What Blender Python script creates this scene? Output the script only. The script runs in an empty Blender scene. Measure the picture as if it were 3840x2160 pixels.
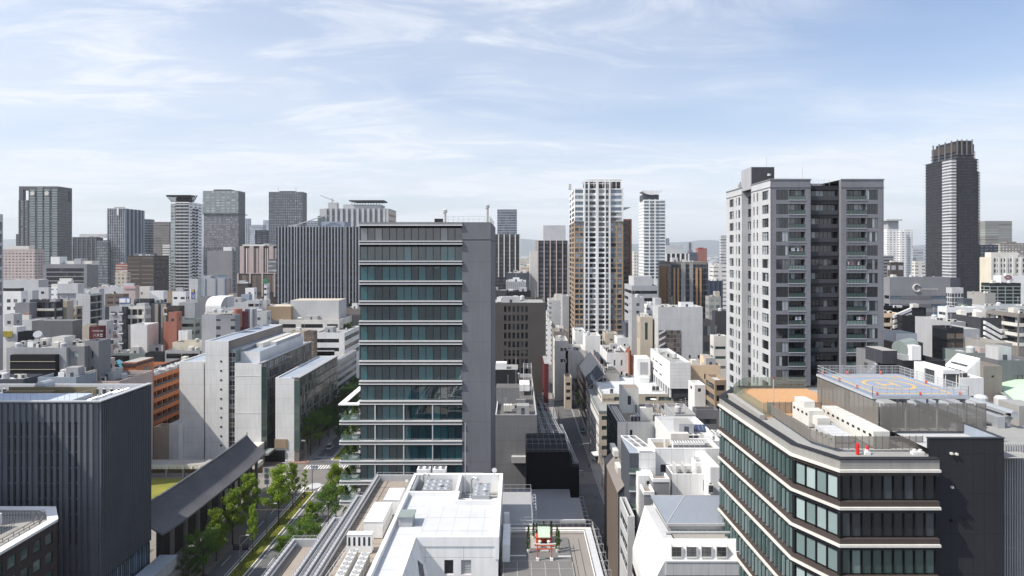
import bpy,math,random
from math import pi,sin,cos,radians,floor
from mathutils import Vector,Matrix
sc=bpy.context.scene
COL=sc.collection
# ------------------------------------------------------------------ c
F=2347.0;VX=1940.0;HY=948.0;CZ=75.0
cam_d=bpy.data.cameras.new('camera');cam=bpy.data.objects.new('camera',cam_d);COL.objects.link(cam)
cam.location=(0,0,CZ);cam.rotation_euler=(pi/2,0,0)
cam_d.sensor_width=36;cam_d.lens=F/3840*36
cam_d.shift_x=-(VX-1920)/3840;cam_d.shift_y=-(1080-HY)/3840
cam_d.clip_start=1;cam_d.clip_end=60000
sc.camera=cam
sc.view_settings.view_transform='Standard';sc.view_settings.look='None'
sc.view_settings.exposure=0.15;sc.view_settings.gamma=1
SUN=Vector((-1.0,-0.38,1.25)).normalized()
sd=bpy.data.lights.new('sun','SUN');sd.energy=5.0;sd.angle=radians(0.5);sd.color=(1.0,.94,.85)
so=bpy.data.objects.new('sun',sd);COL.objects.link(so)
so.rotation_euler=SUN.to_track_quat('Z','Y').to_euler()
w=bpy.data.worlds.new('World');sc.world=w;w.use_nodes=True
nt=w.node_tree;nt.nodes.clear()
def N(t,typ,**kw):
 n=t.nodes.new(typ)
 for k,v in kw.items():
  if k.startswith('i_'):
   n.inputs[int(k[2:])].default_value=v
  else:setattr(n,k,v)
 return n
def sky_nodes():
 L=nt.links.new
 sky=N(nt,'ShaderNodeTexSky',sky_type='NISHITA',sun_disc=False)
 sky.sun_elevation=math.asin(SUN.z);sky.sun_rotation=math.atan2(SUN.x,SUN.y)
 sky.air_density=1.0;sky.dust_density=2.0;sky.ozone_density=1.6;sky.altitude=70
 sat=N(nt,'ShaderNodeMix',data_type='RGBA',blend_type='MULTIPLY');sat.inputs[0].default_value=1
 sat.inputs[7].default_value=(1.08,1.16,1.27,1)
 L(sky.outputs[0],sat.inputs[6])
 tc=N(nt,'ShaderNodeTexCoord');sep=N(nt,'ShaderNodeSeparateXYZ');L(tc.outputs['Generated'],sep.inputs[0])
 zz=N(nt,'ShaderNodeMath',operation='MAXIMUM',i_1=0.02);L(sep.outputs[2],zz.inputs[0])
 za=N(nt,'ShaderNodeMath',operation='ADD',i_1=0.10);L(zz.outputs[0],za.inputs[0])
 dx=N(nt,'ShaderNodeMath',operation='DIVIDE');L(sep.outputs[0],dx.inputs[0]);L(za.outputs[0],dx.inputs[1])
 dy=N(nt,'ShaderNodeMath',operation='DIVIDE');L(sep.outputs[1],dy.inputs[0]);L(za.outputs[0],dy.inputs[1])
 cb=N(nt,'ShaderNodeCombineXYZ');L(dx.outputs[0],cb.inputs[0]);L(dy.outputs[0],cb.inputs[1])
 mp=N(nt,'ShaderNodeMapping');mp.inputs['Rotation'].default_value=(0,0,radians(-14));mp.inputs['Scale'].default_value=(0.55,1.15,1)
 mp.inputs['Location'].default_value=(3.9,1.9,0)
 L(cb.outputs[0],mp.inputs[0])
 n1=N(nt,'ShaderNodeTexNoise');n1.inputs['Scale'].default_value=2.6;n1.inputs['Detail'].default_value=12
 n1.inputs['Roughness'].default_value=.66;n1.inputs['Distortion'].default_value=.9;L(mp.outputs[0],n1.inputs[0])
 r1=N(nt,'ShaderNodeMapRange',interpolation_type='SMOOTHSTEP');r1.inputs[1].default_value=.44;r1.inputs[2].default_value=.70;L(n1.outputs[0],r1.inputs[0])
 mp2=N(nt,'ShaderNodeMapping');mp2.inputs['Scale'].default_value=(.30,.5,1);mp2.inputs['Location'].default_value=(7.2,5.1,0);L(cb.outputs[0],mp2.inputs[0])
 n2=N(nt,'ShaderNodeTexNoise');n2.inputs['Scale'].default_value=1.1;n2.inputs['Detail'].default_value=4;L(mp2.outputs[0],n2.inputs[0])
 r2=N(nt,'ShaderNodeMapRange',interpolation_type='SMOOTHSTEP');r2.inputs[1].default_value=.30;r2.inputs[2].default_value=.60;L(n2.outputs[0],r2.inputs[0])
 ml=N(nt,'ShaderNodeMath',operation='MULTIPLY');L(r1.outputs[0],ml.inputs[0]);L(r2.outputs[0],ml.inputs[1])
 veil=N(nt,'ShaderNodeMath',operation='MULTIPLY',i_1=.36);L(r2.outputs[0],veil.inputs[0])
 sm=N(nt,'ShaderNodeMath',operation='MULTIPLY',i_1=.40);L(ml.outputs[0],sm.inputs[0])
 ad=N(nt,'ShaderNodeMath',operation='ADD');L(sm.outputs[0],ad.inputs[0]);L(veil.outputs[0],ad.inputs[1])
 hz=N(nt,'ShaderNodeMapRange');hz.inputs[1].default_value=0.0;hz.inputs[2].default_value=.34;hz.inputs[3].default_value=.66;hz.inputs[4].default_value=.06
 L(zz.outputs[0],hz.inputs[0])
 mx0=N(nt,'ShaderNodeMath',operation='ADD',use_clamp=True);L(ad.outputs[0],mx0.inputs[0]);L(hz.outputs[0],mx0.inputs[1])
 mn=N(nt,'ShaderNodeMath',operation='MINIMUM',i_1=.93);L(mx0.outputs[0],mn.inputs[0])
 mix=N(nt,'ShaderNodeMix',data_type='RGBA');L(mn.outputs[0],mix.inputs[0]);L(sat.outputs[2],mix.inputs[6])
 mix.inputs[7].default_value=(6.45,6.75,7.25,1)
 bg=N(nt,'ShaderNodeBackground');bg.inputs[1].default_value=.132;L(mix.outputs[2],bg.inputs[0])
 out=N(nt,'ShaderNodeOutputWorld');L(bg.outputs[0],out.inputs[0])
sky_nodes()
try:
 sc.cycles.max_bounces=6;sc.cycles.diffuse_bounces=3;sc.cycles.glossy_bounces=3
 sc.cycles.transmission_bounces=3;sc.cycles.transparent_max_bounces=6;sc.cycles.volume_bounces=0
 sc.cycles.caustics_reflective=False;sc.cycles.caustics_refractive=False
 sc.cycles.sample_clamp_indirect=4
except Exception:pass
# ------------------------------------------------------------------ m
_M={}
def newmat(name):
 m=bpy.data.materials.new(name);m.use_nodes=True;t=m.node_tree;t.nodes.clear()
 out=t.nodes.new('ShaderNodeOutputMaterial');b=t.nodes.new('ShaderNodeBsdfPrincipled');t.links.new(b.outputs[0],out.inputs[0])
 return m,t,b
def rgb(c):return(c[0],c[1],c[2],1)
def S(g,t=(1,1,1)):return(g*t[0],g*t[1],g*t[2])
PAL=dict(white=(.76,.76,.75),offwhite=(.64,.62,.575),palegrey=(.50,.505,.51),lightgrey=(.38,.385,.40),grey=(.23,.233,.245),midgrey=(.15,.152,.163),darkgrey=(.055,.058,.066),charcoal=(.024,.026,.031),black=(.009,.010,.012),bluegrey=(.30,.34,.40),slate=(.078,.086,.103),navy=(.05,.07,.12),beige=(.50,.44,.36),cream=(.62,.57,.46),tan=(.34,.255,.175),brown=(.15,.12,.10),darkbrown=(.065,.052,.048),plum=(.075,.05,.055),pink=(.50,.41,.38),brick=(.30,.115,.065),orange=(.42,.16,.075),terracotta=(.36,.15,.11),red=(.30,.03,.03),maroon=(.12,.025,.03),concrete=(.34,.33,.31),taupe=(.22,.20,.185),greengrey=(.22,.26,.25),copper=(.45,.60,.45),gold=(.45,.33,.17),peach=(.72,.55,.38),aptgrey=(.20,.203,.225),louvre=(.20,.185,.165),finblue=(.125,.135,.155),wallgrey=(.16,.163,.18),dusk=(.10,.10,.108),duskblue=(.15,.158,.175),umber=(.085,.078,.073),roof=(.30,.30,.29),roofdark=(.13,.125,.12),roofwhite=(.47,.48,.49),roofbrown=(.25,.215,.18),roofgreen=(.33,.38,.34),steel=(.42,.44,.46))
def mat(key):
 """plain or panelled wall colour: 'white', 'white|3x1.5' (panel joints every 3 m by 1.5 m), suffix ~ = smooth metal"""
 if key in _M:return _M[key]
 base=key;joint=None;metal=False
 if base.endswith('~'):metal=True;base=base[:-1]
 if '|' in base:base,j=base.split('|');joint=tuple(float(v)for v in j.split('x'))
 c=PAL[base]
 m,t,b=newmat(key.replace('|',' panels ').replace('~',' metal'));L=t.links.new
 geo=N(t,'ShaderNodeNewGeometry')
 n1=N(t,'ShaderNodeTexNoise');n1.inputs['Scale'].default_value=.12;n1.inputs['Detail'].default_value=5;L(geo.outputs['Position'],n1.inputs[0])
 mp=N(t,'ShaderNodeMapping');mp.inputs['Scale'].default_value=(1.3,1.3,.12);L(geo.outputs['Position'],mp.inputs[0])
 n2=N(t,'ShaderNodeTexNoise');n2.inputs['Scale'].default_value=1.0;n2.inputs['Detail'].default_value=6;n2.inputs['Roughness'].default_value=.65;L(mp.outputs[0],n2.inputs[0])
 a=N(t,'ShaderNodeMath',operation='ADD');L(n1.outputs[0],a.inputs[0]);L(n2.outputs[0],a.inputs[1])
 r=N(t,'ShaderNodeMapRange');r.inputs[1].default_value=.7;r.inputs[2].default_value=1.3;k=.05 if metal else.13
 r.inputs[3].default_value=1-k;r.inputs[4].default_value=1+k*.7;L(a.outputs[0],r.inputs[0])
 val=r.outputs[0]
 if joint:
  uv=N(t,'ShaderNodeUVMap');sp=N(t,'ShaderNodeSeparateXYZ');L(uv.outputs[0],sp.inputs[0]);outs=[]
  for ax in(0,1):
   if joint[ax]<=0:continue
   d=N(t,'ShaderNodeMath',operation='DIVIDE',i_1=joint[ax]);L(sp.outputs[ax],d.inputs[0])
   fr=N(t,'ShaderNodeMath',operation='FRACT');L(d.outputs[0],fr.inputs[0])
   lt=N(t,'ShaderNodeMath',operation='LESS_THAN',i_1=.06/joint[ax]);L(fr.outputs[0],lt.inputs[0]);outs.append(lt.outputs[0])
  o=outs[0]
  if len(outs)>1:
   mxx=N(t,'ShaderNodeMath',operation='MAXIMUM');L(outs[0],mxx.inputs[0]);L(outs[1],mxx.inputs[1]);o=mxx.outputs[0]
  mu=N(t,'ShaderNodeMath',operation='MULTIPLY',i_1=-.38);L(o,mu.inputs[0])
  ad=N(t,'ShaderNodeMath',operation='ADD');L(mu.outputs[0],ad.inputs[0]);L(val,ad.inputs[1]);val=ad.outputs[0]
 vm=N(t,'ShaderNodeVectorMath',operation='SCALE');vm.inputs[0].default_value=c;L(val,vm.inputs['Scale'])
 L(vm.outputs[0],b.inputs['Base Color'])
 b.inputs['Roughness'].default_value=.35 if metal else.82
 b.inputs['Specular IOR Level'].default_value=.5 if metal else.25
 if metal:b.inputs['Metallic'].default_value=.35
 _M[key]=m;return m
def flat(name,c,rough=.6,metal=0,spec=.4):
 if name in _M:return _M[name]
 m,t,b=newmat(name);b.inputs['Base Color'].default_value=rgb(c);b.inputs['Roughness'].default_value=rough
 b.inputs['Metallic'].default_value=metal;b.inputs['Specular IOR Level'].default_value=spec
 _M[name]=m;return m
def grainy(name,c,scale=2.,amp=.3,rough=.9,c2=None):
 if name in _M:return _M[name]
 m,t,b=newmat(name);L=t.links.new;geo=N(t,'ShaderNodeNewGeometry')
 n=N(t,'ShaderNodeTexNoise');n.inputs['Scale'].default_value=scale;n.inputs['Detail'].default_value=8;n.inputs['Roughness'].default_value=.7
 n3=N(t,'ShaderNodeTexNoise');n3.inputs['Scale'].default_value=scale*.07;n3.inputs['Detail'].default_value=5
 L(geo.outputs['Position'],n.inputs[0]);L(geo.outputs['Position'],n3.inputs[0])
 a=N(t,'ShaderNodeMath',operation='ADD');L(n.outputs[0],a.inputs[0]);L(n3.outputs[0],a.inputs[1])
 r=N(t,'ShaderNodeMapRange');r.inputs[1].default_value=.65;r.inputs[2].default_value=1.35;L(a.outputs[0],r.inputs[0])
 mx=N(t,'ShaderNodeMix',data_type='RGBA');L(r.outputs[0],mx.inputs[0])
 mx.inputs[6].default_value=rgb(S(1-amp,c));mx.inputs[7].default_value=rgb(c2 if c2 else S(1+amp*.7,c))
 L(mx.outputs[2],b.inputs['Base Color']);b.inputs['Roughness'].default_value=rough;b.inputs['Specular IOR Level'].default_value=.2
 _M[name]=m;return m
def glass(kind):
 """window glass; every pane differs a little (blind down, curtain, dark room)"""
 k='glass_'+kind
 if k in _M:return _M[k]
 P=dict(dark=((.010,.014,.018),(.05,.06,.07),.18,.04),teal=((.005,.028,.036),(.022,.10,.115),.55,.02),home=((.012,.015,.02),(.33,.36,.38),.30,.05),grey=((.05,.055,.06),(.16,.17,.18),.4,.08),pale=((.16,.22,.22),(.34,.42,.42),.6,.06),blue=((.06,.10,.15),(.16,.24,.32),.5,.04),green=((.03,.06,.055),(.14,.2,.19),.4,.06),blind=((.12,.13,.13),(.40,.41,.40),.6,.1),mixed=((.035,.045,.042),(.24,.26,.235),.75,.06))[kind]
 m,t,b=newmat(k);L=t.links.new
 oi=N(t,'ShaderNodeObjectInfo');ge=N(t,'ShaderNodeNewGeometry')
 a=N(t,'ShaderNodeMath',operation='ADD');L(oi.outputs['Random'],a.inputs[0]);L(ge.outputs['Random Per Island'],a.inputs[1])
 fr=N(t,'ShaderNodeMath',operation='FRACT');L(a.outputs[0],fr.inputs[0])
 gt=N(t,'ShaderNodeMapRange');gt.inputs[1].default_value=1-P[2]-.05;gt.inputs[2].default_value=1-P[2]*.4;L(fr.outputs[0],gt.inputs[0])
 mx=N(t,'ShaderNodeMix',data_type='RGBA');L(gt.outputs[0],mx.inputs[0]);mx.inputs[6].default_value=rgb(P[0]);mx.inputs[7].default_value=rgb(P[1])
 L(mx.outputs[2],b.inputs['Base Color']);b.inputs['Roughness'].default_value=P[3];b.inputs['IOR'].default_value={'teal':2.1,'blue':2.1,'dark':1.6,'grey':2.0}.get(kind,1.75)
 nz=N(t,'ShaderNodeTexNoise');nz.inputs['Scale'].default_value=.55;nz.inputs['Detail'].default_value=1;L(ge.outputs['Position'],nz.inputs[0])
 bp=N(t,'ShaderNodeBump');bp.inputs['Strength'].default_value=.12;bp.inputs['Distance'].default_value=.08;L(nz.outputs[0],bp.inputs['Height']);L(bp.outputs[0],b.inputs['Normal'])
 _M[k]=m;return m
def fac(wall,win,pu,pv,fu,fv,gl=.15,jit=.6):
 """far facade: rows of small windows in the wall, from the wall's own metre UVs"""
 k='facade_%s_%s_%g_%g_%g_%g'%(wall,win,pu,pv,fu,fv)
 if k in _M:return _M[k]
 m,t,b=newmat(k);L=t.links.new
 uv=N(t,'ShaderNodeUVMap');sp=N(t,'ShaderNodeSeparateXYZ');L(uv.outputs[0],sp.inputs[0]);masks=[];cells=[]
 for ax,p,f in((0,pu,fu),(1,pv,fv)):
  d=N(t,'ShaderNodeMath',operation='DIVIDE',i_1=p);L(sp.outputs[ax],d.inputs[0])
  fl=N(t,'ShaderNodeMath',operation='FLOOR');L(d.outputs[0],fl.inputs[0]);cells.append(fl.outputs[0])
  fr=N(t,'ShaderNodeMath',operation='FRACT');L(d.outputs[0],fr.inputs[0])
  s=N(t,'ShaderNodeMath',operation='SUBTRACT',i_1=.5);L(fr.outputs[0],s.inputs[0])
  ab=N(t,'ShaderNodeMath',operation='ABSOLUTE');L(s.outputs[0],ab.inputs[0])
  lt=N(t,'ShaderNodeMath',operation='LESS_THAN',i_1=f/2);L(ab.outputs[0],lt.inputs[0]);masks.append(lt.outputs[0])
 mk=N(t,'ShaderNodeMath',operation='MULTIPLY');L(masks[0],mk.inputs[0]);L(masks[1],mk.inputs[1])
 cb=N(t,'ShaderNodeCombineXYZ');L(cells[0],cb.inputs[0]);L(cells[1],cb.inputs[1])
 wn=N(t,'ShaderNodeTexWhiteNoise',noise_dimensions='2D');L(cb.outputs[0],wn.inputs[0])
 r=N(t,'ShaderNodeMapRange');r.inputs[3].default_value=1-jit;r.inputs[4].default_value=1+jit;L(wn.outputs[0],r.inputs[0])
 vs=N(t,'ShaderNodeVectorMath',operation='SCALE');vs.inputs[0].default_value=PAL[win];L(r.outputs[0],vs.inputs['Scale'])
 geo=N(t,'ShaderNodeNewGeometry');n1=N(t,'ShaderNodeTexNoise');n1.inputs['Scale'].default_value=.1;n1.inputs['Detail'].default_value=6;L(geo.outputs['Position'],n1.inputs[0])
 r2=N(t,'ShaderNodeMapRange');r2.inputs[1].default_value=.3;r2.inputs[2].default_value=.7;r2.inputs[3].default_value=.88;r2.inputs[4].default_value=1.1;L(n1.outputs[0],r2.inputs[0])
 v2=N(t,'ShaderNodeVectorMath',operation='SCALE');v2.inputs[0].default_value=PAL[wall];L(r2.outputs[0],v2.inputs['Scale'])
 mx=N(t,'ShaderNodeMix',data_type='RGBA');L(mk.outputs[0],mx.inputs[0]);L(v2.outputs[0],mx.inputs[6]);L(vs.outputs[0],mx.inputs[7]);L(mx.outputs[2],b.inputs['Base Color'])
 r3=N(t,'ShaderNodeMapRange');r3.inputs[3].default_value=.8;r3.inputs[4].default_value=gl;L(mk.outputs[0],r3.inputs[0]);L(r3.outputs[0],b.inputs['Roughness'])
 _M[k]=m;return m
def leafmat(name,c1,c2):
 if name in _M:return _M[name]
 m,t,b=newmat(name);L=t.links.new;ge=N(t,'ShaderNodeNewGeometry');oi=N(t,'ShaderNodeObjectInfo')
 mx=N(t,'ShaderNodeMix',data_type='RGBA');L(ge.outputs['Random Per Island'],mx.inputs[0]);mx.inputs[6].default_value=rgb(c1);mx.inputs[7].default_value=rgb(c2)
 r=N(t,'ShaderNodeMapRange');r.inputs[3].default_value=.8;r.inputs[4].default_value=1.2;L(oi.outputs['Random'],r.inputs[0])
 vs=N(t,'ShaderNodeVectorMath',operation='SCALE');L(mx.outputs[2],vs.inputs[0]);L(r.outputs[0],vs.inputs['Scale'])
 L(vs.outputs[0],b.inputs['Base Color']);b.inputs['Roughness'].default_value=.6;b.inputs['Specular IOR Level'].default_value=.2
 tr=N(t,'ShaderNodeBsdfTranslucent');L(vs.outputs[0],tr.inputs[0]);ms=N(t,'ShaderNodeMixShader');ms.inputs[0].default_value=.35
 L(b.outputs[0],ms.inputs[1]);L(tr.outputs[0],ms.inputs[2]);L(ms.outputs[0],[n for n in t.nodes if n.type=='OUTPUT_MATERIAL'][0].inputs[0])
 _M[name]=m;return m
def seeglass(name,c,tr):
 if name in _M:return _M[name]
 m,t,b=newmat(name);L=t.links.new;b.inputs['Base Color'].default_value=rgb(c);b.inputs['Roughness'].default_value=.05
 tn=N(t,'ShaderNodeBsdfTransparent');tn.inputs[0].default_value=(.85,.92,.9,1);ms=N(t,'ShaderNodeMixShader');ms.inputs[0].default_value=tr
 L(b.outputs[0],ms.inputs[1]);L(tn.outputs[0],ms.inputs[2]);L(ms.outputs[0],[n for n in t.nodes if n.type=='OUTPUT_MATERIAL'][0].inputs[0])
 _M[name]=m;return m
# ------------------------------------------------------------------ m
class MB:
 def __init__(s,m=None):s.v=[];s.f=[];s.m=[];s.cur=m
 def face(s,pts,m=None):
  i=len(s.v);s.v+=[tuple(p)for p in pts];s.f.append(tuple(range(i,i+len(pts))));s.m.append(m or s.cur)
 def box(s,x0,x1,y0,y1,z0,z1,m=None,top=None,bottom=True):
  if x1<x0:x0,x1=x1,x0
  if y1<y0:y0,y1=y1,y0
  i=len(s.v)
  s.v+=[(x0,y0,z0),(x1,y0,z0),(x1,y1,z0),(x0,y1,z0),(x0,y0,z1),(x1,y0,z1),(x1,y1,z1),(x0,y1,z1)]
  fs=[(0,1,5,4),(1,2,6,5),(2,3,7,6),(3,0,4,7),(4,5,6,7)]+([(3,2,1,0)]if bottom else[])
  for j,f in enumerate(fs):s.f.append(tuple(i+k for k in f));s.m.append((top if(j==4 and top)else None)or m or s.cur)
 def prism(s,poly,z0,z1,m=None,top=None,cap=True):
  n=len(poly);zz0=z0 if hasattr(z0,'__len__')else[z0]*n;zz1=z1 if hasattr(z1,'__len__')else[z1]*n
  i=len(s.v);s.v+=[(p[0],p[1],zz0[k])for k,p in enumerate(poly)]+[(p[0],p[1],zz1[k])for k,p in enumerate(poly)]
  for k in range(n):
   s.f.append((i+k,i+(k+1)%n,i+n+(k+1)%n,i+n+k));s.m.append(m or s.cur)
  if cap:
   s.f.append(tuple(i+n+k for k in range(n)));s.m.append(top or m or s.cur)
   s.f.append(tuple(i+k for k in reversed(range(n))));s.m.append(m or s.cur)
 def beam(s,a,b,r,m=None,r2=None,n=4):
  a=Vector(a);b=Vector(b);d=(b-a);
  if d.length<1e-6:return
  d.normalize();u=d.cross(Vector((0,0,1)));
  if u.length<1e-3:u=Vector((1,0,0))
  u.normalize();w_=d.cross(u);r2=r if r2 is None else r2;i=len(s.v)
  for(c,rr)in((a,r),(b,r2)):
   for k in range(n):
    an=2*pi*(k+.5)/n;s.v.append(tuple(c+(u*cos(an)+w_*sin(an))*rr))
  for k in range(n):s.f.append((i+k,i+(k+1)%n,i+n+(k+1)%n,i+n+k));s.m.append(m or s.cur)
  s.f.append(tuple(i+k for k in reversed(range(n))));s.m.append(m or s.cur)
  s.f.append(tuple(i+n+k for k in range(n)));s.m.append(m or s.cur)
 def cyl(s,x,y,z0,z1,r,m=None,n=12,r2=None):s.beam((x,y,z0),(x,y,z1),r,m,r2,n)
 def lathe(s,prof,x=0,y=0,m=None,n=12):
  i=len(s.v)
  for(r,z)in prof:
   for k in range(n):s.v.append((x+r*cos(2*pi*k/n),y+r*sin(2*pi*k/n),z))
  for j in range(len(prof)-1):
   for k in range(n):s.f.append((i+j*n+k,i+j*n+(k+1)%n,i+(j+1)*n+(k+1)%n,i+(j+1)*n+k));s.m.append(m or s.cur)
  s.f.append(tuple(i+(len(prof)-1)*n+k for k in range(n)));s.m.append(m or s.cur)
 def add(s,o,M):
  i=len(s.v);s.v+=[tuple(M@Vector(p))for p in o.v];s.f+=[tuple(i+k for k in f)for f in o.f];s.m+=o.m
 def mesh(s,name,org=(0,0,0),ztop=0,smooth=False):
  me=bpy.data.meshes.new(name)
  me.from_pydata([(p[0]-org[0],p[1]-org[1],p[2]-org[2])for p in s.v],[],s.f)
  ms=[];idx={}
  for q in s.m:
   if q not in idx:idx[q]=len(ms);ms.append(q)
  for q in ms:me.materials.append(q if not isinstance(q,str)else mat(q))
  me.polygons.foreach_set('material_index',[idx[q]for q in s.m])
  uvl=me.uv_layers.new(name='UVMap');uv=[]
  for f in s.f:
   p0=Vector(s.v[f[0]]);nn=Vector((0,0,0))
   for k in range(1,len(f)-1):nn+=(Vector(s.v[f[k]])-p0).cross(Vector(s.v[f[k+1]])-p0)
   if nn.length<1e-9 or abs(nn.normalized().z)>.7:
    for k in f:uv+=[s.v[k][0]-org[0],s.v[k][1]-org[1]]
   else:
    nn.normalize();t=Vector((-nn.y,nn.x,0)).normalized()
    for k in f:uv+=[s.v[k][0]*t.x+s.v[k][1]*t.y-org[0]*t.x-org[1]*t.y,s.v[k][2]-ztop]
  uvl.data.foreach_set('uv',uv)
  if smooth:me.polygons.foreach_set('use_smooth',[True]*len(me.polygons))
  me.update();return me
def link(name,data,parent=None,loc=None,rz=0):
 o=bpy.data.objects.new(name,data);COL.objects.link(o)
 if parent:o.parent=parent
 if loc is not None:o.location=loc
 if rz:o.rotation_euler=(0,0,rz)
 return o
_labels={}
def tag(o,label,cat,group=None):
 o['label']=label;o['category']=cat
 if group:o['group']=group
 return o
def structure(name,mb,smooth=False):
 o=link(name,mb.mesh(name,smooth=smooth));o['kind']='structure';return o
def thing(name,label,cat,loc,rz=0,group=None):
 return tag(link(name,None,None,loc,rz),label,cat,group)
def one(name,label,cat,mb,org=(0,0,0),group=None,smooth=False):
 o=link(name,mb.mesh(name,org,smooth=smooth),None,org);return tag(o,label,cat,group)
def copy_tree(o,parent=None):
 c=o.copy();COL.objects.link(c);c.parent=parent
 for ch in o.children:copy_tree(ch,c)
 return c
_wt={}
def win_tpl(w_,h,nx,ny,gl,fr,t=.05):
 """window: glass pane plus frame bars; x right, z up, -y outwards"""
 k=(round(w_,2),round(h,2),nx,ny,gl,fr)
 if k in _wt:return _wt[k]
 b=MB();g=glass(gl)
 if nx<=1 and ny<=1 and fr is None:b.box(0,w_,0,.06,0,h,g)
 else:
  for i in range(max(nx,1)):
   b.box(w_*i/nx+.004,w_*(i+1)/nx-.004,0,.05,.004,h-.004,g)
  fm=fr or 'charcoal'
  for i in range(nx+1):
   x=w_*i/nx;x=min(max(x,t/2+.001),w_-t/2-.001);b.box(x-t/2,x+t/2,-.05,-.003,0,h,fm)
  for j in range(ny+1):
   z=h*j/ny;z=min(max(z,t/2+.001),h-t/2-.001);b.box(.002,w_-.002,-.042,-.002,z-t/2,z+t/2,fm)
 _wt[k]=[b,None];return _wt[k]
class Bld:
 def __init__(s,name,label,cat='building',org=(0,0,0),ztop=0,rz=0,group=None):
  s.o=org;s.zt=ztop;s.root=thing(name,label,cat,org,rz,group);s.w=[]
 def part(s,name,mb,parent=None,smooth=False,label=None):
  o=link(name,mb.mesh(name,s.o,s.zt,smooth),parent or s.root)
  if label:o['label']=label
  return o
 def copyof(s,name,me,x,y,z,rz=0,parent=None,scale=None):
  o=link(name,me,parent or s.root,(x-s.o[0],y-s.o[1],z-s.o[2]),rz)
  if scale:o.scale=scale
  return o
 def win(s,x,y,z,rz,w_,h,nx=1,ny=1,gl='dark',fr=None,name='window'):
  s.w.append((x,y,z,rz,w_,h,nx,ny,gl,fr,name))
 def finish(s,cap=100):
  byn={}
  for q in s.w:byn.setdefault(q[10],[]).append(q)
  for nm,L in byn.items():
   L.sort(key=lambda q:(q[0]**2+q[1]**2)/(q[4]*q[5]))
   for q in L[:cap]:
    t=win_tpl(*q[4:10])
    if t[1]is None:t[1]=t[0].mesh(nm)
    o=link(nm,t[1],s.root,(q[0]-s.o[0],q[1]-s.o[1],q[2]-s.o[2]),q[3])
   if len(L)>cap:
    b=MB()
    for q in L[cap:]:b.add(win_tpl(*q[4:10])[0],Matrix.Translation(q[:3])@Matrix.Rotation(q[3],4,'Z'))
    o=s.part(nm,b);o['kind']='stuff'
def facade(mb,p,rz,W,z0,z1,cols,rows,rec,m,rev=None):
 """vertical wall from p along direction rz with rectangular recessed openings (cols x rows); m = wall material"""
 c,s_=cos(rz),sin(rz)
 def P(u,d,z):return(p[0]+u*c-d*s_,p[1]+u*s_+d*c,z)
 cols=[q for q in cols if q[1]>q[0]];rows=[q for q in rows if q[1]>q[0]]
 if not cols or not rows:
  mb.face([P(0,0,z0),P(W,0,z0),P(W,0,z1),P(0,0,z1)],m);return[]
 us=[0]+[v for q in cols for v in q]+[W];zs=[z0]+[v for q in rows for v in q]+[z1];out=[]
 for i in range(0,len(us),2):
  if us[i+1]-us[i]>1e-4:mb.face([P(us[i],0,z0),P(us[i+1],0,z0),P(us[i+1],0,z1),P(us[i],0,z1)],m)
 for(a,b)in cols:
  for j in range(0,len(zs),2):
   if zs[j+1]-zs[j]>1e-4:mb.face([P(a,0,zs[j]),P(b,0,zs[j]),P(b,0,zs[j+1]),P(a,0,zs[j+1])],m)
  for(za,zb)in rows:
   r=rev or m
   mb.face([P(a,0,za),P(b,0,za),P(b,rec,za),P(a,rec,za)],r);mb.face([P(b,0,zb),P(a,0,zb),P(a,rec,zb),P(b,rec,zb)],r)
   mb.face([P(a,0,zb),P(a,0,za),P(a,rec,za),P(a,rec,zb)],r);mb.face([P(b,0,za),P(b,0,zb),P(b,rec,zb),P(b,rec,za)],r)
   out.append((P(a,rec-.07,za),b-a,zb-za))
 return out
def roof(mb,x0,x1,y0,y1,z,m,par=1.0,cop=None,th=.3):
 """flat roof inside a parapet whose top is z"""
 if x1-x0<3*th or y1-y0<3*th:mb.face([(x0,y0,z),(x1,y0,z),(x1,y1,z),(x0,y1,z)],m);return z
 zr=z-par;a,b,c,d=x0+th,x1-th,y0+th,y1-th
 mb.face([(a,c,zr),(b,c,zr),(b,d,zr),(a,d,zr)],m)
 q=cop or m
 for(p1,p2,i1,i2)in(((x0,y0),(x1,y0),(a,c),(b,c)),((x1,y0),(x1,y1),(b,c),(b,d)),((x1,y1),(x0,y1),(b,d),(a,d)),((x0,y1),(x0,y0),(a,d),(a,c))):
  mb.face([(*p1,z),(*p2,z),(*i2,z),(*i1,z)],q);mb.face([(*i1,zr),(*i1,z),(*i2,z),(*i2,zr)],q)
 return zr
def kit(name,fn,smooth=False):
 k='kit_'+name
 if k not in _M:b=MB();fn(b);_M[k]=b.mesh(name,smooth=smooth)
 return _M[k]
def _ac(b):
 b.box(-.5,.5,-.4,.4,.12,1.5,'offwhite');b.box(-.44,.44,-.42,-.401,.3,1.35,'darkgrey');b.cyl(0,0,1.501,1.6,.33,'palegrey',10);b.cyl(0,0,1.6,1.62,.27,'darkgrey',10)
 b.box(-.45,.45,-.3,-.2,0,.119,'grey');b.box(-.45,.45,.2,.3,0,.119,'grey')
def _tank(b):
 b.box(-1.2,1.2,-1,1,.5,2.3,'offwhite');b.cyl(.4,0,2.3,2.45,.3,'palegrey',10)
 for x in(-1,-.05,.9):b.box(x,x+.1,-.95,.95,0,.499,'grey')
 for x in(-.6,0,.6):b.box(x-.03,x+.03,-1.03,-1.001,.52,2.28,'palegrey')
def _rtank(b):
 b.lathe([(.9,.4),(.95,.5),(.95,1.9),(.7,2.2),(.2,2.3)],m='palegrey',n=12);b.box(-.8,.8,-.8,.8,0,.39,'grey')
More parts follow.
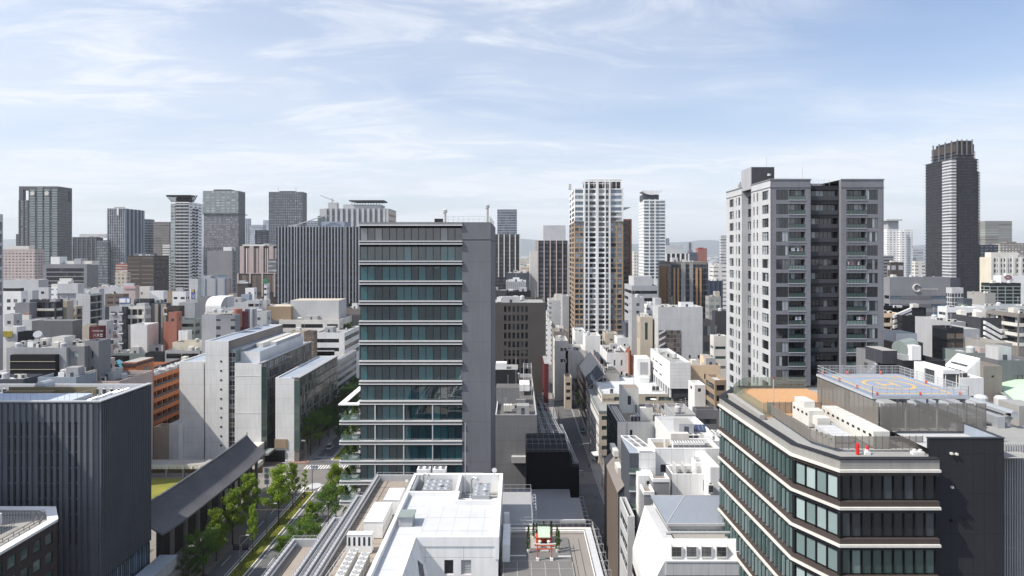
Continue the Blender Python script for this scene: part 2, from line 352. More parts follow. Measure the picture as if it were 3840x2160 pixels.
def _duct(b):
 b.box(-.45,.45,-2.2,2.2,.3,1.0,'steel~');b.box(-.4,.4,2.201,2.9,.3,1.5,'steel~')
 for y in(-1.8,0,1.8):b.box(-.4,.4,y-.05,y+.05,0,.299,'grey')
def _skyl(b):
 b.box(-1.1,1.1,-.8,.8,0,.5,'palegrey');b.box(-.95,.95,-.65,.65,.501,.7,'roofwhite')
def _ant(b):
 b.cyl(0,0,0,5,.05,'steel',6)
 for z in(3.6,4.2,4.7):b.beam((-.6,0,z),(.6,0,z),.03,'steel')
def _dish(b):
 b.cyl(0,0,0,1.1,.05,'white',6);b.lathe([(.05,1.0),(.35,1.08),(.6,1.25)],m='white',n=12)
def _condenser(b):
 b.box(-1.1,1.1,-.9,.9,.3,2.0,'white');b.box(-1.02,1.02,-.93,-.901,.45,1.3,'grey')
 for x in(-.55,.55):
  for y in(-.42,.42):b.cyl(x,y,2.0,2.12,.38,'palegrey',12);b.cyl(x,y,2.12,2.13,.31,'charcoal',12)
 for x in(-.9,.8):b.box(x,x+.1,-.8,.8,0,.299,'grey')
KIT=dict(air_conditioner=_ac,water_tank=_tank,round_tank=_rtank,duct=_duct,skylight=_skyl,antenna=_ant,satellite_dish=_dish,condenser_unit=_condenser)
def item(b,kind,x,y,z,rz=0,scale=None,parent=None):
 return b.copyof(kind,kit(kind,KIT[kind]),x,y,z,rz,parent,scale)
def clutter(b,x0,x1,y0,y1,z,n,R,far=False):
 W,D=x1-x0,y1-y0
 if W<4 or D<4 or n<=0:return
 used=[]
 def spot(r):
  for _ in range(12):
   x=R.uniform(x0+r+.5,x1-r-.5)if W>2*r+1 else(x0+x1)/2;y=R.uniform(y0+r+.5,y1-r-.5)if D>2*r+1 else(y0+y1)/2
   if all(abs(x-q[0])>r+q[2]or abs(y-q[1])>r+q[2]for q in used):used.append((x,y,r));return x,y
  return None
 if W>8 and D>8 and n>1:
  pw,pd,ph=min(W*.35,R.uniform(3.5,8)),min(D*.35,R.uniform(3.5,7)),R.uniform(2.4,3.8)
  q=spot(max(pw,pd)/2)
  if q:
   m=MB();wm=R.choice(['white','offwhite','palegrey','concrete','lightgrey']);m.box(q[0]-pw/2,q[0]+pw/2,q[1]-pd/2,q[1]+pd/2,z+.005,z+ph,wm,'roof')
   m.box(q[0]-.5,q[0]+.5,q[1]-pd/2-.04,q[1]-pd/2-.003,z+.01,z+2,'slate');b.part('penthouse',m)
 for i in range(n):
  row=R.random()<.55;k=R.choice(['air_conditioner']*3+['water_tank','round_tank','duct','skylight','antenna','condenser_unit'])
  r={'air_conditioner':.7,'antenna':.3,'duct':2.6,'water_tank':1.4}.get(k,1.2)
  if k=='air_conditioner' and row:
   q=spot(1.9)
   if q:
    for j in range(3):item(b,k,q[0]-1.15+j*1.15,q[1],z,R.choice([0,pi]))
  else:
   q=spot(r)
   if q:item(b,k,q[0],q[1],z,R.choice([0,pi/2]))
# ------------------------------------------------------------------ m
CROP=dict(N=(0,0,1),A1=(0,640,2.6833),A2=(960,640,2.6833),A3=(1920,640,2.6833),A4=(2880,500,2.6833),B1=(0,1120,2.6833),B2=(960,1120,2.6833),B3=(1920,1120,2.6833),B4=(2880,1000,2.6833),C1=(0,1620,2.6833),C2=(960,1620,2.6833),C3=(1920,1620,2.6833),C4=(2880,1620,2.6833),D1=(640,1000,7.1556),D2=(0,1040,6.44),D3=(400,1040,6.44),D4=(780,1600,5.3667),D5=(2640,1360,5.3667),D6=(3480,1360,4.83),D7=(3300,1000,4.77),D8=(1840,1240,2.7875))
def nat(crop,x,y):c=CROP[crop];return c[0]+x/c[2],c[1]+y/c[2]
def wx(px,Y):return(px-VX)*Y/F
def wz(py,Y):return CZ-(py-HY)*Y/F
def dep(py,Z):return F*(CZ-Z)/(py-HY)
REG=[]
def reg(X0,X1,Y0,Y1,Zt,ybot=9999):
 a=VX+F*X0/Y0;b=VX+F*X1/Y0;a2=VX+F*X0/Y1;b2=VX+F*X1/Y1
 REG.append((min(a,a2),max(b,b2),HY+F*(CZ-Zt)/Y0,ybot,Y0,(X0,X1,Y0,Y1)))
def grid_cols(W,pu,wu,mg):
 n=max(1,int((W-2*mg)/pu));s=(W-n*pu)/2;return[(s+i*pu+(pu-wu)/2,s+i*pu+(pu+wu)/2)for i in range(n)]
def grid_rows(zt,zb,pv,wv,top):
 r=[];z=zt-top
 while z-wv>zb:r.append((z-wv,z));z-=pv
 return r[::-1]
def dress(b,mb,p,rz,W,z0,zt,zb,spec,wall):
 """one wall of a block"""
 if spec is None:facade(mb,p,rz,W,z0,zt,[],[],0,wall);return
 k=spec[0];kw=spec[-1]if isinstance(spec[-1],dict)else{}
 zb=max(zb,z0+1)
 if k=='m':
  cap=min(kw.get('cap',1.6),(zt-z0)*.3);facade(mb,p,rz,W,z0,zt-cap,[],[],0,spec[1]);c_,s2=cos(rz),sin(rz)
  mb.face([(p[0],p[1],zt-cap),(p[0]+W*c_,p[1]+W*s2,zt-cap),(p[0]+W*c_,p[1]+W*s2,zt),(p[0],p[1],zt)],wall);return
 if k=='w':
  _,pu,wu,pv,wv=spec[:5];gl=kw.get('gl','dark');mg=kw.get('mg',.8)
  cols=grid_cols(W,pu,wu,mg);rows=grid_rows(zt,zb,pv,wv,kw.get('top',2.0))
  if 'cols' in kw:cols=[(a*W,c*W)for a,c in kw['cols']]
  rec=kw.get('rec',.25)
  for(q,w_,h)in facade(mb,p,rz,W,z0,zt,cols,rows,rec,wall):b.win(*q,rz,w_,h,kw.get('nx',1),kw.get('ny',1),gl,kw.get('fr'))
  return
 if k=='b':
  _,pv,wv=spec[:3];mg=kw.get('mg',.6);rows=grid_rows(zt,zb,pv,wv,kw.get('top',1.8))
  cols=[(mg,W-mg)]if 'cols' not in kw else[(a*W,c*W)for a,c in kw['cols']]
  for(q,w_,h)in facade(mb,p,rz,W,z0,zt,cols,rows,kw.get('rec',.3),wall):b.win(*q,rz,w_,h,max(1,int(w_/kw.get('pane',2.4))),1,kw.get('gl','dark'),kw.get('fr','charcoal'))
  return
 c,s_=cos(rz),sin(rz)
 def P(u,d,z):return(p[0]+u*c-d*s_,p[1]+u*s_+d*c,z)
 if k=='bal':
  _,pv,dpt=spec[:3];rows=grid_rows(zt,zb,pv,pv-.32,kw.get('top',1.4));bays=kw.get('bays',1);mg=kw.get('mg',.3)
  cols=[(mg+(W-2*mg)*i/bays+.1,mg+(W-2*mg)*(i+1)/bays-.1)for i in range(bays)]
  for(q,w_,h)in facade(mb,p,rz,W,z0,zt,cols,rows,dpt,wall,kw.get('rev')):
   b.win(*q,rz,w_,h,max(1,int(w_/1.8)),1,kw.get('gl','home'),kw.get('fr','charcoal'))
  pm=kw.get('par',wall);th=kw.get('ph',1.05)
  for(za,zc)in rows:
   m=MB();A,B_=P(mg,-.09,za-.16),P(W-mg,-.09,za-.16)
   q=[P(mg,-.12,0),P(W-mg,-.12,0),P(W-mg,-.01,0),P(mg,-.01,0)]
   m.prism([(v[0],v[1])for v in q],za-.1,za+th,pm);b.part('balcony',m)
  return
 if k=='fin':
  _,sp_,fw,fd,fm=spec[:5];facade(mb,p,rz,W,z0,zt,[],[],0,kw.get('bg',wall));m=MB(fm);n=max(1,int(W/sp_))
  for i in range(n+1):
   u=min(i*W/n,W-fw)
   q=[P(u,-fd,0),P(u+fw,-fd,0),P(u+fw,-.004,0),P(u,-.004,0)];m.prism([(v[0],v[1])for v in q],max(z0,zb-4),zt+kw.get('over',0),fm)
  b.part('fins',m)
  return
def block(b,X0,X1,Y0,Y1,zt,zb=0,wall='white',front=None,side=None,rf='roof',par=1.0,z0=0,cop=None,name='walls',rt=0,R=None):
 rf='roofwhite' if rf=='white' else rf
 mb=MB(wall);D=Y1-Y0
 dress(b,mb,(X0,Y0),0,X1-X0,z0,zt,zb,front,wall)
 right_vis=X1<0
 ds=side
 dress(b,mb,(X1,Y0),pi/2,D,z0,zt,zb,ds if right_vis else None,wall)
 dress(b,mb,(X0,Y1),-pi/2,D,z0,zt,zb,ds if X0>0 else None,wall)
 mb.face([(X1,Y1,z0),(X0,Y1,z0),(X0,Y1,zt),(X1,Y1,zt)],wall)
 zr=roof(mb,X0,X1,Y0,Y1,zt,rf,par,cop or wall)
 o=b.part(name,mb)
 if rt:clutter(b,X0+.3,X1-.3,Y0+.3,Y1-.3,zr,rt,R or random.Random(int(X0*7+Y0)))
 return o,zr
def B(label,crop,x0,x1,yt,yb,Y=None,Z=None,xb=None,D=None,wall='white',front=None,side=0,rf='roof',par=1.0,cop=None,rt=3,name='office_building',cat='building',ph=None,keep=False,group=None,fin=True):
 rt=int(rt*1.6)+1 if 0<rt<9 and(Y or 300)<420 else rt
 a,py=nat(crop,x0,yt);c,_=nat(crop,x1,yt);ybn=nat(crop,0,yb)[1]
 if Y is None:Y=dep(py,Z)
 zt=wz(py,Y);X0,X1=wx(a,Y),wx(c,Y);zb=max(0,wz(ybn,Y)-3)
 if D is None:
  if xb is not None:
   n=nat(crop,xb,0)[0];e=c if c<VX else a
   D=Y*((e-VX)/(n-VX)-1)
  else:D=max(10,min(26,(X1-X0)*.8))
 if xb is None and not keep and Y>215:
  kk=.28*(c-a);ds=abs((c if c<VX else a)-VX)
  if ds>kk+1:D=min(D,max(4.5,Y*(ds/(ds-kk)-1)))
 if front is None and side==0 and not any(q in label for q in('blank','plain','windowless','roof','netted'))and wall not in('black','charcoal','maroon'):front=('w',4.3,1.5,3.6,1.4,dict(top=2.8,gl='grey'))if Y<470 else('m',fac(wall.split('|')[0],'slate',4.3,3.6,.4,.4),{})
 b=Bld(name,label,cat,((X0+X1)/2,Y,0),zt,0,group)
 R=random.Random(int(a*13+py*7))
 o,zr=block(b,X0,X1,Y,Y+D,zt,zb,wall,front,front if side==0 else side,rf,par,0,cop,rt=rt,R=R)
 for q in(ph or[]):
  pa,ppy=nat(crop,q[0],q[2]);pc=nat(crop,q[1],0)[0];yy=Y+q[3];m=MB(q[5])
  zt2=wz(ppy,yy);xx0,xx1=wx(pa,yy),wx(pc,yy);d2=min(q[4],max(1.5,D-q[3]-.4))
  if len(q)>6:
   dress(b,m,(xx0,yy),0,xx1-xx0,zr,zt2,zr,q[6],q[5]);m.box(xx0,xx1,yy+.01,yy+d2,zr+.004,zt2-.004,q[5],rf)
   m.face([(xx0,yy,zt2),(xx1,yy,zt2),(xx1,yy+d2,zt2),(xx0,yy+d2,zt2)],rf)
  else:m.box(xx0,xx1,yy,yy+d2,zr+.004,zt2,q[5],rf)
  b.part('penthouse',m)
 reg(X0,X1,Y,Y+D,zt,ybn)
 b.X0,b.X1,b.Y0,b.Y1,b.zt,b.zr,b.zb,b.ybn=X0,X1,Y,Y+D,zt,zr,zb,ybn
 if fin:b.finish()
 return b
def txt(s_,w_,h,m,name='lettering'):
 """lettering as a mesh fitted in w x h, lying in XZ facing -Y, origin lower left"""
 k=('txt',s_,round(w_,2),round(h,2),m)
 if k in _M:return _M[k]
 cu=bpy.data.curves.new(name,'FONT');cu.body=s_;cu.extrude=.0;o=bpy.data.objects.new(name,cu);COL.objects.link(o)
 bpy.context.view_layer.update();dg=bpy.context.evaluated_depsgraph_get();me=bpy.data.meshes.new_from_object(o.evaluated_get(dg));bpy.data.objects.remove(o)
 xs=[v.co.x for v in me.vertices]or[0,1];ys=[v.co.y for v in me.vertices]or[0,1]
 sx,sy=w_/max(1e-4,max(xs)-min(xs)),h/max(1e-4,max(ys)-min(ys))
 for v in me.vertices:v.co=((v.co.x-min(xs))*sx,0,(v.co.y-min(ys))*sy)
 me.materials.clear();me.materials.append(mat(m)if isinstance(m,str)else m);_M[k]=me;return me
# ================================================================== H
def railing(x0,y0,x1,y1,z,h=1.1,step=1.2,m='steel',bars=2,r=.03):
 mb=MB(m);L=math.hypot(x1-x0,y1-y0);n=max(1,int(L/step))
 for i in range(n+1):
  t=i/n;mb.beam((x0+(x1-x0)*t,y0+(y1-y0)*t,z+.003),(x0+(x1-x0)*t,y0+(y1-y0)*t,z+h),r)
 for k in range(bars):zz=z+h*(k+1)/bars;mb.beam((x0,y0,zz),(x1,y1,zz),r)
 return mb
# ---- tall glass office tower with white floor bands (centre)
def glass_tower():
 Y=132.0;XL,XM,XR=wx(1349.5,Y),wx(1733,Y),wx(1841,132.85);zt=wz(833,Y)
 b=Bld('office_tower','dark glass office tower with paired white floor bands and planted corner balconies, centre','office tower',((XL+XR)/2,Y,0),zt)
 mb=MB('midgrey');g=MB()
 mb.box(XL+.1,XM,132.9,160,0,zt-.9,'charcoal','roof')
 mb.box(XM+.002,XR,132.0,160.5,0,zt-.001,'wallgrey|40x8.42','roof',)
 b.part('walls',mb)
 j=MB('black');j.box(XM+.05,XR+.03,131.97,131.99,wz(899,Y)-.07,wz(899,Y)+.05);j.box(XR+.004,XR+.03,132.9,160,wz(899,Y)-.07,wz(899,Y)+.05)
 j.box(XR+.004,XR+.02,135.5,135.7,20,wz(1010,Y));b.part('joint',j)
 pitch=74.9*Y/F;top=[]
 def band(z_hi,z_lo,x0,x1,y1,parent=None):
  m=MB();lw=.19
  m.box(x0,x1,131.75,y1,z_lo+lw,z_hi-lw,'midgrey')
  m.box(x0-.12,x1+.06,131.55,y1+.05,z_hi-lw+.002,z_hi,'white~');m.box(x0-.12,x1+.06,131.5,y1+.05,z_lo,z_lo+lw-.002,'white~')
  return b.part('floor_band',m)
 m=MB();z0=wz(846.5,Y);m.box(XL-.1,XM+.05,131.7,159,z0+.2,zt,'grey','roof');m.box(XL-.2,XM+.1,131.55,159.1,z0,z0+.198,'white~');b.part('cornice',m)
 zu0=wz(902.8,Y);zprev=z0;npan=14
 for k in range(17):
  zu=zu0-k*pitch;zl=zu-13.9*Y/F;xl=XL
  if k>=9:xl=wx(1276,Y)
  band(zu,zl,xl,XM,133.2)
  if k>=9:band(zu,zl,wx(1276,Y),wx(1276,Y)+.5,150).location.y+=1.75
  zb_,zt_=zu+.0,zprev
  hd=MB('black');hd.box(XL,XM,132.1,132.7,zt_-.42,zt_-.002);b.part('blind_box',hd)
  W=(XM-XL)/npan
  for i in range(npan):
   b.win(XL+i*W,132.45,zb_+.03,0,W,zt_-zb_-.48,1,1,'grey' if k==0 else 'teal','black')  # top row's grey glass colour stands for the reflected sky
  if k>=9:
   for px in(1408,1515,1623):
    m=MB('white~');x=wx(px,Y);m.box(x-.11,x+.11,131.6,131.74,zu+.002,zprev-.002);b.part('post',m)
   fl=MB('grey');x0=wx(1276,Y)
   fl.box(x0+.5,XL-.02,133.21,150,zl+.1,zu-.3,'lightgrey');b.part('balcony_floor',fl)
   gl=MB();gl.box(x0+.1,x0+.14,131.9,150,zu+.01,zu+1.25,seeglass('balcony_glass',(.2,.26,.25),.75));gl.box(x0+.145,XL,131.9,131.94,zu+.01,zu+1.25,seeglass('balcony_glass',(.2,.26,.25),.75));b.part('balustrade',gl)
  zprev=zl
 zc=wz(1516,Y)-.1;x0=wx(1271,Y);m=MB('white')
 m.box(x0,x0+1.3,131.4,149,zc,zc+.25);m.box(x0+1.301,XL-.01,131.4,133.0,zc,zc+.25);m.box(x0+1.301,XL-.01,147.5,149,zc,zc+.25);m.box(XL-.9,XL-.01,133.001,147.49,zc,zc+.25);b.part('canopy',m)
 b.part('railing',railing(wx(1690,150),134.5,XR-.4,134.5,zt+.01,1.3,1.0))
 b.part('railing',railing(XR-.3,134.5,XR-.3,158,zt+.01,1.3,1.4))
 for px,py,r in((1668,798,.34),(1827,780,.32)):
  x=wx(px,140);z=wz(py,140);m=MB('palegrey');m.cyl(x,140,zt-.9,z,r,n=12);m.cyl(x,140,z,z+.45,r*1.6,n=12,r2=r*1.7);m.cyl(x,140,z+.55,z+.75,r*1.9,n=12,r2=r*1.2);b.part('exhaust_stack',m,smooth=False)
 m=MB('charcoal');m.box(wx(1629,142),wx(1661,142),142,146,zt-.89,wz(820,142));b.part('plant_box',m)
 b.finish(100);reg(wx(1276,Y),XR,Y,160,zt)
glass_tower()
# ---- light grey apartment tower (right)
def apartment_tower():
 Y=149.5;X0,X1=wx(2889,Y),wx(3314,Y);zt=wz(673,Y);Yb=181.0
 b=Bld('apartment_tower','tall light grey apartment tower with dark recessed balcony strip, behind the orange roof deck','apartment tower',((X0+X1)/2,Y,0),zt)
 p=51.8*Y/F;ztop=wz(711.3,Y);hh=2.42
 W='aptgrey|6.6x3.3';mb=MB(W);rows=[]
 for k in range(19):
  z1=ztop-k*p-(.12 if k else 0);rows.append((z1-hh,z1))
 rows=rows[::-1]
 xa,xb_=wx(3040,Y),wx(3154,Y)
 def gx(px):return wx(px,Y)-X0
 front=facade(mb,(X0,Y),0,xa-X0,0,zt,[(gx(2910.6),gx(2956.4)-.05),(gx(2956.4)+.05,gx(3019.8))],rows,1.25,W)
 for(q,w_,h)in front:
  if w_<3.1:b.win(q[0],q[1]-1.05,q[2],0,w_,h,4,1,'home','charcoal')
  else:
   b.win(*q,0,w_,h,4,1,'home','charcoal')
   g=MB();g.box(q[0]+.02,q[0]+w_-.02,Y+.02,Y+.08,q[2],q[2]+.98,glass('green'));g.box(q[0]+.02,q[0]+w_-.02,Y-.03,Y+.085,q[2]+.985,q[2]+1.04,'charcoal');g.box(q[0]-.05,q[0]+w_+.05,Y-.14,Y-.004,q[2]-.14,q[2]-.03,'palegrey')
   for i in range(6):g.box(q[0]+.02+i*(w_-.1)/5,q[0]+.08+i*(w_-.1)/5,Y-.01,Y+.018,q[2],q[2]+.98,'charcoal')
   b.part('balcony_rail',g)
 xc=wx(3174,Y)-xb_
 front=facade(mb,(xb_,Y),0,X1-xb_,0,zt,[(xc,xc+4.75),(xc+4.85,wx(3292,Y)-xb_)],rows,1.25,W)
 for(q,w_,h)in front:
  if w_<3.6:b.win(q[0],q[1]-1.05,q[2],0,w_,h,4,1,'home','charcoal')
  else:
   b.win(*q,0,w_,h,4,1,'home','charcoal')
   g=MB();g.box(q[0]+.02,q[0]+w_-.02,Y+.02,Y+.08,q[2],q[2]+.98,glass('green'));g.box(q[0]+.02,q[0]+w_-.02,Y-.03,Y+.085,q[2]+.985,q[2]+1.04,'charcoal');g.box(q[0]-.05,q[0]+w_+.05,Y-.14,Y-.004,q[2]-.14,q[2]-.03,'palegrey')
   for i in range(7):g.box(q[0]+.02+i*(w_-.1)/6,q[0]+.08+i*(w_-.1)/6,Y-.01,Y+.018,q[2],q[2]+.98,'charcoal')
   b.part('balcony_rail',g)
 zc=wz(695,Y)
 for(q,w_,h)in facade(mb,(xa,Y+1.0),0,xb_-xa,0,zc,[(.25,xb_-xa-.25)],rows,1.3,'charcoal'):
  b.win(*q,0,w_,h,7,1,'home','charcoal')
  g=MB();g.box(q[0]-.1,q[0]+w_+.1,Y+.9,Y+.98,q[2]-.05,q[2]+.95,'darkgrey');b.part('balcony_rail',g)
 mb.face([(xa,Y,0),(xa,Y+1,0),(xa,Y+1,zt),(xa,Y,zt)],W);mb.face([(xb_,Y+1,0),(xb_,Y,0),(xb_,Y,zt),(xb_,Y+1,zt)],W)
 L1=161.8-Y;ra,rb=Yb-168.6,Yb-161.8
 def side(y_near,y_far,rec_x,cols,m,gls,hs):
  Wd=y_far-y_near;cc=[(y_far-c[1],y_far-c[0])for c in cols];rr=[(z0+hs,z1)for z0,z1 in rows]
  for(q,w_,h)in facade(mb,(X0+rec_x,y_far),-pi/2,Wd,0,zt if not rec_x else zt-.6,sorted(cc),rr,.35,m):
   b.win(*q,-pi/2,w_,h,3 if w_>2.2 else 1,2 if w_>2.2 else 1,'home' if w_>1.5 else 'dark','charcoal')
 WS='palegrey|6.6x3.3'
 side(Y,161.8,0,[(150.6,154.6),(157.2,158.1),(159.5,160.3)],WS,'',.25)
 side(161.8,168.6,1.5,[(162.4,164.9),(165.5,168.2)],'grey','',.3)
 side(168.6,Yb,0,[(169.9,171.3),(172.3,173.0),(175.0,178.3)],WS,'',.25)
 mb.face([(X0,161.8,0),(X0+1.5,161.8,0),(X0+1.5,161.8,zt),(X0,161.8,zt)],WS);mb.face([(X0+1.5,168.6,0),(X0,168.6,0),(X0,168.6,zt),(X0+1.5,168.6,zt)],WS)
 mb.face([(X1,Y,0),(X1,Yb,0),(X1,Yb,zt),(X1,Y,zt)],W);mb.face([(X1,Yb,0),(X0,Yb,0),(X0,Yb,zt),(X1,Yb,zt)],W)
 mb.face([(xa,Y+1,zc),(xb_,Y+1,zc),(xb_,Y+9,zc),(xa,Y+9,zc)],'roof')
 for(x0,x1)in((X0,xa),(xb_,X1)):mb.face([(x0,Y,zt),(x1,Y,zt),(x1,Y+9,zt),(x0,Y+9,zt)],'roof')
 mb.face([(xa,Y+9,zc),(xb_,Y+9,zc),(xb_,Y+9,zt),(xa,Y+9,zt)],W);mb.face([(X0+1.5,Y+9,zt),(X1,Y+9,zt),(X1,Yb,zt),(X0+1.5,Yb,zt)],'roof')
 mb.face([(X0,Y+9,zt),(X0+1.5,Y+9,zt),(X0+1.5,161.8,zt),(X0,161.8,zt)],'roof');mb.face([(X0,168.6,zt),(X0+1.5,168.6,zt),(X0+1.5,Yb,zt),(X0,Yb,zt)],'roof')
 b.part('walls',mb)
 c=MB('aptgrey')
 for z,t in((zt-.15,.3),(zt-1.9,.14)):
  c.box(X0-.12,xa+.1,Y-.12,Y-.003,z,z+t);c.box(xb_-.1,X1+.12,Y-.12,Y-.003,z,z+t);c.box(X0-.12,X0-.003,Y-.121,161.9,z,z+t);c.box(X0-.12,X0-.003,168.5,Yb,z,z+t)
 b.part('cornice',c)
 m=MB('darkgrey');m.box(X0+.25,wx(2905,162),162.2,169,zt-1,wz(626,162),'darkgrey','roof');m.box(X0+.05,X0+.249,162.2,169,zt-1,wz(626,162)-.1,'lightgrey');b.part('stair_tower',m)
 m=MB('palegrey');m.cyl(X0+4.8,161.6,zt,zt+.5,.05);m.lathe([(.1,zt+2.3),(.45,zt+2.35),(.45,zt+2.9),(.1,zt+2.95)],X0+4.6,161.7);b.part('beacon',m)
 b.part('railing',railing(X0+4.2,160.5,X0+9,160.5,zt,1.6,.9));b.part('railing',railing(xa+.3,Y+5,xb_-.3,Y+5,zt-1.0,1.4,1.3))
 m=MB('roofdark');m.box(wx(2915,158),wx(3035,158),158,175,zt+.004,zt+1.0);b.part('plant_screen',m)
 for px,y,h in((3009,156,5.0),(2873.5,165,0)):
  m=MB('steel');z=wz(625 if px>3000 else 588,y);m.cyl(wx(px,y),y,zt,z,.04);b.part('lightning_rod',m)
 m=MB('palegrey');m.box(X0+.3,X0+1.4,172,173.4,zt,zt+1.3);m.cyl(X0+.85,172.7,zt+1.3,zt+2.0,.35);b.part('vent',m)
 R=random.Random(5)
 for(k,px,n)in((4,2962,7),(9,2985,3),(5,3182,7),(9,3215,4),(12,3215,5),(15,2975,4)):
  for i in range(n):
   m=MB(R.choice(['white','bluegrey','white','terracotta','slate']));x=wx(px,Y)+i*.48;z=ztop-k*p-.7;m.box(x,x+.4,Y+.35,Y+.39,z-.75,z);b.part('laundry',m)
 b.finish(100);reg(X0,X1,Y,Yb,zt)
apartment_tower()
# ---- office building with helipad (right foreground)
def corner_office():
 A,Bp,C,D,E=(47.5,70.4),(36.3,70.4),(33.4,76.1),(32.6,101.0),(38.1,109.0)
 zt=51.83;fl=4.2
 b=Bld('office_building','wedge shaped office block with pale floor bands, orange roof deck and helipad, right foreground','office building',(42,70.4,0),zt)
 segs=[(A,Bp),(Bp,C),(C,D)]
 def off(poly,d):
  out=[]
  for i,q in enumerate(poly):
   ns=[]
   for(u,v)in((i-1,i),(i,i+1)):
    if 0<=u and v<len(poly):
     dx,dy=poly[v][0]-poly[u][0],poly[v][1]-poly[u][1];l=math.hypot(dx,dy);ns.append((dy/l,-dx/l))
   nx,ny=sum(n[0]for n in ns)/len(ns),sum(n[1]for n in ns)/len(ns);l2=nx*nx+ny*ny
   out.append((q[0]-nx/l2*d*-1*-1,q[1]-ny/l2*d*-1*-1)if False else(q[0]+nx/l2*d,q[1]+ny/l2*d))
  return out
 line=[A,Bp,C,D]
 t=off(line,1.0);sgn=1 if t[0][1]<A[1]else-1
 def ring(d0,d1,z0,z1,m,ln=line):
  o,i_=off(ln,sgn*d1),off(ln,sgn*d0);mb=MB(m)
  for k in range(len(ln)-1):
   q=[o[k],o[k+1],i_[k+1],i_[k]]
   for poly,zz in((q[::-1],z0),(q,z1)):mb.face([(p[0],p[1],zz)for p in(poly if zz==z1 else poly)],m)
   mb.face([(*o[k+1],z0),(*o[k],z0),(*o[k],z1),(*o[k+1],z1)],m);mb.face([(*i_[k],z0),(*i_[k+1],z0),(*i_[k+1],z1),(*i_[k],z1)],m)
  for k in(0,len(ln)-1):
   mb.face([(*o[k],z0),(*i_[k],z0),(*i_[k],z1),(*o[k],z1)],m)
  for f in range(len(mb.f)):pass
  return mb
 core=MB('charcoal');cp=off(line,-sgn*.6);core.prism([cp[0],cp[1],cp[2],cp[3],E,(60,109),(60,75),(47.5,75)][::-1],0,zt-.55,'charcoal','roof');b.part('core',core)
 zl=50.3
 b.part('parapet',ring(-.5,.0,zl+.34,zt-.12,'concrete|30x.16'));b.part('coping',ring(-.75,.12,zt-.119,zt,'charcoal'))
 m=MB('offwhite');m.box(38.6,60,108.6,109.1,46,zt-.12);m.box(38.5,60.1,108.4,109.2,zt-.119,zt,'charcoal');m.prism([(32.6,101.0),(38.1,109.0),(38.6,108.7),(33.1,100.8)][::-1],46,zt-.12,'offwhite');m.prism([(32.4,101.1),(38.0,109.2),(38.7,108.6),(33.3,100.7)][::-1],zt-.119,zt,'charcoal');b.part('parapet',m)
 for k in range(10):
  z=zl-k*fl
  b.part('floor_ledge',ring(-.5,.30,z+.06,z+.34,'offwhite'))
  if k:b.part('spandrel',ring(-.5,.04,z+.342,z+.9,'darkbrown'))
  if z-fl<8:continue
  b.part('header',ring(-.5,-.02,z-.4,z-.004,'charcoal' if k else 'darkbrown'))
  zb_,zt_=z-fl+.99,z-.41;h=zt_-zb_
  n=9;W=(A[0]-Bp[0]-.5)/n
  for i in range(n):
   x=Bp[0]+.3+i*W;b.win(x+.04,A[1]+.42,zb_,0,W-.16,h,1,1,'dark' if k<2 else 'green','black')
  f=MB('black');f.box(Bp[0]+.05,A[0]-.02,A[1]+.55,A[1]+.59,zb_,zt_)
  for i in range(n+1):x=Bp[0]+.3+i*W;f.box(x-.05,x+.03,A[1]+.3,A[1]+.54,zb_,zt_)
  b.part('mullions',f)
  ang=math.atan2(Bp[1]-C[1],Bp[0]-C[0]);L=math.hypot(Bp[0]-C[0],Bp[1]-C[1]);n=4;W=(L-.7)/n;ca,sa=cos(ang),sin(ang)
  for i in range(n):
   u=.4+i*W;b.win(C[0]+ca*(u+.05)-sa*.2,C[1]+sa*(u+.05)+ca*.2,zb_+.12,ang,W-.16,h-.4,1,1,'pale','charcoal')  # pale chamfer glass has the sky reflection put into its colour
  f=MB('black')
  for u0,u1 in[(0,.38)]+[(.4+i*W-.07,.4+i*W+.02)for i in range(1,5)]+[(L-.3,L)]:
   q=[(C[0]+ca*u-sa*d,C[1]+sa*u+ca*d)for u,d in((u0,.02),(u1,.02),(u1,.5),(u0,.5))];f.prism(q,zb_,zt_,'black')
  b.part('mullions',f)
  ang=math.atan2(C[1]-D[1],C[0]-D[0]);L=math.hypot(C[0]-D[0],C[1]-D[1]);n=21;W=(L-.3)/n;ca,sa=cos(ang),sin(ang);f=MB(glass('pale'))
  for i in range(n):
   u=.15+i*W;b.win(D[0]+ca*(u+.05)-sa*.3,D[1]+sa*(u+.05)+ca*.3,zb_+.1,ang,W-.1,h-.2,1,1,'green','charcoal')
   q=[(D[0]+ca*v-sa*d,D[1]+sa*v+ca*d)for v,d in((u-.02,-.04),(u+.05,-.04),(u+.05,.26),(u-.02,.26))];f.prism(q,zb_+.02,zt_-.3,glass('pale'))
  b.part('fins',f)
 m=MB('roof');zr=zt-.5
 m.prism([(46.9,71.2),(36.7,71.2),(34.1,76.4),(33.3,100.8),(38.6,108.3),(60,108.3),(60,72.2),(47.2,72.2)][::-1],zr-.04,zr,'roof');b.part('roof',m)
 m=MB('charcoal');zw=wz(1644,72);x1=wx(3765,72)
 fm=MB('charcoal|2.6x3.9');fm.face([(47.3,72,0),(x1,72,0),(x1,72,zw),(47.3,72,zw)],'charcoal|1.3x4.6');fm.face([(x1,72,0),(x1,82,0),(x1,82,zw),(x1,72,zw)],'charcoal')
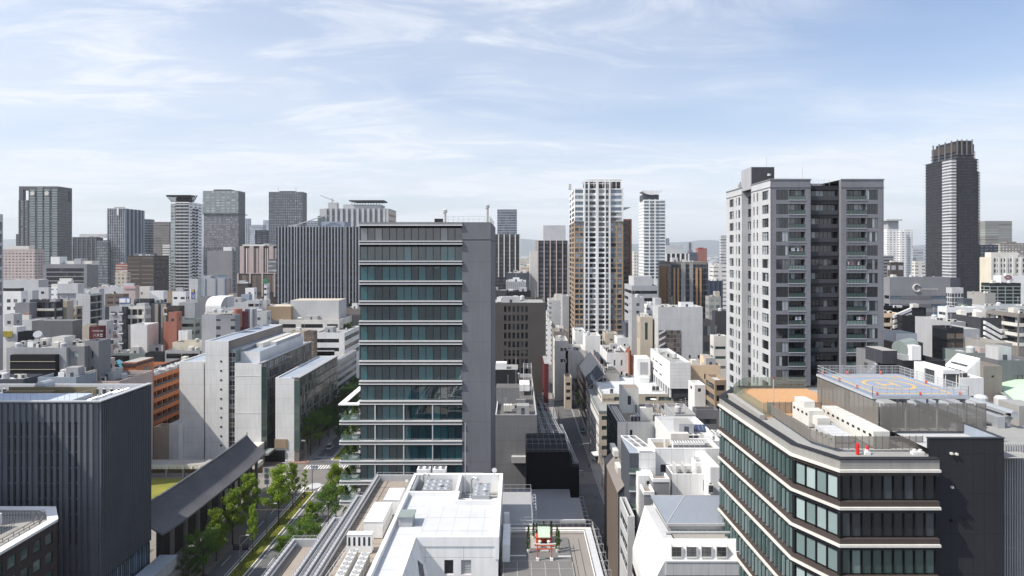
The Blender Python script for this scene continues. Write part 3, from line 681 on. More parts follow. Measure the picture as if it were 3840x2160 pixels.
 fm.box(47.3,x1,72.003,72.3,zw-1.2,zw-.01,'charcoal');fm.box(47.2,x1+.1,71.93,72.32,zw,zw+.1,'darkgrey');fm.box(x1-.3,x1+.1,72.33,84,zw,zw+.1,'darkgrey');fm.box(x1-.3,x1,72.33,84,zw-1.5,zw-.003,'bluegrey');fm.face([(47.3,72.3,zw-1.2),(x1-.3,72.3,zw-1.2),(x1-.3,84,zw-1.2),(47.3,84,zw-1.2)],'roofwhite')
 b.part('flank_wall',fm)
 for(px,py)in((3567,1825),(3584,1701),(3475+90,1699),(3564,1950),(3600,1950),(3616,1950)):
  m=MB('offwhite' if py<1900 else 'black');x,z=wx(px,72),wz(py,72);m.box(x-.12,x+.12,71.7,71.998,z-.12,z+.1);b.part('flood_light',m)
 zd=zr+.25;m=MB();deck=grainy('orange_deck',(.50,.29,.15),1.5,.14,.8);m.prism([(35.2,90),(44.9,90),(44.9,91.2),(50,91.2),(50,108),(39.2,108),(35.4,102.2)],zr+.005,zd,deck);b.part('roof_deck',m)
 m=MB('white');m.prism([(34.3,88.6),(35.1,88.6),(35.3,102.4),(34.4,102.4)],zr+.005,zr+.7,'concrete');b.part('upstand',m)
 g=MB();sg=seeglass('terrace_glass',(.30,.31,.27),.72)
 for a_,c_ in(((35.25,90),(35.35,102.3)),((35.35,102.3),(39.2,108.2)),((39.2,108.2),(50,108.2)),((35.25,90),(37,90))):
  L=math.hypot(c_[0]-a_[0],c_[1]-a_[1]);n=max(1,int(L/1.3));top=zd+1.9
  for i in range(n):
   p0=(a_[0]+(c_[0]-a_[0])*(i+.02)/n,a_[1]+(c_[1]-a_[1])*(i+.02)/n);p1=(a_[0]+(c_[0]-a_[0])*(i+.98)/n,a_[1]+(c_[1]-a_[1])*(i+.98)/n);nx,ny=-(c_[1]-a_[1])/L*.02,(c_[0]-a_[0])/L*.02
   g.prism([p0,p1,(p1[0]+nx,p1[1]+ny),(p0[0]+nx,p0[1]+ny)],zd+.005,top,sg)
 b.part('balustrade',g)
 b.finish(100);reg(33,60,70.4,109,zt)
 def louvre(name_,label,pts,z0,z1,dz,m='steel',vs=1.1,grp=None):
  t=thing(name_,label,'screen',(pts[0][0],pts[0][1],z0),0,grp);o=(pts[0][0],pts[0][1],z0);s1=MB(m);s2=MB('midgrey')
  for k in range(len(pts)-1):
   a_,c_=pts[k],pts[k+1];L=math.hypot(c_[0]-a_[0],c_[1]-a_[1]);n=int((z1-z0-.25)/dz)
   for i in range(n+1):
    z=z0+.2+i*dz;s1.beam((*a_,z),(*c_,z),.054,m)
   nn=max(1,int(L/vs))
   for i in range(nn+1):x,y=a_[0]+(c_[0]-a_[0])*i/nn,a_[1]+(c_[1]-a_[1])*i/nn;s2.beam((x+.05,y+.07,z0+.004),(x+.05,y+.07,z1),.045,m)
  link('slats',s1.mesh('slats',o),t);link('frame',s2.mesh('frame',o),t);return t
 louvre('louvre_screen','low galvanised lattice screen around the rooftop equipment, in front of the orange deck',[(48.2,74.4),(37.8,74.4),(36.2,77.4),(36.5,91.4),(44.4,91.4)],zr+.3,zr+1.95,.13,'louvre',.8)
 louvre('louvre_screen','tall brown-grey louvre screen below the front edge of the helipad',[(58.4,78),(45.3,78)],zr+1.3,56.25,.12,'louvre')
 louvre('louvre_screen','louvre screen with bright panels behind it under the left edge of the helipad',[(45.1,78.2),(45.1,94)],zr+1.0,56.3,.13,'louvre')
 H=thing('helipad','blue-grey rooftop helipad with yellow ring, letter H and yellow square outline','helipad',(51.2,86.8,56.6));ho=(51.2,86.8,56.6)
 def hp(name_,mb,sm=False):return link(name_,mb.mesh(name_,ho),H)
 m=MB('bluegrey');m.box(45.0,57.4,79.4,94.2,56.45,56.8,'steel',grainy('helipad_paint',(.27,.31,.38),.8,.10,.6));hp('deck',m)
 yl=flat('yellow_marking',(.62,.40,.12),.6)
 m=MB(yl);zz=56.806;z2=56.812
 for(x0,x1,y0,y1)in((46.3,56.3,80.8,81.1),(46.3,56.3,92.2,92.5),(46.3,46.6,81.1,92.2),(56.0,56.3,81.1,92.2)):m.box(x0,x1,y0,y1,zz-.004,z2)
 hp('border_line',m)
 m=MB(yl);n=48;cx,cy=51.3,86.5
 for i in range(n):
  a0,a1=2*pi*i/n,2*pi*(i+1)/n
  m.face([(cx+2.85*cos(a0),cy+2.85*sin(a0),z2),(cx+3.3*cos(a0),cy+3.3*sin(a0),z2),(cx+3.3*cos(a1),cy+3.3*sin(a1),z2),(cx+2.85*cos(a1),cy+2.85*sin(a1),z2)],yl)
 hp('ring',m)
 m=MB(yl);m.box(cx-1.1,cx-.75,cy-1.6,cy+1.6,zz-.004,z2);m.box(cx+.75,cx+1.1,cy-1.6,cy+1.6,zz-.004,z2);m.box(cx-.749,cx+.749,cy-.2,cy+.2,zz-.004,z2);hp('letter',m)
 for i_,(s_,yy)in enumerate((('1.5t',91.2),('R',90.2))):
  me=txt(s_,2.0 if i_==0 else.8,.75,yl);o=link('letter',me,H,(54.2-ho[0],yy-ho[1],z2-ho[2]));o.rotation_euler=(-pi/2,0,0)
 for(x0,y0,x1,y1)in((45.1,79.5,57.3,79.5),(57.3,79.5,57.3,94.1),(57.3,94.1,45.1,94.1),(45.1,94.1,45.1,79.5)):hp('railing',railing(x0,y0,x1,y1,56.8,1.25,.9 if y0==y1 else 1.4,'steel',3))
 m=railing(45.1,94.1,57.3,94.1,56.8,1.2,.2,'steel',1,.018);m2=railing(57.3,79.5,57.3,94.1,56.8,1.2,.2,'steel',1,.018);hp('balusters',m);hp('balusters',m2)
 lm=flat('red_lamp_glass',(.55,.10,.07),.3)
 for(x,y)in((45.7,93.6),(49.4,93.7),(54.5,93.8),(45.6,88.6),(45.6,84),(46,80),(51.5,80),(56.6,80),(56.8,87)):
  m=MB(lm);m.lathe([(.12,56.81),(.12,56.95),(.16,57.0),(.14,57.22),(.05,57.28)],x,y,lm,8);hp('lamp',m)
 m=MB('steel')
 for x in(45.6,49.6,53.6,57.0):m.box(x-.12,x+.12,79.6,94,56.1,56.449);m.box(x-.1,x+.1,77.9,79.55,56.0,56.3);m.cyl(x,79.9,zr+.01,56.1,.14);m.cyl(x,93.8,zr+.01,56.1,.14);m.cyl(x,87,zr+.01,56.1,.14)
 hp('steel_frame',m)
 m=MB('steel');m.beam((51.8,94.3,54.9),(54.0,94.3,58.2),.05);m.beam((52.4,94.9,54.9),(54.6,94.9,58.2),.05)
 for i in range(9):t_=i/8;m.box(51.8+2.2*t_,52.1+2.2*t_,94.3,94.9,54.9+3.3*t_,54.95+3.3*t_)
 hp('stair',m)
 def unit(name_,label,bx,m='offwhite',extra=None,cat='rooftop unit'):
  x0,x1,y0,y1,z0,z1=bx;t=thing(name_,label,cat,((x0+x1)/2,(y0+y1)/2,z0));o=tuple(t.location);mb=MB(m);mb.box(x0,x1,y0,y1,z0+.15,z1);n=max(2,int((y1-y0)/1.2))
  link('casing',mb.mesh('casing',o),t)
  k=MB('grey');
  for i in range(n):
   yy=y0+(i+.3)*(y1-y0)/n;k.box(x0-.03,x0-.003,yy,yy+(y1-y0)/n*.45,z1-.75,z1-.45,'charcoal');k.box(x0+.1,x1-.1,yy+.5,yy+.54,z1+.002,z1+.05,'palegrey')
  k.box(x0+.1,x1-.1,y0+.1,y0+.3,z0,z0+.149);k.box(x0+.1,x1-.1,y1-.3,y1-.1,z0,z0+.149)
  link('vents',k.mesh('vents',o),t)
  if extra:e=MB(m);extra(e);link('duct',e.mesh('duct',o),t)
  return t
 unit('air_handler','long white air handling unit lying below the helipad, right of the pale duct box',(43.0,45.0,75.6,88.4,zr,zr+2.1))
 unit('air_handler','square white duct box with sloped cowl standing beside the orange deck',(39.4,41.5,84.6,89.6,zr,zr+2.3),extra=lambda e:(e.box(39.5,41.0,86.2,89.2,zr+2.303,zr+3.2),e.box(39.9,41.6,83.2,84.59,zr+.6,zr+1.7)))
 unit('air_handler','low grey plant box inside the lattice screen near the roof corner',(39.2,41.6,77.5,82.5,zr,zr+1.0),'palegrey')
 m=MB('steel~')
 for q in((41.9,84.5,79.0),(42.3,86.5,78.5)):m.beam((q[0],q[1],zr+1.1),(q[0]-.4,q[2],zr+.55),.13,n=10)
 one('duct_pipes','two slanting bare metal pipes beside the long white rooftop unit','pipes',m,(42,82,zr))
 for i,(x,y,r_,l)in enumerate(((39.9,73.4,.19,'taller red fire cylinder at the front edge of the wedge office roof'),(41.1,73.5,.14,'smaller red fire cylinder at the front edge of the wedge office roof'),(44.75,91.6,.2,'red cylinder at the corner between the orange deck and the louvre screen'))):
  m=MB(flat('fire_red',(.6,.02,.02),.4));m.lathe([(r_,zr+.02),(r_,zr+1.2-i*.3),(r_*.7,zr+1.35-i*.3),(.04,zr+1.4-i*.3)],x,y,None,12);one('fire_cylinder',l,'cylinder',m,(x,y,zr))
 for i,x in enumerate((40.7,46.3,47.0)):
  m=MB('white');m.box(x,x+.65,73.2,73.8,zr+.004,zr+.35);m.box(x+.2,x+.45,73.35,73.65,zr+.351,zr+.6);one('plinth','small white concrete plinth near the front edge of the wedge office roof','plinth',m,(x,73.5,zr),'plinths on the wedge office roof')
 m=MB('steel');m.cyl(39.3,96,zr,wz(1418,96),.07);m.cyl(39.3,96,wz(1420,96),wz(1416,96)+.1,.12,'red');one('lightning_rod','thin pole with red tip rising in front of the orange roof deck','pole',m,(39.3,96,zr))
corner_office()
# ---- neighbour right of the dark flank wall: louvred screen building
def right_edge():
 Y=74.5;x0=wx(3768,Y);z=wz(1664,Y)
 b=Bld('office_building','building behind vertical grey louvres at the lower right edge','office building',(x0+6,Y,0),z)
 m=MB('lightgrey');m.box(x0+.1,x0+14,Y+1.2,Y+12,0,z-1.2,'lightgrey','roof');b.part('walls',m)
 m=MB('lightgrey')
 for i in range(46):x=x0+i*.3;m.box(x,x+.09,Y,Y+.22,0,z)
 b.part('louvres',m);m=MB('grey')
 for k in range(9):m.box(x0,x0+14,Y+.23,Y+.4,z-.3-k*4.1,z-.1-k*4.1);m.beam((x0,Y+.7,z-4-k*4.1),(x0+7,Y+.7,z-1.2-k*4.1),.05)
 b.part('frame',m)
 b.finish();reg(x0,x0+14,Y,Y+12,z)
 Y=84;
 b=Bld('plant_building','low grey building with big silver ducts on its roof, beside the louvre screen','building',(64,Y,0),50)
 m=MB('slate');m.box(60.2,80,Y,104,0,wz(1640,Y),'slate','roofdark');zq=wz(1640,Y);b.part('walls',m)
 for i,x in enumerate((60.8,62.4,65.4)):
  m=MB('steel~');m.box(x,x+1.0,85.2,86.2,zq+.004,zq+2.4-.2*(i<2));m.box(x,x+1.0,86.22,97+i,zq+1.3,zq+2.4);b.part('duct',m)
 m=MB('steel~')
 for i in range(8):
  a0,a1=pi/2*i/8,pi/2*(i+1)/8;m.beam((67.4,86.4+1.6*cos(a0)-1.6,zq+1.8+1.6*sin(a0)-.6),(67.4,86.4+1.6*cos(a1)-1.6,zq+1.8+1.6*sin(a1)-.6),.55,n=8)
 m.beam((67.4,84.8,zq+2.8),(67.4,100,zq+2.8),.55,n=8);m.beam((67.4,86.4,zq),(67.4,86.4,zq+1.6),.55,n=8);b.part('duct',m)
 m=MB('steel');m.box(60,72,84.1,84.35,zq+.5,zq+.7);b.part('beam',m);clutter(b,70,79,88,103,zq,4,random.Random(4));b.finish()
 reg(60.2,80,Y,104,zq+2)
right_edge()
# ================================================================== N
def fin_building():
 Y=118.0;x1=-79.0;x0=-112;zt=46.9;Y1=134.4
 b=Bld('office_building','dark slate office block with vertical fins on every wall, lower left','office building',(x1-12,Y,0),zt)
 m=MB('slate');cols=[];rows=[]
 base=x1-(990-815)/2.6833*Y/F
 for c in((85,115),(147,177),(208,238),(270,300),(390,420),(452,485),(514,545),(575,605),(697,727),(757,787)):cols.append((wx(c[0]/2.6833,Y)-x0,wx(c[1]/2.6833,Y)-x0))
 pitch=156/2.6833*Y/F;zt1=wz(1120+1240/2.6833,Y)
 rows=[(zt1-2.7-k*pitch,zt1-k*pitch)for k in range(8)][::-1]
 for(q,w_,h)in facade(m,(x0,Y),0,x1-x0,0,zt,cols,rows,.45,'finblue|60x2.9'):b.win(*q,0,w_,h,1,1,'dark','black')
 m.face([(x1,Y,0),(x1,Y1,0),(x1,Y1,zt-.3),(x1,Y,zt-.3)],'charcoal');m.face([(x1,Y1,0),(x0,Y1,0),(x0,Y1,zt),(x1,Y1,zt)],'charcoal')
 roof(m,x0,x1,Y,Y1,zt,'bluegrey',1.6,'palegrey',.5);b.part('walls',m)  # blue cast of shade put into the roof colour
 f=MB('darkgrey')
 for i in range(-6,15):
  xa,xb_=wx((116+61.2*i)/2.6833,Y),wx((146+61.2*i)/2.6833,Y)
  if xa>x0 and xb_<x1:f.box(xa,xb_,Y-.34,Y-.003,0,zt-.35,'finblue|9x4')
 b.part('pilasters',f);f=MB('finblue');n=27
 for i in range(n):
  y=Y+.1+i*(Y1-Y-.3)/(n-1);f.box(x1+.003,x1+.45,y,y+.14,13.3,zt-.3)
 b.part('fins',f)
 g=MB('steel')
 for i in range(26):y=Y+.3+i*.62;b.win(x1+.09,y,.4,pi/2,.56,12.6,1,3,'blue','black')
 c=MB('palegrey~');c.box(x0,x1+.7,Y-.42,Y+.5,zt+.003,zt+.2);c.box(x1-.4,x1+.72,Y+.501,Y1+.1,zt+.003,zt+.2);b.part('coping',c)
 zr=zt-1.6
 m=MB('white');m.box(x1-31,x1-7.5,Y+3,Y+9.5,zr+.01,zr+1.1,'palegrey',grainy('roof_membrane',(.42,.48,.58),.5,.15));b.part('roof_deck',m)  # deck top tinted with the same bluish shade
 m=MB('gold');m.box(x1-26,x1-8.0,Y+11.2,Y+11.5,zr+.01,zr+2.0,flat('amber_panel',(.20,.165,.095),.4));m.box(x1-26,x1-16,Y+9.8,Y+11.1,zr+.01,zr+1.4,flat('amber_panel',(.20,.165,.095),.4));b.part('screen',m)
 b.part('railing',railing(x1-34,Y+2.2,x1-8,Y+2.2,zr,2.6,1.3,'steel'));b.part('railing',railing(x1-7,Y+2.2,x1-3.6,Y+10,zr,2.6,1.3,'steel'))
 R=random.Random(3)
 for i in range(16):item(b,'air_conditioner',x1-28+i*1.6,Y+13,zr,0,(.9,.9,.9))
 for i in range(7):m=MB('white~');y=Y+2+i*1.8;m.beam((x1-6+i*.25,y,zr+.5),(x1-3+.1*i,y+.5,zr+1.3+R.random()*.5),.18,n=8);m.cyl(x1-5+i*.3,y+.6,zr,zr+1.1,.3,n=10);b.part('pipe',m)
 m=MB('steel~');m.beam((x1-20,Y+11.8,zr+1.8),(x1-20,Y+14.5,zr+1.8),1.2,n=14);b.part('exhaust_drum',m)
 b.finish();reg(x0,x1,Y,Y1,zt)
 B('dark slate plant tower at the left edge, behind the roof of the finned block','B1',-200,235,810,980,Y=186,D=8,wall='slate',front=None,side=None,rf='roofwhite',rt=2)
fin_building()
m=MB('grey');m.box(-156,-118,92,120,0,80,'grey','roof');structure('unseen_shade_tower',m)  # unseen tower added beyond the left edge to shade the finned block
def brick_corner():
 X=-77.6;Z=30.0
 b=Bld('office_building','dark brick office building with pale coping and solar panels on the roof, bottom left corner','office building',(X-8,90,0),Z)
 P=[(X,78),(X,105.6),(X-4.3,110.8),(X-34,110.8),(X-34,78)]
 m=MB('darkbrown');W=27.6;rows=[(Z-3.4-k*3.15,Z-1.55-k*3.15)for k in range(7)][::-1];cols=[(W-1.0-2.55*i-1.7,W-1.0-2.55*i)for i in range(10)][::-1]
 for(q,w_,h)in facade(m,(X,78),pi/2,W,0,Z,cols,rows,.25,'darkbrown|.3x.1'):b.win(*q,pi/2,w_,h,1,1,'green','charcoal')
 m.face([(X,105.6,0),(X-4.3,110.8,0),(X-4.3,110.8,Z),(X,105.6,Z)],'darkbrown');m.face([(X-34,78,0),(X,78,0),(X,78,Z),(X-34,78,Z)],'darkbrown');m.face([(X-4.3,110.8,0),(X-34,110.8,0),(X-34,110.8,Z),(X-4.3,110.8,Z)],'darkbrown')
 b.part('walls',m);Q=[(X-1.3,78),(X-1.3,105.1),(X-5.0,109.5),(X-34,109.5)]
 m=MB('offwhite');m.face([(p[0],p[1],Z-.35)for p in[(X-.2,78),(X-.2,105.5),(X-4.4,110.5),(X-34,110.5),(X-34,78)]],'concrete');b.part('roof',m)
 m=MB('white')
 for i in range(3):
  a,c=P[i],P[i+1];d,e=Q[i],Q[i+1]
  m.face([(a[0]+.15,a[1],Z+.12),(c[0]+.1*(i<2),c[1]+.15*(i>0),Z+.12),(e[0],e[1],Z+.12),(d[0],d[1],Z+.12)],'white');m.face([(a[0]+.15,a[1],Z-.3),(c[0]+.1*(i<2),c[1]+.15*(i>0),Z-.3),(c[0]+.1*(i<2),c[1]+.15*(i>0),Z+.12),(a[0]+.15,a[1],Z+.12)],'white');m.face([(e[0],e[1],Z-.34),(d[0],d[1],Z-.34),(d[0],d[1],Z+.12),(e[0],e[1],Z+.12)],'white')
 b.part('coping',m)
 for k,dx in enumerate((2.0,2.9)):
  r=MB('taupe');pts=[(X-dx,78),(X-dx,104.5),(X-dx-1,106.5),(X-dx-3,108.2),(X-34,108.4)]
  for i in range(4):r.beam((*pts[i],Z+.35),(*pts[i+1],Z+.35),.09,n=6)
  for i in range(13):r.cyl(X-dx,79+i*2.1,Z-.34,Z+.35,.06)
  b.part('window_rail',r)
 b.part('railing',railing(X-5.2,78,X-5.2,103,Z-.3,1.4,.5,'charcoal',2,.025));b.part('railing',railing(X-5.2,106.5,X-30,106.5,Z-.3,1.3,.5,'charcoal',2,.025))
 b.finish()
 reg(X-34,X,78,110.8,Z)
 t=thing('solar_panels','tilted dark solar panel array on the roof of the brick building, bottom left','solar panels',(X-14,98,Z));o=tuple(t.location)
 for i in range(7):
  for j in range(4):
   p=MB(flat('solar_cell',(.10,.10,.11),.25));x0=X-7.4-(i+1)*1.7;y0=92+j*2.6;z0=Z+1.0+j*.33;p.prism([(x0,y0),(x0+1.6,y0),(x0+1.6,y0+2.5),(x0,y0+2.5)],[z0,z0,z0+.31,z0+.31],[z0+.06,z0+.06,z0+.37,z0+.37]);link('panel',p.mesh('panel',o),t)
 f=MB('white');f.box(X-19.6,X-7.2,102.6,103.0,Z+.4,Z+2.2);f.box(X-19.6,X-7.2,91.6,91.75,Z-.3,Z+.85,'steel')
 for i in range(8):f.box(X-7.6-i*1.7,X-7.45-i*1.7,92,102.5,Z+.55,Z+.75,'steel')
 link('frame',f.mesh('frame',o),t)
brick_corner()
def white_roof_building():
 Z=38.0;zr=37.4
 b=Bld('office_building','white stepped building with big white roof and sunken tank yard, bottom centre','office building',(-12,81.3,0),Z)
 X0,X1,YN,YF=-17.15,-2.5,81.3,104.6;XI=-13.2
 W='white|5x2.6';m=MB(W)
 rows=[(33.2,35.1)];
 for(q,w_,h)in facade(m,(XI,YN),0,X1-XI,0,Z-.02,[(3.7,4.9),(5.9,7.2)],rows,.3,W):b.win(*q,0,w_,h,1,1 if w_<1.25 else 6,'dark' if w_<1.25 else 'blind','lightgrey')
 m.face([(X1,YN,0),(X1,YF,0),(X1,YF,Z),(X1,YN,Z)],W);m.face([(X1,YF,0),(X0,YF,0),(X0,YF,Z),(X1,YF,Z)],W);m.face([(X0,YF,0),(X0,66,0),(X0,66,Z),(X0,YF,Z)],W)
 m.face([(X0,66,0),(XI,66,0),(XI,66,Z),(X0,66,Z)],W)
 b.part('walls',m)
 s=MB('white');a,c=(XI,YN-.002,Z-.02),(XI+2.6,YN-.002,31.2);d,e=(XI,66,Z-.02),(XI+2.6,66,31.2);s.face([d,e,c,a],'white|4x3');s.face([(XI,YN-.004,25),(XI+2.6,YN-.004,25),c,a],'white');b.part('sloping_wall',s)
 k=MB();
 def SP(v,t_):return(XI+2.6*v+.03,YN-t_,Z-.02-6.78*v+.03)
 k.face([SP(.24,2.6),SP(.42,3.9),SP(.62,2.6),SP(.42,1.3)][::-1],glass('dark'));b.part('diamond_window',k)
 mem=grainy('white_membrane',(.50,.51,.52),.22,.14,.75)
 m=MB(mem);m.face([(XI,YN,zr),(X1,YN,zr),(X1,95.9,zr),(XI,95.9,zr)]);m.face([(X0,66,zr),(XI,66,zr),(XI,96.9,zr),(X0,96.9,zr)])
 m.face([(XI,95.9,zr),(-8.9,95.9,zr),(-8.9,96.9,zr),(XI,96.9,zr)]);m.face([(X0,96.9,35.2),(X1,96.9,35.2),(X1,YF,35.2),(X0,YF,35.2)],'roof');m.face([(-8.9,93.5,35.2),(X1,93.5,35.2),(X1,96.9,35.2),(-8.9,96.9,35.2)],'roof')
 m.v=[tuple(v)for v in m.v];b.part('roof',m)
 p=MB('white')
 def par(x0,x1,y0,y1,z0=35.21):p.box(x0,x1,y0,y1,z0,Z+.12,'white')
 par(X0-.1,X0+.4,66,YF-.5,36.9);par(X1-.45,X1+.1,YN-.1,YF-.5,35.21);par(X0-.1,X1+.1,YF-.499,YF+.1);par(XI-.2,X1-.451,YN-.1,YN+.35,36.9);par(XI-.4,XI+.05,66,YN-.101,36.9)
 par(X0+.401,-8.9,96.5,96.9);par(-9.3,-8.9,93.1,96.49);par(-8.899,X1-.451,93.1,93.5);par(-9.6,-9.2,96.901,YF-.5)
 b.part('parapet',p)
 q=MB('lightgrey')
 for i in range(6):q.box(XI+.3+i*2.05,XI+.34+i*2.05,YN+.4,93,zr+.003,zr+.012)
 for y_ in(84.6,88.9):q.box(XI+.3,X1-.6,y_,y_+.04,zr+.013,zr+.018)
 for i in range(9):q.box(X0+.5,XI-.45,68+i*3.1,68.04+i*3.1,zr+.003,zr+.012)
 b.part('roof_seams',q)
 sh=MB('grey');sh.box(-16.3,-14.4,85.8,88.0,zr+.004,zr+1.25,'lightgrey');sh.box(-16.45,-14.25,85.6,88.2,zr+1.253,zr+1.45,'greengrey');b.part('roof_hatch',sh)
 zl=34.5;steps=[(-31,-27.5,86.5),(-27.5,-26.2,93.5),(-26.2,-25.0,102.0),(-25.0,X0-.11,111.4)]
 m=MB('concrete');rc=grainy('roof_pavers',(.27,.235,.20),.35,.22,.9,(.36,.31,.26))
 for(x0,x1,yf)in steps:
  m.face([(x1,yf,0),(x0,yf,0),(x0,yf,zl),(x1,yf,zl)],'grey');m.face([(x0,yf,0),(x0,66,0),(x0,66,zl),(x0,yf,zl)],'grey')
  m.face([(x0,66,zl),(x1,66,zl),(x1,yf,zl),(x0,yf,zl)],rc)
 m.face([(-31,66,0),(X0,66,0),(X0,66,zl),(-31,66,zl)],'grey');b.part('wing',m)
 gr=MB('black')
 for y in[66+2.1*i for i in range(22)]:gr.box(-24.4,X0-.9,y,y+.06,zl+.004,zl+.012)if y<110 else None
 gr.box(-22.9,-22.82,66,111,zl+.013,zl+.02);gr.box(-29.6,-29.53,66,86,zl+.004,zl+.012);b.part('paver_joints',gr)
 prev=66
 for i,(x0,x1,yf)in enumerate(steps):
  m=MB('lightgrey');h=zl+1.05;m.box(x0,x0+.38,66,yf,zl+.003,h);m.box(x0+.381,x1 if i<3 else x1-.01,yf-.4,yf,zl+.003,h);m.beam((x0+.7,66,h-.35),(x0+.7,yf-.7,h-.35),.11,'palegrey',n=8);b.part('parapet',m)
  r=railing(x0+.15,66,x0+.15,yf-.2,h+.02,.45,.8,'lightgrey',1,.03);b.part('maintenance_rail',r)
  r=railing(x0+.2,yf-.2,x1,yf-.2,h+.02,.4,1.0,'lightgrey',1,.03);b.part('maintenance_rail',r)
 b.part('railing',railing(-23.9,66,-22.2,97,zl,1.2,1.6,'white',2,.025))
 m=MB('steel');m.cyl(wx(1744.6,99),99,35.21,wz(1586,99),.055);b.part('flag_pole',m)
 m=MB('steel~');
 for y0 in(97.4,):m.beam((X0+.9,y0,38.0),(X0+.9,103.6,38.0),.3,n=8)
 b.part('pipe',m)
 b.finish();reg(-31,X1,66,111.4,Z)
 def boxunit(name_,label,x0,x1,y0,y1,z0,z1,cat='rooftop unit',slots=0,m='white'):
  t=thing(name_,label,cat,((x0+x1)/2,(y0+y1)/2,z0));o=tuple(t.location);q=MB(m);q.box(x0,x1,y0,y1,z0+.12,z1);link('casing',q.mesh('casing',o),t)
  q=MB('palegrey');n=int((y1-y0)/1.0)
  for i in range(1,n):q.box(x0-.02,x1+.02,y0+i*(y1-y0)/n-.03,y0+i*(y1-y0)/n+.03,z1+.002,z1+.06)
  q.box(x0-.05,x1+.05,y0-.05,y1+.05,z1-.12,z1-.02);q.box(x0+.1,x1-.1,y0+.05,y1-.05,z0+.003,z0+.118,'grey');link('seams',q.mesh('seams',o),t)
  if slots:
   w_=(x1-x0)/slots
   for i in range(slots):q=MB('charcoal');cx=x0+(i+.5)*w_;q.box(cx-.13,cx+.13,y0-.03,y0-.003,z0+1.1,z1-.35);link('louvre',q.mesh('louvre',o),t)
  for i in range(n):q=MB('grey');q.box(x1+.003,x1+.03,y0+(i+.6)*(y1-y0)/n,y0+(i+.7)*(y1-y0)/n,z0+1.0,z0+1.5);link('handle',q.mesh('handle',o),t)
  return t
 boxunit('equipment_cabinet','longest white cabinet on the brown roof left of the white roof',-21.8,-19.1,88.6,95.6,zl,36.95)
 boxunit('equipment_cabinet','white cabinet behind the longest one, nearest to the roof far edge',-20.6,-18.2,96.3,101.2,zl,37.0)
 boxunit('equipment_cabinet','white cabinet with five dark vertical louvres on the brown roof',-22.95,-19.6,84.2,85.3,zl,37.1,slots=5)
 def fans(label,x,y0,n,solid):
  t=thing('chiller_row',label,'chiller',(x,y0,zl));o=(x,y0,zl);q=MB('offwhite');q.box(x-.55,x+.55,y0,y0+n*1.15,zl+.15,zl+1.5);link('casing',q.mesh('casing',o),t)
  q=MB('grey')
  for i in range(n):q.box(x+.553,x+.58,y0+i*1.15+.12,y0+i*1.15+1.0,zl+.3,zl+1.3,'grey' if not solid else 'palegrey');q.box(x-.45,x+.45,y0+i*1.15+.1,y0+i*1.15+.25,zl+.003,zl+.149,'grey')
  link('grille',q.mesh('grille',o),t)
  for i in range(n):
   q=MB('palegrey');y=y0+i*1.15+.58;q.lathe([(.46,zl+1.503),(.46,zl+1.6),(.38,zl+1.6),(.38,zl+1.52)],x,y,'palegrey',16);q.cyl(x,y,zl+1.52,zl+1.58,.1,'white',8)
   for a in range(5):q.beam((x,y,zl+1.56),(x+.36*cos(a*1.257),y+.36*sin(a*1.257),zl+1.56),.05,'steel')
   q.cyl(x,y,zl+1.503,zl+1.515,.379,'darkgrey',16);link('fan',q.mesh('fan',o),t)
 fans('left row of white fan units on the brown roof, plain sides',-21.5,71.0,10,True)
 fans('right row of white fan units on the brown roof, with grey grilles',-19.75,70.0,10,False)
 def tank(label,x0,x1,y0,y1,z0,z1):
  t=thing('water_tank',label,'water tank',((x0+x1)/2,(y0+y1)/2,z0));o=tuple(t.location);st='steel~';q=MB(st);q.box(x0,x1,y0,y1,z0+.3,z1);q.box(x0+.1,x1-.1,y0+.1,y1-.1,z0+.003,z0+.299,'grey');link('tank_body',q.mesh('tank_body',o),t)
  q=MB(st);nx,ny=max(2,round((x1-x0)/1.1)),max(2,round((y1-y0)/1.4))
  for i in range(nx):
   for j in range(ny):q.lathe([(.42,z1+.002),(.36,z1+.1),(.2,z1+.17),(.02,z1+.19)],x0+(i+.5)*(x1-x0)/nx,y0+(j+.5)*(y1-y0)/ny,st,12)
   cx=x0+(i+.5)*(x1-x0)/nx
   for k,zz in enumerate((z0+.9,z0+1.9)):
    if zz<z1-.3:q.lathe([(.4,0),(.3,.1),(.05,.15)],0,0,st,10);nv=30;q.v[-nv:]=[(cx+v[0],y0-.003-v[2],zz+v[1])for v in q.v[-nv:]]
  link('panels',q.mesh('panels',o,smooth=False),t)
  q=MB('steel');q.lathe([(.35,z1+.2),(.35,z1+.3),(.1,z1+.42)],(x0+x1)/2+.6,(y0+y1)/2-.8,'palegrey',12)
  for xx,yy in((x0+.3,y1-.4),(x1-.4,y0+.9)):q.beam((xx,yy,z1+.01),(xx,yy,z1+.6),.06)
  link('hatch',q.mesh('hatch',o),t)
  q=MB('steel~');pp=[(x0-.5,y1+.2,z0+.5),(x0-.5,y1+.2,z1+.5),(x0-.2,y1,z1+.85),(x0+.4,y1-.3,z1+.85),(x0+.7,y1-.4,z1+.5)]
  for i in range(4):q.beam(pp[i],pp[i+1],.16,n=8)
  link('pipe',q.mesh('pipe',o),t)
 tank('larger panelled metal water tank in the left half of the roof yard',-14.9,-10.6,97.6,102.4,35.2,38.0)
 tank('smaller panelled metal water tank in the right half of the roof yard',-6.9,-4.3,95.3,100.6,35.2,38.0)
 m=MB('greengrey');m.lathe([(.42,35.22),(.42,37.6),(.45,37.62),(.45,37.75),(.36,37.75),(.36,37.3)],-8.2,94.4,'greengrey',14);one('vent_pipe','stubby pale green cylinder with rusty rim in the roof yard corner','vent',m,(-8.2,94.4,35.2))
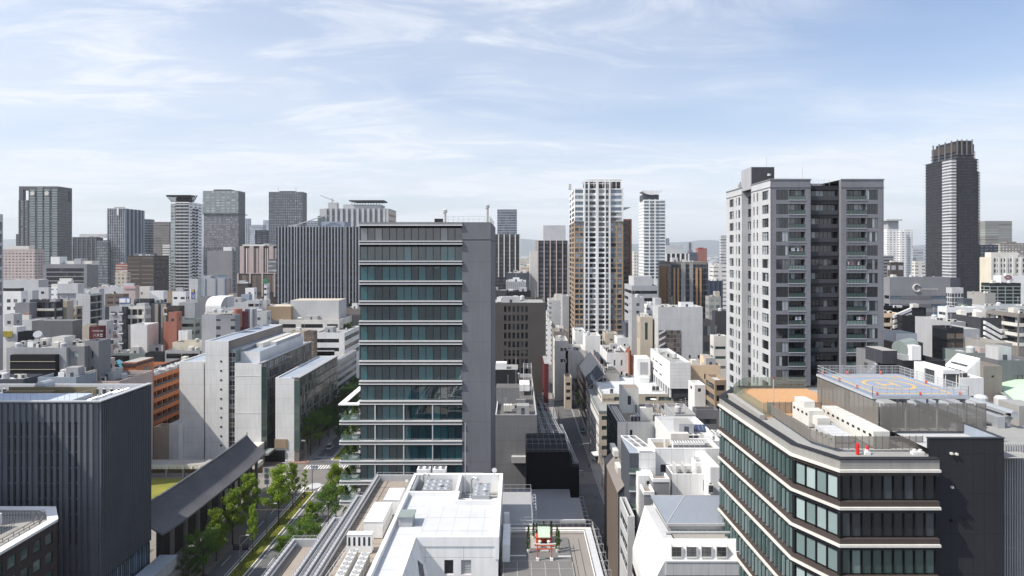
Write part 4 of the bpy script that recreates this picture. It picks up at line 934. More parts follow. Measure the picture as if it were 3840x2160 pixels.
 t=thing('pump_set','beige pump set with pipes standing between vent cylinder and small tank','pump',(-7.2,96,35.2));o=tuple(t.location)
 q=MB('beige');q.box(-7.9,-7.0,94.6,95.6,35.22,36.2);q.box(-8.3,-7.2,97,98,35.22,36.0,'palegrey');link('pump',q.mesh('pump',o),t);q=MB('palegrey')
 for i in range(5):q.beam((-8.6,97.4+i*.7,35.7+.15*i),(-3.2,97.2+i*.8,35.7+.15*i),.09,n=6)
 q.beam((-7.4,95,36.2),(-7.4,99,36.6),.1,n=6);link('pipe',q.mesh('pipe',o),t)
 for i,x in enumerate((-15.6,-8.9)):
  m=KIT['condenser_unit'];mb=MB();m(mb);me=kit('condenser_unit',m);t=tag(link('condenser_unit',me,None,(wx(1590 if i==0 else 1650,108),108.0,35.9)),('left' if i==0 else 'right')+' one of two fan units showing above the far edge of the white roof','condenser','fan units behind the white roof')
 m=MB('roof');m.box(-16.9,-6,105.0,111.3,20,35.9,'concrete','roof');one('plant_platform','concrete platform carrying two fan units behind the white roof','platform',m,(-12,105,20))
 for px,py,r_,l in((1854,1772,.42,'white dish antenna at the far right corner of the white roof'),(1545,1825,.25,'small dish antenna at the left edge of the tank yard')):
  x=wx(px,103.8);m=MB('steel');m.cyl(x,103.8 if px>1700 else 99,38.13,38.9,.05);one_=thing('satellite_dish',l,'dish',(x,103.8 if px>1700 else 99,38.12));o=tuple(one_.location);link('stand',m.mesh('stand',o),one_)
  q=MB('white');yy=o[1];q.lathe([(.05,0),(r_*.7,.08),(r_,.2)],0,0,'white',14);q.v=[(x+v[0],yy-v[2],39.0+v[1])for v in q.v];link('reflector',q.mesh('reflector',o),one_)
white_roof_building()
def shrine_building():
 Z=33.6;X0,X1=-2.0,10.97;YF=94.3
 b=Bld('office_building','grey paved roof building carrying a small red shrine, bottom right of centre','office building',(5,70,0),Z)
 pv=grainy('roof_slabs',(.24,.22,.20),.5,.15,.9);m=MB('concrete');m.box(X0,X1,66,YF,0,Z-.6,'concrete',pv);b.part('walls',m)
 p=MB('offwhite');p.box(X1-.75,X1+.1,66,YF-.4,Z-.6,Z-.05,'palegrey');p.box(X0,X1+.1,YF-.399,YF+.1,Z-.6,Z);p.beam((X1-1.0,66,Z-.2),(X1-1.0,YF-.8,Z-.2),.07,'white',n=6);p.beam((X0,YF-.9,Z-.1),(X1-1,YF-.9,Z-.1),.09,'white',n=6);b.part('parapet',p)
 b.part('railing',railing(X0,YF+.3,X1+.3,YF+.3,Z-.1,1.1,.9,'steel',2,.025));b.part('railing',railing(X1+.35,66,X1+.35,YF+.3,Z-.4,1.1,.9,'offwhite',2,.025))
 zr=Z-.6;m=MB('roofdark');m.box(X0+.1,7.4,66,91.8,zr+.003,zr+.22,'concrete',grainy('dark_slabs',(.17,.165,.16),.4,.18));b.part('raised_deck',m)
 m=MB('offwhite');z2=zr+.224
 for i in range(6):m.box(X0+.1+i*1.85,X0+.2+i*1.85,66,84.5,z2,z2+.02,'concrete')
 for i in range(8):m.box(X0+.1,7.3,70+i*2.1,70.1+i*2.1,z2+.021,z2+.035,'concrete')
 m.box(-1.9,1.2,86.2,86.32,z2+.001,z2+.09,'white');m.box(5.6,7.4,86.0,86.12,z2+.001,z2+.09,'white');b.part('kerb',m)
 m=MB('black');m.box(8.0,8.06,66,90,zr+.004,zr+.012);m.box(8.9,8.96,66,92,zr+.004,zr+.012);b.part('joint',m)
 m=MB('white');m.box(X0,X0+1.0,84.5,91,zr+.25,zr+2.6);m.box(X0,X0+.8,94.5,95.2,Z,Z+2);b.part('stair_box',m)
 for i in range(11):
  y=70+i*2.45;m=MB('palegrey');m.beam((X1+.2,y,Z-.3),(X1+1.35,y,Z-.3),.035);m.beam((X1+1.35,y,Z-.3),(X1+1.35,y,Z-1.9),.035);m.beam((X1+1.35,y,Z-.3),(X1+.3,y,Z+.9),.02);b.part('bracket',m)
 b.finish();reg(X0,X1,66,YF,Z)
 red=flat('shrine_red',(.56,.095,.03),.5);zs=z2+.1
 t=thing('torii','red torii gate with pale top beam on white feet, on the shrine roof','torii',(3.7,85,z2));o=(3.7,85,z2)
 for s_ in(-1,1):
  q=MB(red);q.cyl(3.7+s_*.95,85,z2+.35,z2+2.0,.085,red,10);link('post',q.mesh('post',o),t)
  q=MB('white');q.box(3.7+s_*.95-.2,3.7+s_*.95+.2,84.8,85.2,z2+.003,z2+.35);link('foot',q.mesh('foot',o),t)
 q=MB(red);q.box(2.35,5.05,84.9,85.1,z2+1.98,z2+2.12);q.box(2.55,4.85,84.93,85.07,z2+1.5,z2+1.62);link('crossbeam',q.mesh('crossbeam',o),t)
 q=MB('white')
 for i in range(8):
  u0,u1=-1+i/4,-1+(i+1)/4;q.beam((3.7+u0*1.55,85,z2+2.17+.12*u0*u0),(3.7+u1*1.55,85,z2+2.17+.12*u1*u1),.09,'offwhite')
 link('top_beam',q.mesh('top_beam',o),t)
 t=thing('shrine','tiny red rooftop shrine with pale green curved roof behind the torii','shrine',(3.8,90,z2));o=(3.8,90,z2)
 q=MB('concrete');q.box(1.9,5.6,88,92,z2+.003,z2+.25);q.box(3.2,4.4,87.3,88,z2+.003,z2+.15);link('platform',q.mesh('platform',o),t)
 q=MB(red);q.box(3.25,4.35,89.6,90.8,z2+.7,z2+1.5);
 for x in(3.2,4.3):
  for y in(89.0,90.7):q.box(x,x+.1,y,y+.1,z2+.251,z2+1.55)
 q.box(3.1,4.5,89.3,90.9,z2+.6,z2+.69);link('hall',q.mesh('hall',o),t)
 q=MB(grainy('copper_roof',(.42,.50,.40),3,.15));
 pr=[(88.5,1.45),(89.2,1.62),(89.8,1.95),(90.2,2.3),(90.7,1.9),(91.2,1.6)]
 for i in range(5):(ya,za),(yb,zb_)=pr[i],pr[i+1];q.prism([(2.95,ya),(4.65,ya),(4.65,yb),(2.95,yb)],[z2+za,z2+za,z2+zb_,z2+zb_],[z2+za+.1,z2+za+.1,z2+zb_+.1,z2+zb_+.1])
 for i in range(5):q.box(3.1+i*.33,3.2+i*.33,90.1,90.3,z2+2.405,z2+2.6,'darkgrey')
 link('roof',q.mesh('roof',o),t)
 for s_ in(-1,1):q=MB(red);x=3.8+s_*.85;q.box(x-.28,x+.28,89.2,90.4,z2+.3,z2+1.1);q.box(x-.33,x+.33,89.15,90.45,z2+1.101,z2+1.2);link('fence',q.mesh('fence',o),t)
 for s_,l in((-1,'left'),(1,'right')):
  q=MB('offwhite');x=3.8+s_*.62;q.box(x-.2,x+.2,88.1,88.5,z2+.251,z2+.5);q.lathe([(.08,z2+.5),(.07,z2+.8),(.2,z2+.84),(.16,z2+1.05),(.26,z2+1.1),(.04,z2+1.25)],x,88.3,'offwhite',8);one('stone_lantern',l+' stone lantern before the tiny red rooftop shrine','stone lantern',q,(x,88.3,z2))
 lf=leafmat('cypress_leaf',(.035,.075,.018),(.10,.17,.035));R=random.Random(11)
 def cyp(x,y,h,r_,label):
  t=thing('potted_cypress',label,'potted tree',(x,y,z2));o=(x,y,z2);q=MB('offwhite');q.lathe([(.15,z2+.003),(.24,z2+.42),(.2,z2+.42),(.2,z2+.38)],x,y,'offwhite',10);link('pot',q.mesh('pot',o),t)
  q=MB(lf)
  for i in range(int(420*h/3)):
   u=R.random();zz=z2+.45+u*h;rr=r_*(sin(min(1,(1-u)*1.25+.08)*pi/2))*(.35+.65*R.random());a=R.uniform(0,2*pi);c=Vector((x+rr*cos(a),y+rr*sin(a),zz));d=Vector((cos(a)*.4,sin(a)*.4,1)).normalized();s1=d.cross(Vector((R.uniform(-1,1),R.uniform(-1,1),.1))).normalized()*.035;L=R.uniform(.12,.24)
   q.face([c-s1,c+s1,c+d*L+s1*.4,c+d*L-s1*.4])
  link('foliage',q.mesh('foliage',o),t);q=MB('brown');q.cyl(x,y,z2+.36,z2+h*.8,.03,'brown',6);link('trunk',q.mesh('trunk',o),t)
 cyp(1.55,87.2,3.3,.28,'potted cypress left of the torii, the taller of the left pair');cyp(5.55,87.3,3.2,.30,'broad potted cypress right of the torii');cyp(2.35,91.2,1.9,.17,'slim potted cypress behind left of the red shrine')
 cyp(2.8,92.0,1.5,.15,'shortest potted cypress directly behind the red shrine on its left');cyp(4.95,91.4,2.1,.17,'slim potted cypress behind right of the red shrine');cyp(5.85,88.2,2.1,.16,'thin potted cypress next to the broad one, on its right');cyp(3.9,92.4,1.6,.15,'potted cypress rising behind the green shrine roof')
shrine_building()
def canyon_left():
 """dark buildings between the tower and the street"""
 b=Bld('annexe','low grey flat roof with notched corner just behind the shrine roof','building',(6,138,0),16)
 m=MB('palegrey');m.prism([(-2,138),(14.9,138),(15.1,151.8),(12.9,151.8),(13.1,157.3),(-2,157.3)],0,15.6,'grey',grainy('pale_roof',(.33,.33,.34),.6,.10));b.part('walls',m);m=MB('palegrey');m.box(-2,15.0,137.7,138.1,15.603,16.2);b.part('parapet',m)
 for i in range(7):m=MB('palegrey');y=139+i*2.2;m.beam((15.0,y,15.7),(16.1,y,15.7),.04);m.beam((16.1,y,15.7),(16.1,y,14),.04);b.part('bracket',m)
 b.finish();reg(-2,15,138,157.3,16)
 b=Bld('plant_block','concrete roof block with stair ladder and pipe rails behind the shrine building','building',(-1,101,0),34)
 m=MB('palegrey');m.box(-6,2.4,97,112,0,32.2,'palegrey',grainy('pale_roof',(.33,.33,.34),.6,.10));m.box(-6,2.4,96.9,97.2,32.203,32.9);b.part('walls',m);b.part('railing',railing(-6,97.1,2.4,97.1,32.9,1.1,1.0));b.part('railing',railing(2.4,97.1,2.4,112,32.2,1.3,1.1));b.part('railing',railing(-6,112,2.4,112,32.2,1.3,1.1));
 m=MB('steel');m.beam((3.2,98,28),(3.2,110,32.4),.05);m.beam((2.7,98,28),(2.7,110,32.4),.05)
 for i in range(18):t_=i/17;m.box(2.7,3.2,98+12*t_,98.2+12*t_,28+4.4*t_,28.05+4.4*t_)
 b.part('stair',m);b.finish();reg(-6,2.4,97,112,32.9)
 b=Bld('sheeted_building','dark building in black netting, roof blackened for tower shade, left of the narrow street','building',(7,158,0),25)
 m=MB('black');m.box(2.3,13.1,158,174.5,0,24.7,'black','black');m.box(11.5,15.6,157.9,160,0,21,'black');b.part('walls',m)  # black roof colour stands in for the tower's shade
 sc_=MB('grey')
 for i in range(8):sc_.beam((2.4+i*1.5,158.1,24.8),(2.4+i*1.5,158.1,28.0),.05);sc_.beam((2.4+i*1.5,158.1,26.2),(2.4+i*1.5,174,26.2),.04)
 for z in(25.4,26.8,28.0):sc_.beam((2.4,158.1,z),(13.0,158.1,z),.05);sc_.beam((2.4,166,z),(13.0,166,z),.04)
 b.part('scaffold',sc_);b.finish();reg(2.3,15.6,158,174.5,24.7)
 b=Bld('office_building','shaded grey block with rooftop plant between glass tower and narrow street','office building',(0,176,0),29)
 Y=176;X0,X1=-6.2,5.5;zt=wz(1556,Y)
 m=MB('grey');rows=[(zt-26.5,zt-24.1),(zt-31.5,zt-29.1)];W='grey|5x3.4'
 for(q,w_,h)in facade(m,(X0,Y),0,X1-X0,0,zt,[(.9,2.6),(3.4,5.0)],[(zt-30.8,zt-29.0),(zt-25.9,zt-24.1)],.3,W):b.win(*q,0,w_,h,2,1,'dark','charcoal')
 m.face([(X1,Y,0),(X1,236,0),(X1,236,zt),(X1,Y,zt)],W);zr=roof(m,X0,X1,Y,236,zt,'roofdark',1.2,'palegrey');b.part('walls',m)
 Yb=192;m=MB('grey');m.box(wx(1860,Yb),wx(1948,Yb),Yb,Yb+6,zr+.004,wz(1454,Yb),'grey','roofdark');b.part('penthouse',m)
 m=MB('white');m.box(wx(1948,205),wx(1986,205),205,212,zr+1.5,wz(1442,205));b.part('plant_box',m);m=MB('black');m.box(wx(1855,218),wx(1942,218),218,228,zr+.004,wz(1386,218),'charcoal','roof');b.part('penthouse',m)
 m=MB('white');m.box(wx(1860,220),wx(1900,220),219,223,wz(1386,218)+.004,wz(1360,220));m.box(wx(1935,190),wx(1958,190)+1,189,190,zr+.004,zr+2.4,'grey');b.part('plant_box',m)
 s=MB('steel')
 for x,y in((wx(1964,205),205),(wx(1994,205),205),(wx(1964,205),213),(wx(1994,205),213)):s.cyl(x,y,zr,wz(1376,205),.07)
 za=wz(1380,205);
 for i in range(4):s.beam((wx(1964,205),205+i*2.6,za),(wx(1994,205),205+i*2.6,za),.08)
 for i in range(3):xx=wx(1964+15*i,205);s.beam((xx,205,za),(xx,213,za),.08)
 b.part('steel_frame',s);b.part('railing',railing(X0,Y+.2,X1-.2,Y+.2,zt,1.0,1.3));b.part('railing',railing(X1-.15,Y,X1-.15,235,zt,1.0,1.6));clutter(b,X0+.5,X1-.8,180,190,zr,5,random.Random(9));clutter(b,X0+.5,X1-.8,229,235,zr,4,random.Random(19))
 m=MB('steel');m.cyl(wx(1935,200),200,zr,wz(1340,200),.06);m.cyl(wx(1905,194),194,zr+4,wz(1405,194),.05);b.part('antenna',m)
 m=MB('palegrey');m.box(wx(1925,175)-.5,wx(1975,175),174.6,175.99,wz(1735,175),wz(1712,175));b.part('canopy',m)
 b.finish();reg(X0,X1,Y,236,zt)
 b=Bld('office_building','long dark building with steel maintenance tracks along its roof edge beside the street','office building',(9,175,0),19)
 m=MB('slate');m.prism([(5.6,175.2),(15.3,175.2),(13.9,200),(10,236),(5.6,236)],0,19,'darkgrey','roofdark');b.part('walls',m)
 for k,(xo,z0)in enumerate(((.4,22.4),(2.2,21.9),(4.0,21.4),(6.0,20.3))):
  s=MB('steel');A_,B_=Vector((6.9+xo*1.54,175.5,z0+1.6)),Vector((5.3+xo*.86,236,z0))
  if k==3:A_=Vector((15.2,160,21.4));B_=Vector((13.9,200,20.2))
  for d in(-.32,.32):s.beam(A_+Vector((d,0,0)),B_+Vector((d,0,0)),.09)
  for i in range(46):p=A_.lerp(B_,i/45);s.beam(p-Vector((.4,0,0)),p+Vector((.4,0,0)),.06,'palegrey')
  for i in range(12):p=A_.lerp(B_,i/11);s.cyl(p.x,p.y,18.5,p.z-.05,.07)
  b.part('track',s)
 for k in range(9):
  y=177+k*6.6;s=MB('palegrey');s.beam((5.9,y,23.4),(13.1-k*.35,y,22.8),.06);s.cyl(6.0,y,19,23.4,.05);s.cyl(12.9-k*.35,y,19,22.8,.05);b.part('gantry',s)
 m=MB('white');m.box(9.0,10.3,226,230,19.005,23.8);b.part('plant_box',m)
 for(x,y)in((14.4,190),(15.4,172)):s=MB('white');s.beam((x,y,14),(x+1.6,y,14),.08);s.beam((x,y,15.4),(x+1.6,y,15.4),.08);s.beam((x+1.6,y,14),(x+1.6,y,15.4),.08);s.beam((x,y+1.2,14),(x+1.6,y+1.2,14),.08);s.beam((x+1.6,y,14),(x+1.6,y+1.2,14),.08);b.part('service_platform',s)
 b.finish();reg(5.6,15,175.2,236,20)
 B('dark brown office block with rows of slim windows, just right of the glass tower','B3',-330,342,40,900,Y=240,D=30,wall='umber',name='office_building',front=('w',3.7,1.6,3.38,2.27,dict(cols=[(.372+i*.0639,.372+i*.0639+.036)for i in range(6)],top=1.35,rec=.35,gl='dark')),side=None,rf='roof',rt=5)
 b=Bld('building','narrow building with orange side wall at the street corner behind the brown block','building',(17,236,0),18)
 m=MB('orange');m.box(9.6,11.1,222,239,0,wz(1364,222),'maroon','roof');b.part('walls',m);b.finish();reg(9.6,11.1,222,239,36)  # orange wall darkened to maroon to carry its shade
canyon_left()
# ================================================================== G
asph=grainy('asphalt',(.13,.13,.135),3,.22);asph2=grainy('asphalt_worn',(.185,.175,.165),2,.18);pav=grainy('paving',(.30,.285,.27),1.2,.18);pavr=grainy('red_paving',(.30,.19,.16),1.2,.2)
paint=flat('road_paint',(.72,.72,.70),.6);grassm=grainy('lawn',(.16,.21,.035),1.6,.35,.9,(.30,.27,.06))
g=MB(grainy('city_ground',(.16,.16,.16),.05,.25));g.face([(-30000,-4000,-.02),(30000,-4000,-.02),(30000,40000,-.02),(-30000,40000,-.02)]);structure('ground',g)
g=MB(asph);g.face([(-79,60,.0),(-52.5,60,.0),(-52.5,900,.0),(-79,900,.0)]);structure('road',g)
g=MB(asph2);g.face([(-84,196,.004),(-25,196,.004),(-25,222,.004),(-84,222,.004)]);g.face([(-240,208,.004),(-84,208,.004),(-84,222,.004),(-240,222,.004)]);structure('cross_street',g)
g=MB(pav);
for(x0,x1,y0,y1)in((-84,-74.5,60,194),(-52.5,-43,60,194),(-52.5,-34,222,600),(-84,-74.5,226,600),(-110,-84.01,223,232),(15,17.2,60,620),(26.5,31,100,256),(29,33,256.01,620)):g.box(x0,x1,y0,y1,-.01,.14,pav)
structure('pavement',g)
g=MB(pavr);g.box(-95,-74.6,222.5,225.99,-.01,.145,pavr);g.box(27.0,33,190,203,.141,.15,pavr);structure('red_pavement',g)
g=MB('lightgrey')
for(x,y0,y1)in((-74.4,60,194),(-52.7,60,194),(-74.4,226,600),(-52.7,222,600),(17.3,60,620),(26.3,100,620)):g.box(x-.1,x+.1,y0,y1,-.01,.16)
structure('kerb',g)
def median(y0,y1):
 m=MB('offwhite');m.box(-67.3,-67.0,y0,y1,-.01,.18);m.box(-63.6,-63.3,y0,y1,-.01,.18);m.box(-67,-63.6,y0-.0,y0+.3,-.01,.178);m.box(-67,-63.6,y1-.3,y1,-.01,.178);structure('median_kerb',m)
 gr=MB(grassm);gr.box(-66.99,-63.61,y0+.31,y1-.31,0,.15,grassm);R=random.Random(int(y0))
 o=structure('median_soil',gr)
 gm=MB(leafmat('grass_blade',(.10,.17,.025),(.30,.30,.07)))
 for i in range(int((y1-y0)*150)):
  x,y=R.uniform(-66.9,-63.7),R.uniform(y0+.4,y1-.4);h=R.uniform(.08,.28);a=R.uniform(0,pi);c,s_=cos(a)*.06,sin(a)*.06;gm.face([(x-c,y-s_,.15),(x+c,y+s_,.15),(x+R.uniform(-.1,.1),y+R.uniform(-.1,.1),.15+h)])
 q=link('grass',gm.mesh('grass'));q['kind']='stuff';q['label']='rough grass on the boulevard median'
median(100,196.5);median(226,420)
m=MB(paint)
def ln(x0,x1,y0,y1,z=.008):m.box(x0,x1,y0,y1,z-.012,z)
for(y0,y1)in((60,193),(228,600)):
 ln(-68.1,-67.95,y0,y1);ln(-62.6,-62.45,y0,y1);ln(-53.9,-53.75,y0,y1);ln(-74.0,-73.85,y0,y1)
 y=y0
 while y<y1-6:ln(-59.9,-59.76,y,y+5);ln(-57.0,-56.86,y+2.5,y+7.5);ln(-71.0,-70.86,y,y+5);y+=10
ln(-73.7,-68.3,229.5,229.95);ln(-62.4,-54,192.8,193.2)
for i in range(11):ln(-62.6+i*.95-.45,-62.6+i*.95,197.0,202.5,.016)
for i in range(8):ln(-74.2+i*.95,-73.75+i*.95,197.0,202.0,.016)
for i in range(24):ln(-74.2+i*.95,-73.75+i*.95,217.0,221.0,.016)
for i in range(8):ln(-80.5,-74.8,202.6+i*1.3,203.2+i*1.3,.016)
structure('road_marking',m)
m=MB('palegrey');q=[(-65.2+2.2*cos(a*pi/8),201+2.6*sin(a*pi/8))for a in range(16)];m.prism(q,-.01,.15,'palegrey');structure('traffic_island',m)
m=MB('darkgrey')
for(x,y)in((-61.3,209),(-63.6,208.7),(-59.5,206.5)):m.cyl(x,y,.0,.012,.45,'darkgrey',14)
structure('manhole_covers',m)
m=MB(asph);m.face([(17.4,60,.002),(26.2,60,.002),(26.2,700,.002),(17.4,700,.002)]);structure('narrow_street',m)
m=MB(asph2);m.face([(15,203,.006),(75,203,.006),(75,214,.006),(15,214,.006)]);structure('side_street',m)
m=MB(paint);m.box(25.9,26.0,100,600,-.002,.010);m.box(17.8,17.9,100,600,-.002,.010);m.box(17.9,22.5,215.5,215.9,-.002,.010);structure('road_marking',m)
# ---- street trees
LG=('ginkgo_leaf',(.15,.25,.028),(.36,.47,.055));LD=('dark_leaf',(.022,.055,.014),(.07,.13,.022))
def tree_mesh(seed,H,Rr,kind,mk,n):
 R=random.Random(seed);lf=leafmat(*mk);bark=grainy('bark',(.09,.07,.055),6,.3)
 tr=MB(bark);tr.beam((0,0,0),(0.1,0,H*.45),.17*H/12,bark,.11*H/12,7);tr.beam((.1,0,H*.45),(0,.1,H*.93),.11*H/12,bark,.02,6)
 limbs=[]
 nb=16 if kind!='thin' else 9
 for i in range(nb):
  u=.24+.68*i/nb;z0=H*u;a=i*2.4+R.uniform(-.4,.4)
  L=Rr*(1.15-u*.85 if kind!='round' else(.5+.9*sin(pi*min(1,u+.12))))*R.uniform(.75,1.1);
  if kind=='cone':L=Rr*(1.25-u*1.25)*R.uniform(.8,1.1)+.3
  e=Vector((cos(a)*L,sin(a)*L,z0+L*(.75 if kind!='cone' else.9)));s0=Vector((0.05,0,z0));tr.beam(s0,e,.05*H/12,bark,.015,5);limbs.append((s0,e))
  for j in range(3):
   t_=R.uniform(.4,.9);p=s0.lerp(e,t_);a2=a+R.uniform(-1.3,1.3);l2=L*.42;e2=p+Vector((cos(a2)*l2,sin(a2)*l2,l2*.6));tr.beam(p,e2,.02,bark,.008,4);limbs.append((p,e2))
 limbs.append((Vector((0,0,H*.6)),Vector((0,0,H*.97))))
 cr=MB(lf);cl=[]
 for(a_,e)in limbs:
  k=max(1,int((e-a_).length*1.5))
  for j in range(k):
   c=a_.lerp(e,.35+.65*(j+R.random())/k);cl.append((c,R.uniform(.35,.8)*Rr/3.0+.12))
 tot=sum(c[1]**2 for c in cl)
 for(c,r)in cl:
  for _ in range(int(n*r*r/tot)+3):
   while True:
    d=Vector((R.uniform(-1,1),R.uniform(-1,1),R.uniform(-.8,.8)))
    if d.length<1:break
   p=c+d*r*1.05;s_=R.uniform(.10,.20)*(1 if kind!='far' else 1.9);nrm=Vector((R.gauss(0,.7),R.gauss(0,.7),R.gauss(.35,.6))).normalized();u=nrm.orthogonal().normalized()*s_;v=nrm.cross(u)
   cr.face([p-u*.9,p-v*.55,p+u*1.1,p+v*.6])
 return tr.mesh('trunk',smooth=True),cr.mesh('crown')
TM={}
def tree(x,y,h,kind,label,group=None,var=0,name='street_tree',sx=1.0):
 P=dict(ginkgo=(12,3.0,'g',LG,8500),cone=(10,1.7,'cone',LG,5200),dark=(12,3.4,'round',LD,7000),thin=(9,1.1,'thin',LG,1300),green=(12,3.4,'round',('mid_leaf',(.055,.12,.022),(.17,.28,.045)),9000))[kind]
 k=(kind,var)
 if k not in TM:TM[k]=tree_mesh(100+var*7+len(kind),*P)
 t=thing(name,label,'tree',(x,y,.1),(x*7+y)%6.28,group);s_=h/P[0];t.scale=(s_*sx,s_*sx,s_);link('trunk',TM[k][0],t);link('crown',TM[k][1],t)
def tp(px,py,Z=0):y=dep(py,Z);return wx(px,y),y
x,y=tp(1042,1972);tree(-65.6,172,16.5,'ginkgo','tall bright green ginkgo on the median before the crossing',sx=.92)
tree(-66.0,184,13.5,'ginkgo','ginkgo with lighter crown just behind the tall median ginkgo',var=1,sx=.7)
tree(-65.1,191.5,9.0,'thin','sapling with sparse leaves at the far end of the median',var=0)
tree(-51.3,177,15.5,'ginkgo','big ginkgo at the right kerb beside the tower balconies',var=2,sx=.85)
tree(-50.8,168,12.5,'green','bushy darker tree at the right kerb in front of the big ginkgo',sx=.9)
tree(-52.2,158,12.5,'cone','narrow cone shaped ginkgo on the right side of the boulevard',sx=1.0)
tree(-51.8,149,11,'green','low spreading tree near the grey stepped roof on the right kerb',var=1,sx=.95)
tree(-55.2,146.5,8.5,'ginkgo','small ginkgo at the kerb left of the low spreading tree',sx=.9)
tree(-73.0,171,15,'ginkgo','ginkgo left of the median closest to the temple steps',var=1,sx=.85)
tree(-72.8,160,14.5,'ginkgo','broad ginkgo at the left kerb in front of the temple eaves',var=2,sx=.95)
tree(-72.9,151.5,13,'ginkgo','large shaded tree over the stone wall of the temple',var=0,sx=.85)
tree(-72.2,144,11.0,'green','round green tree at the very bottom left of the boulevard',var=1,sx=.85)
tree(-72.6,138,8.0,'dark','small dark tree between stone wall and boulevard, bottom left',sx=.8)
tree(-66,156,12.5,'ginkgo','young ginkgo on the median before its street lamp',var=1,sx=.45)
R=random.Random(8)
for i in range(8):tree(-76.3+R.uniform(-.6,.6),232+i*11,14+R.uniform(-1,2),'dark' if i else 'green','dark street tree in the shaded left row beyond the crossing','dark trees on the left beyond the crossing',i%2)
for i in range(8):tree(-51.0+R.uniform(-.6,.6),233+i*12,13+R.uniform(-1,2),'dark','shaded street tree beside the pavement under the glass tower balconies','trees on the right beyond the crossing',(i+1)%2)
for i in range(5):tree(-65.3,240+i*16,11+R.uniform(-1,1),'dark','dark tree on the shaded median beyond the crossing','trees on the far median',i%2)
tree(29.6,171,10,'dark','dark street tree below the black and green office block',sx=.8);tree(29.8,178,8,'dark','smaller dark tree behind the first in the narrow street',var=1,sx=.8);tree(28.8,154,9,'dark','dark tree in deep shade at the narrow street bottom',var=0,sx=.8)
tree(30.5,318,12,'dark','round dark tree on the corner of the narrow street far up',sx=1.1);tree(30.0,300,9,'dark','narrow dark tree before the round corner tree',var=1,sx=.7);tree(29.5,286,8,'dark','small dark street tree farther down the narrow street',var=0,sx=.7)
# ---- planted balconies of the tower
def shrub_mesh(seed,n=700):
 R=random.Random(seed);c=MB(leafmat('shrub_leaf',(.04,.08,.018),(.17,.24,.05)))
 for i in range(n):
  u=R.random();r=(1-u)**.6*1.0+.1;a=R.uniform(0,2*pi);rr=r*math.sqrt(R.random());p=Vector((rr*cos(a),rr*sin(a)*.8,.25+u*2.2));s_=R.uniform(.09,.17);nrm=Vector((R.gauss(0,.7),R.gauss(0,.7),R.gauss(.3,.6))).normalized();q=nrm.orthogonal().normalized()*s_;v=nrm.cross(q);c.face([p-q,p-v*.6,p+q,p+v*.6])
 t=MB('brown');t.beam((0,0,0),(0,0,1.9),.05);t.beam((0,0,.4),(.6,.2,1.5),.03);t.beam((0,0,.6),(-.5,-.2,1.6),.03);return c.mesh('foliage'),t.mesh('trunk')
SH=[shrub_mesh(1),shrub_mesh(2),shrub_mesh(3,450)]
pitch=74.9*132/F;zu0=wz(902.8,132)
ordn=['top','second','third','fourth','fifth','sixth']
for k in range(9,15):
 z=zu0-k*pitch;R=random.Random(k)
 for i in range(4):
  x=-36.3+R.uniform(-.3,.5)+i*.4*(i<2);y=133.0+i*3.6;t=thing('balcony_shrub','leafy shrub in the planted corner of the %s balcony of the glass tower'%ordn[k-9],'shrub',(x,y,z-.25),R.uniform(0,6),'%s balcony planting of the glass tower'%ordn[k-9]);s_=R.uniform(.9,1.25);t.scale=(s_,s_,s_*.95);q=SH[(i+k)%3];link('foliage',q[0],t);link('trunk',q[1],t)
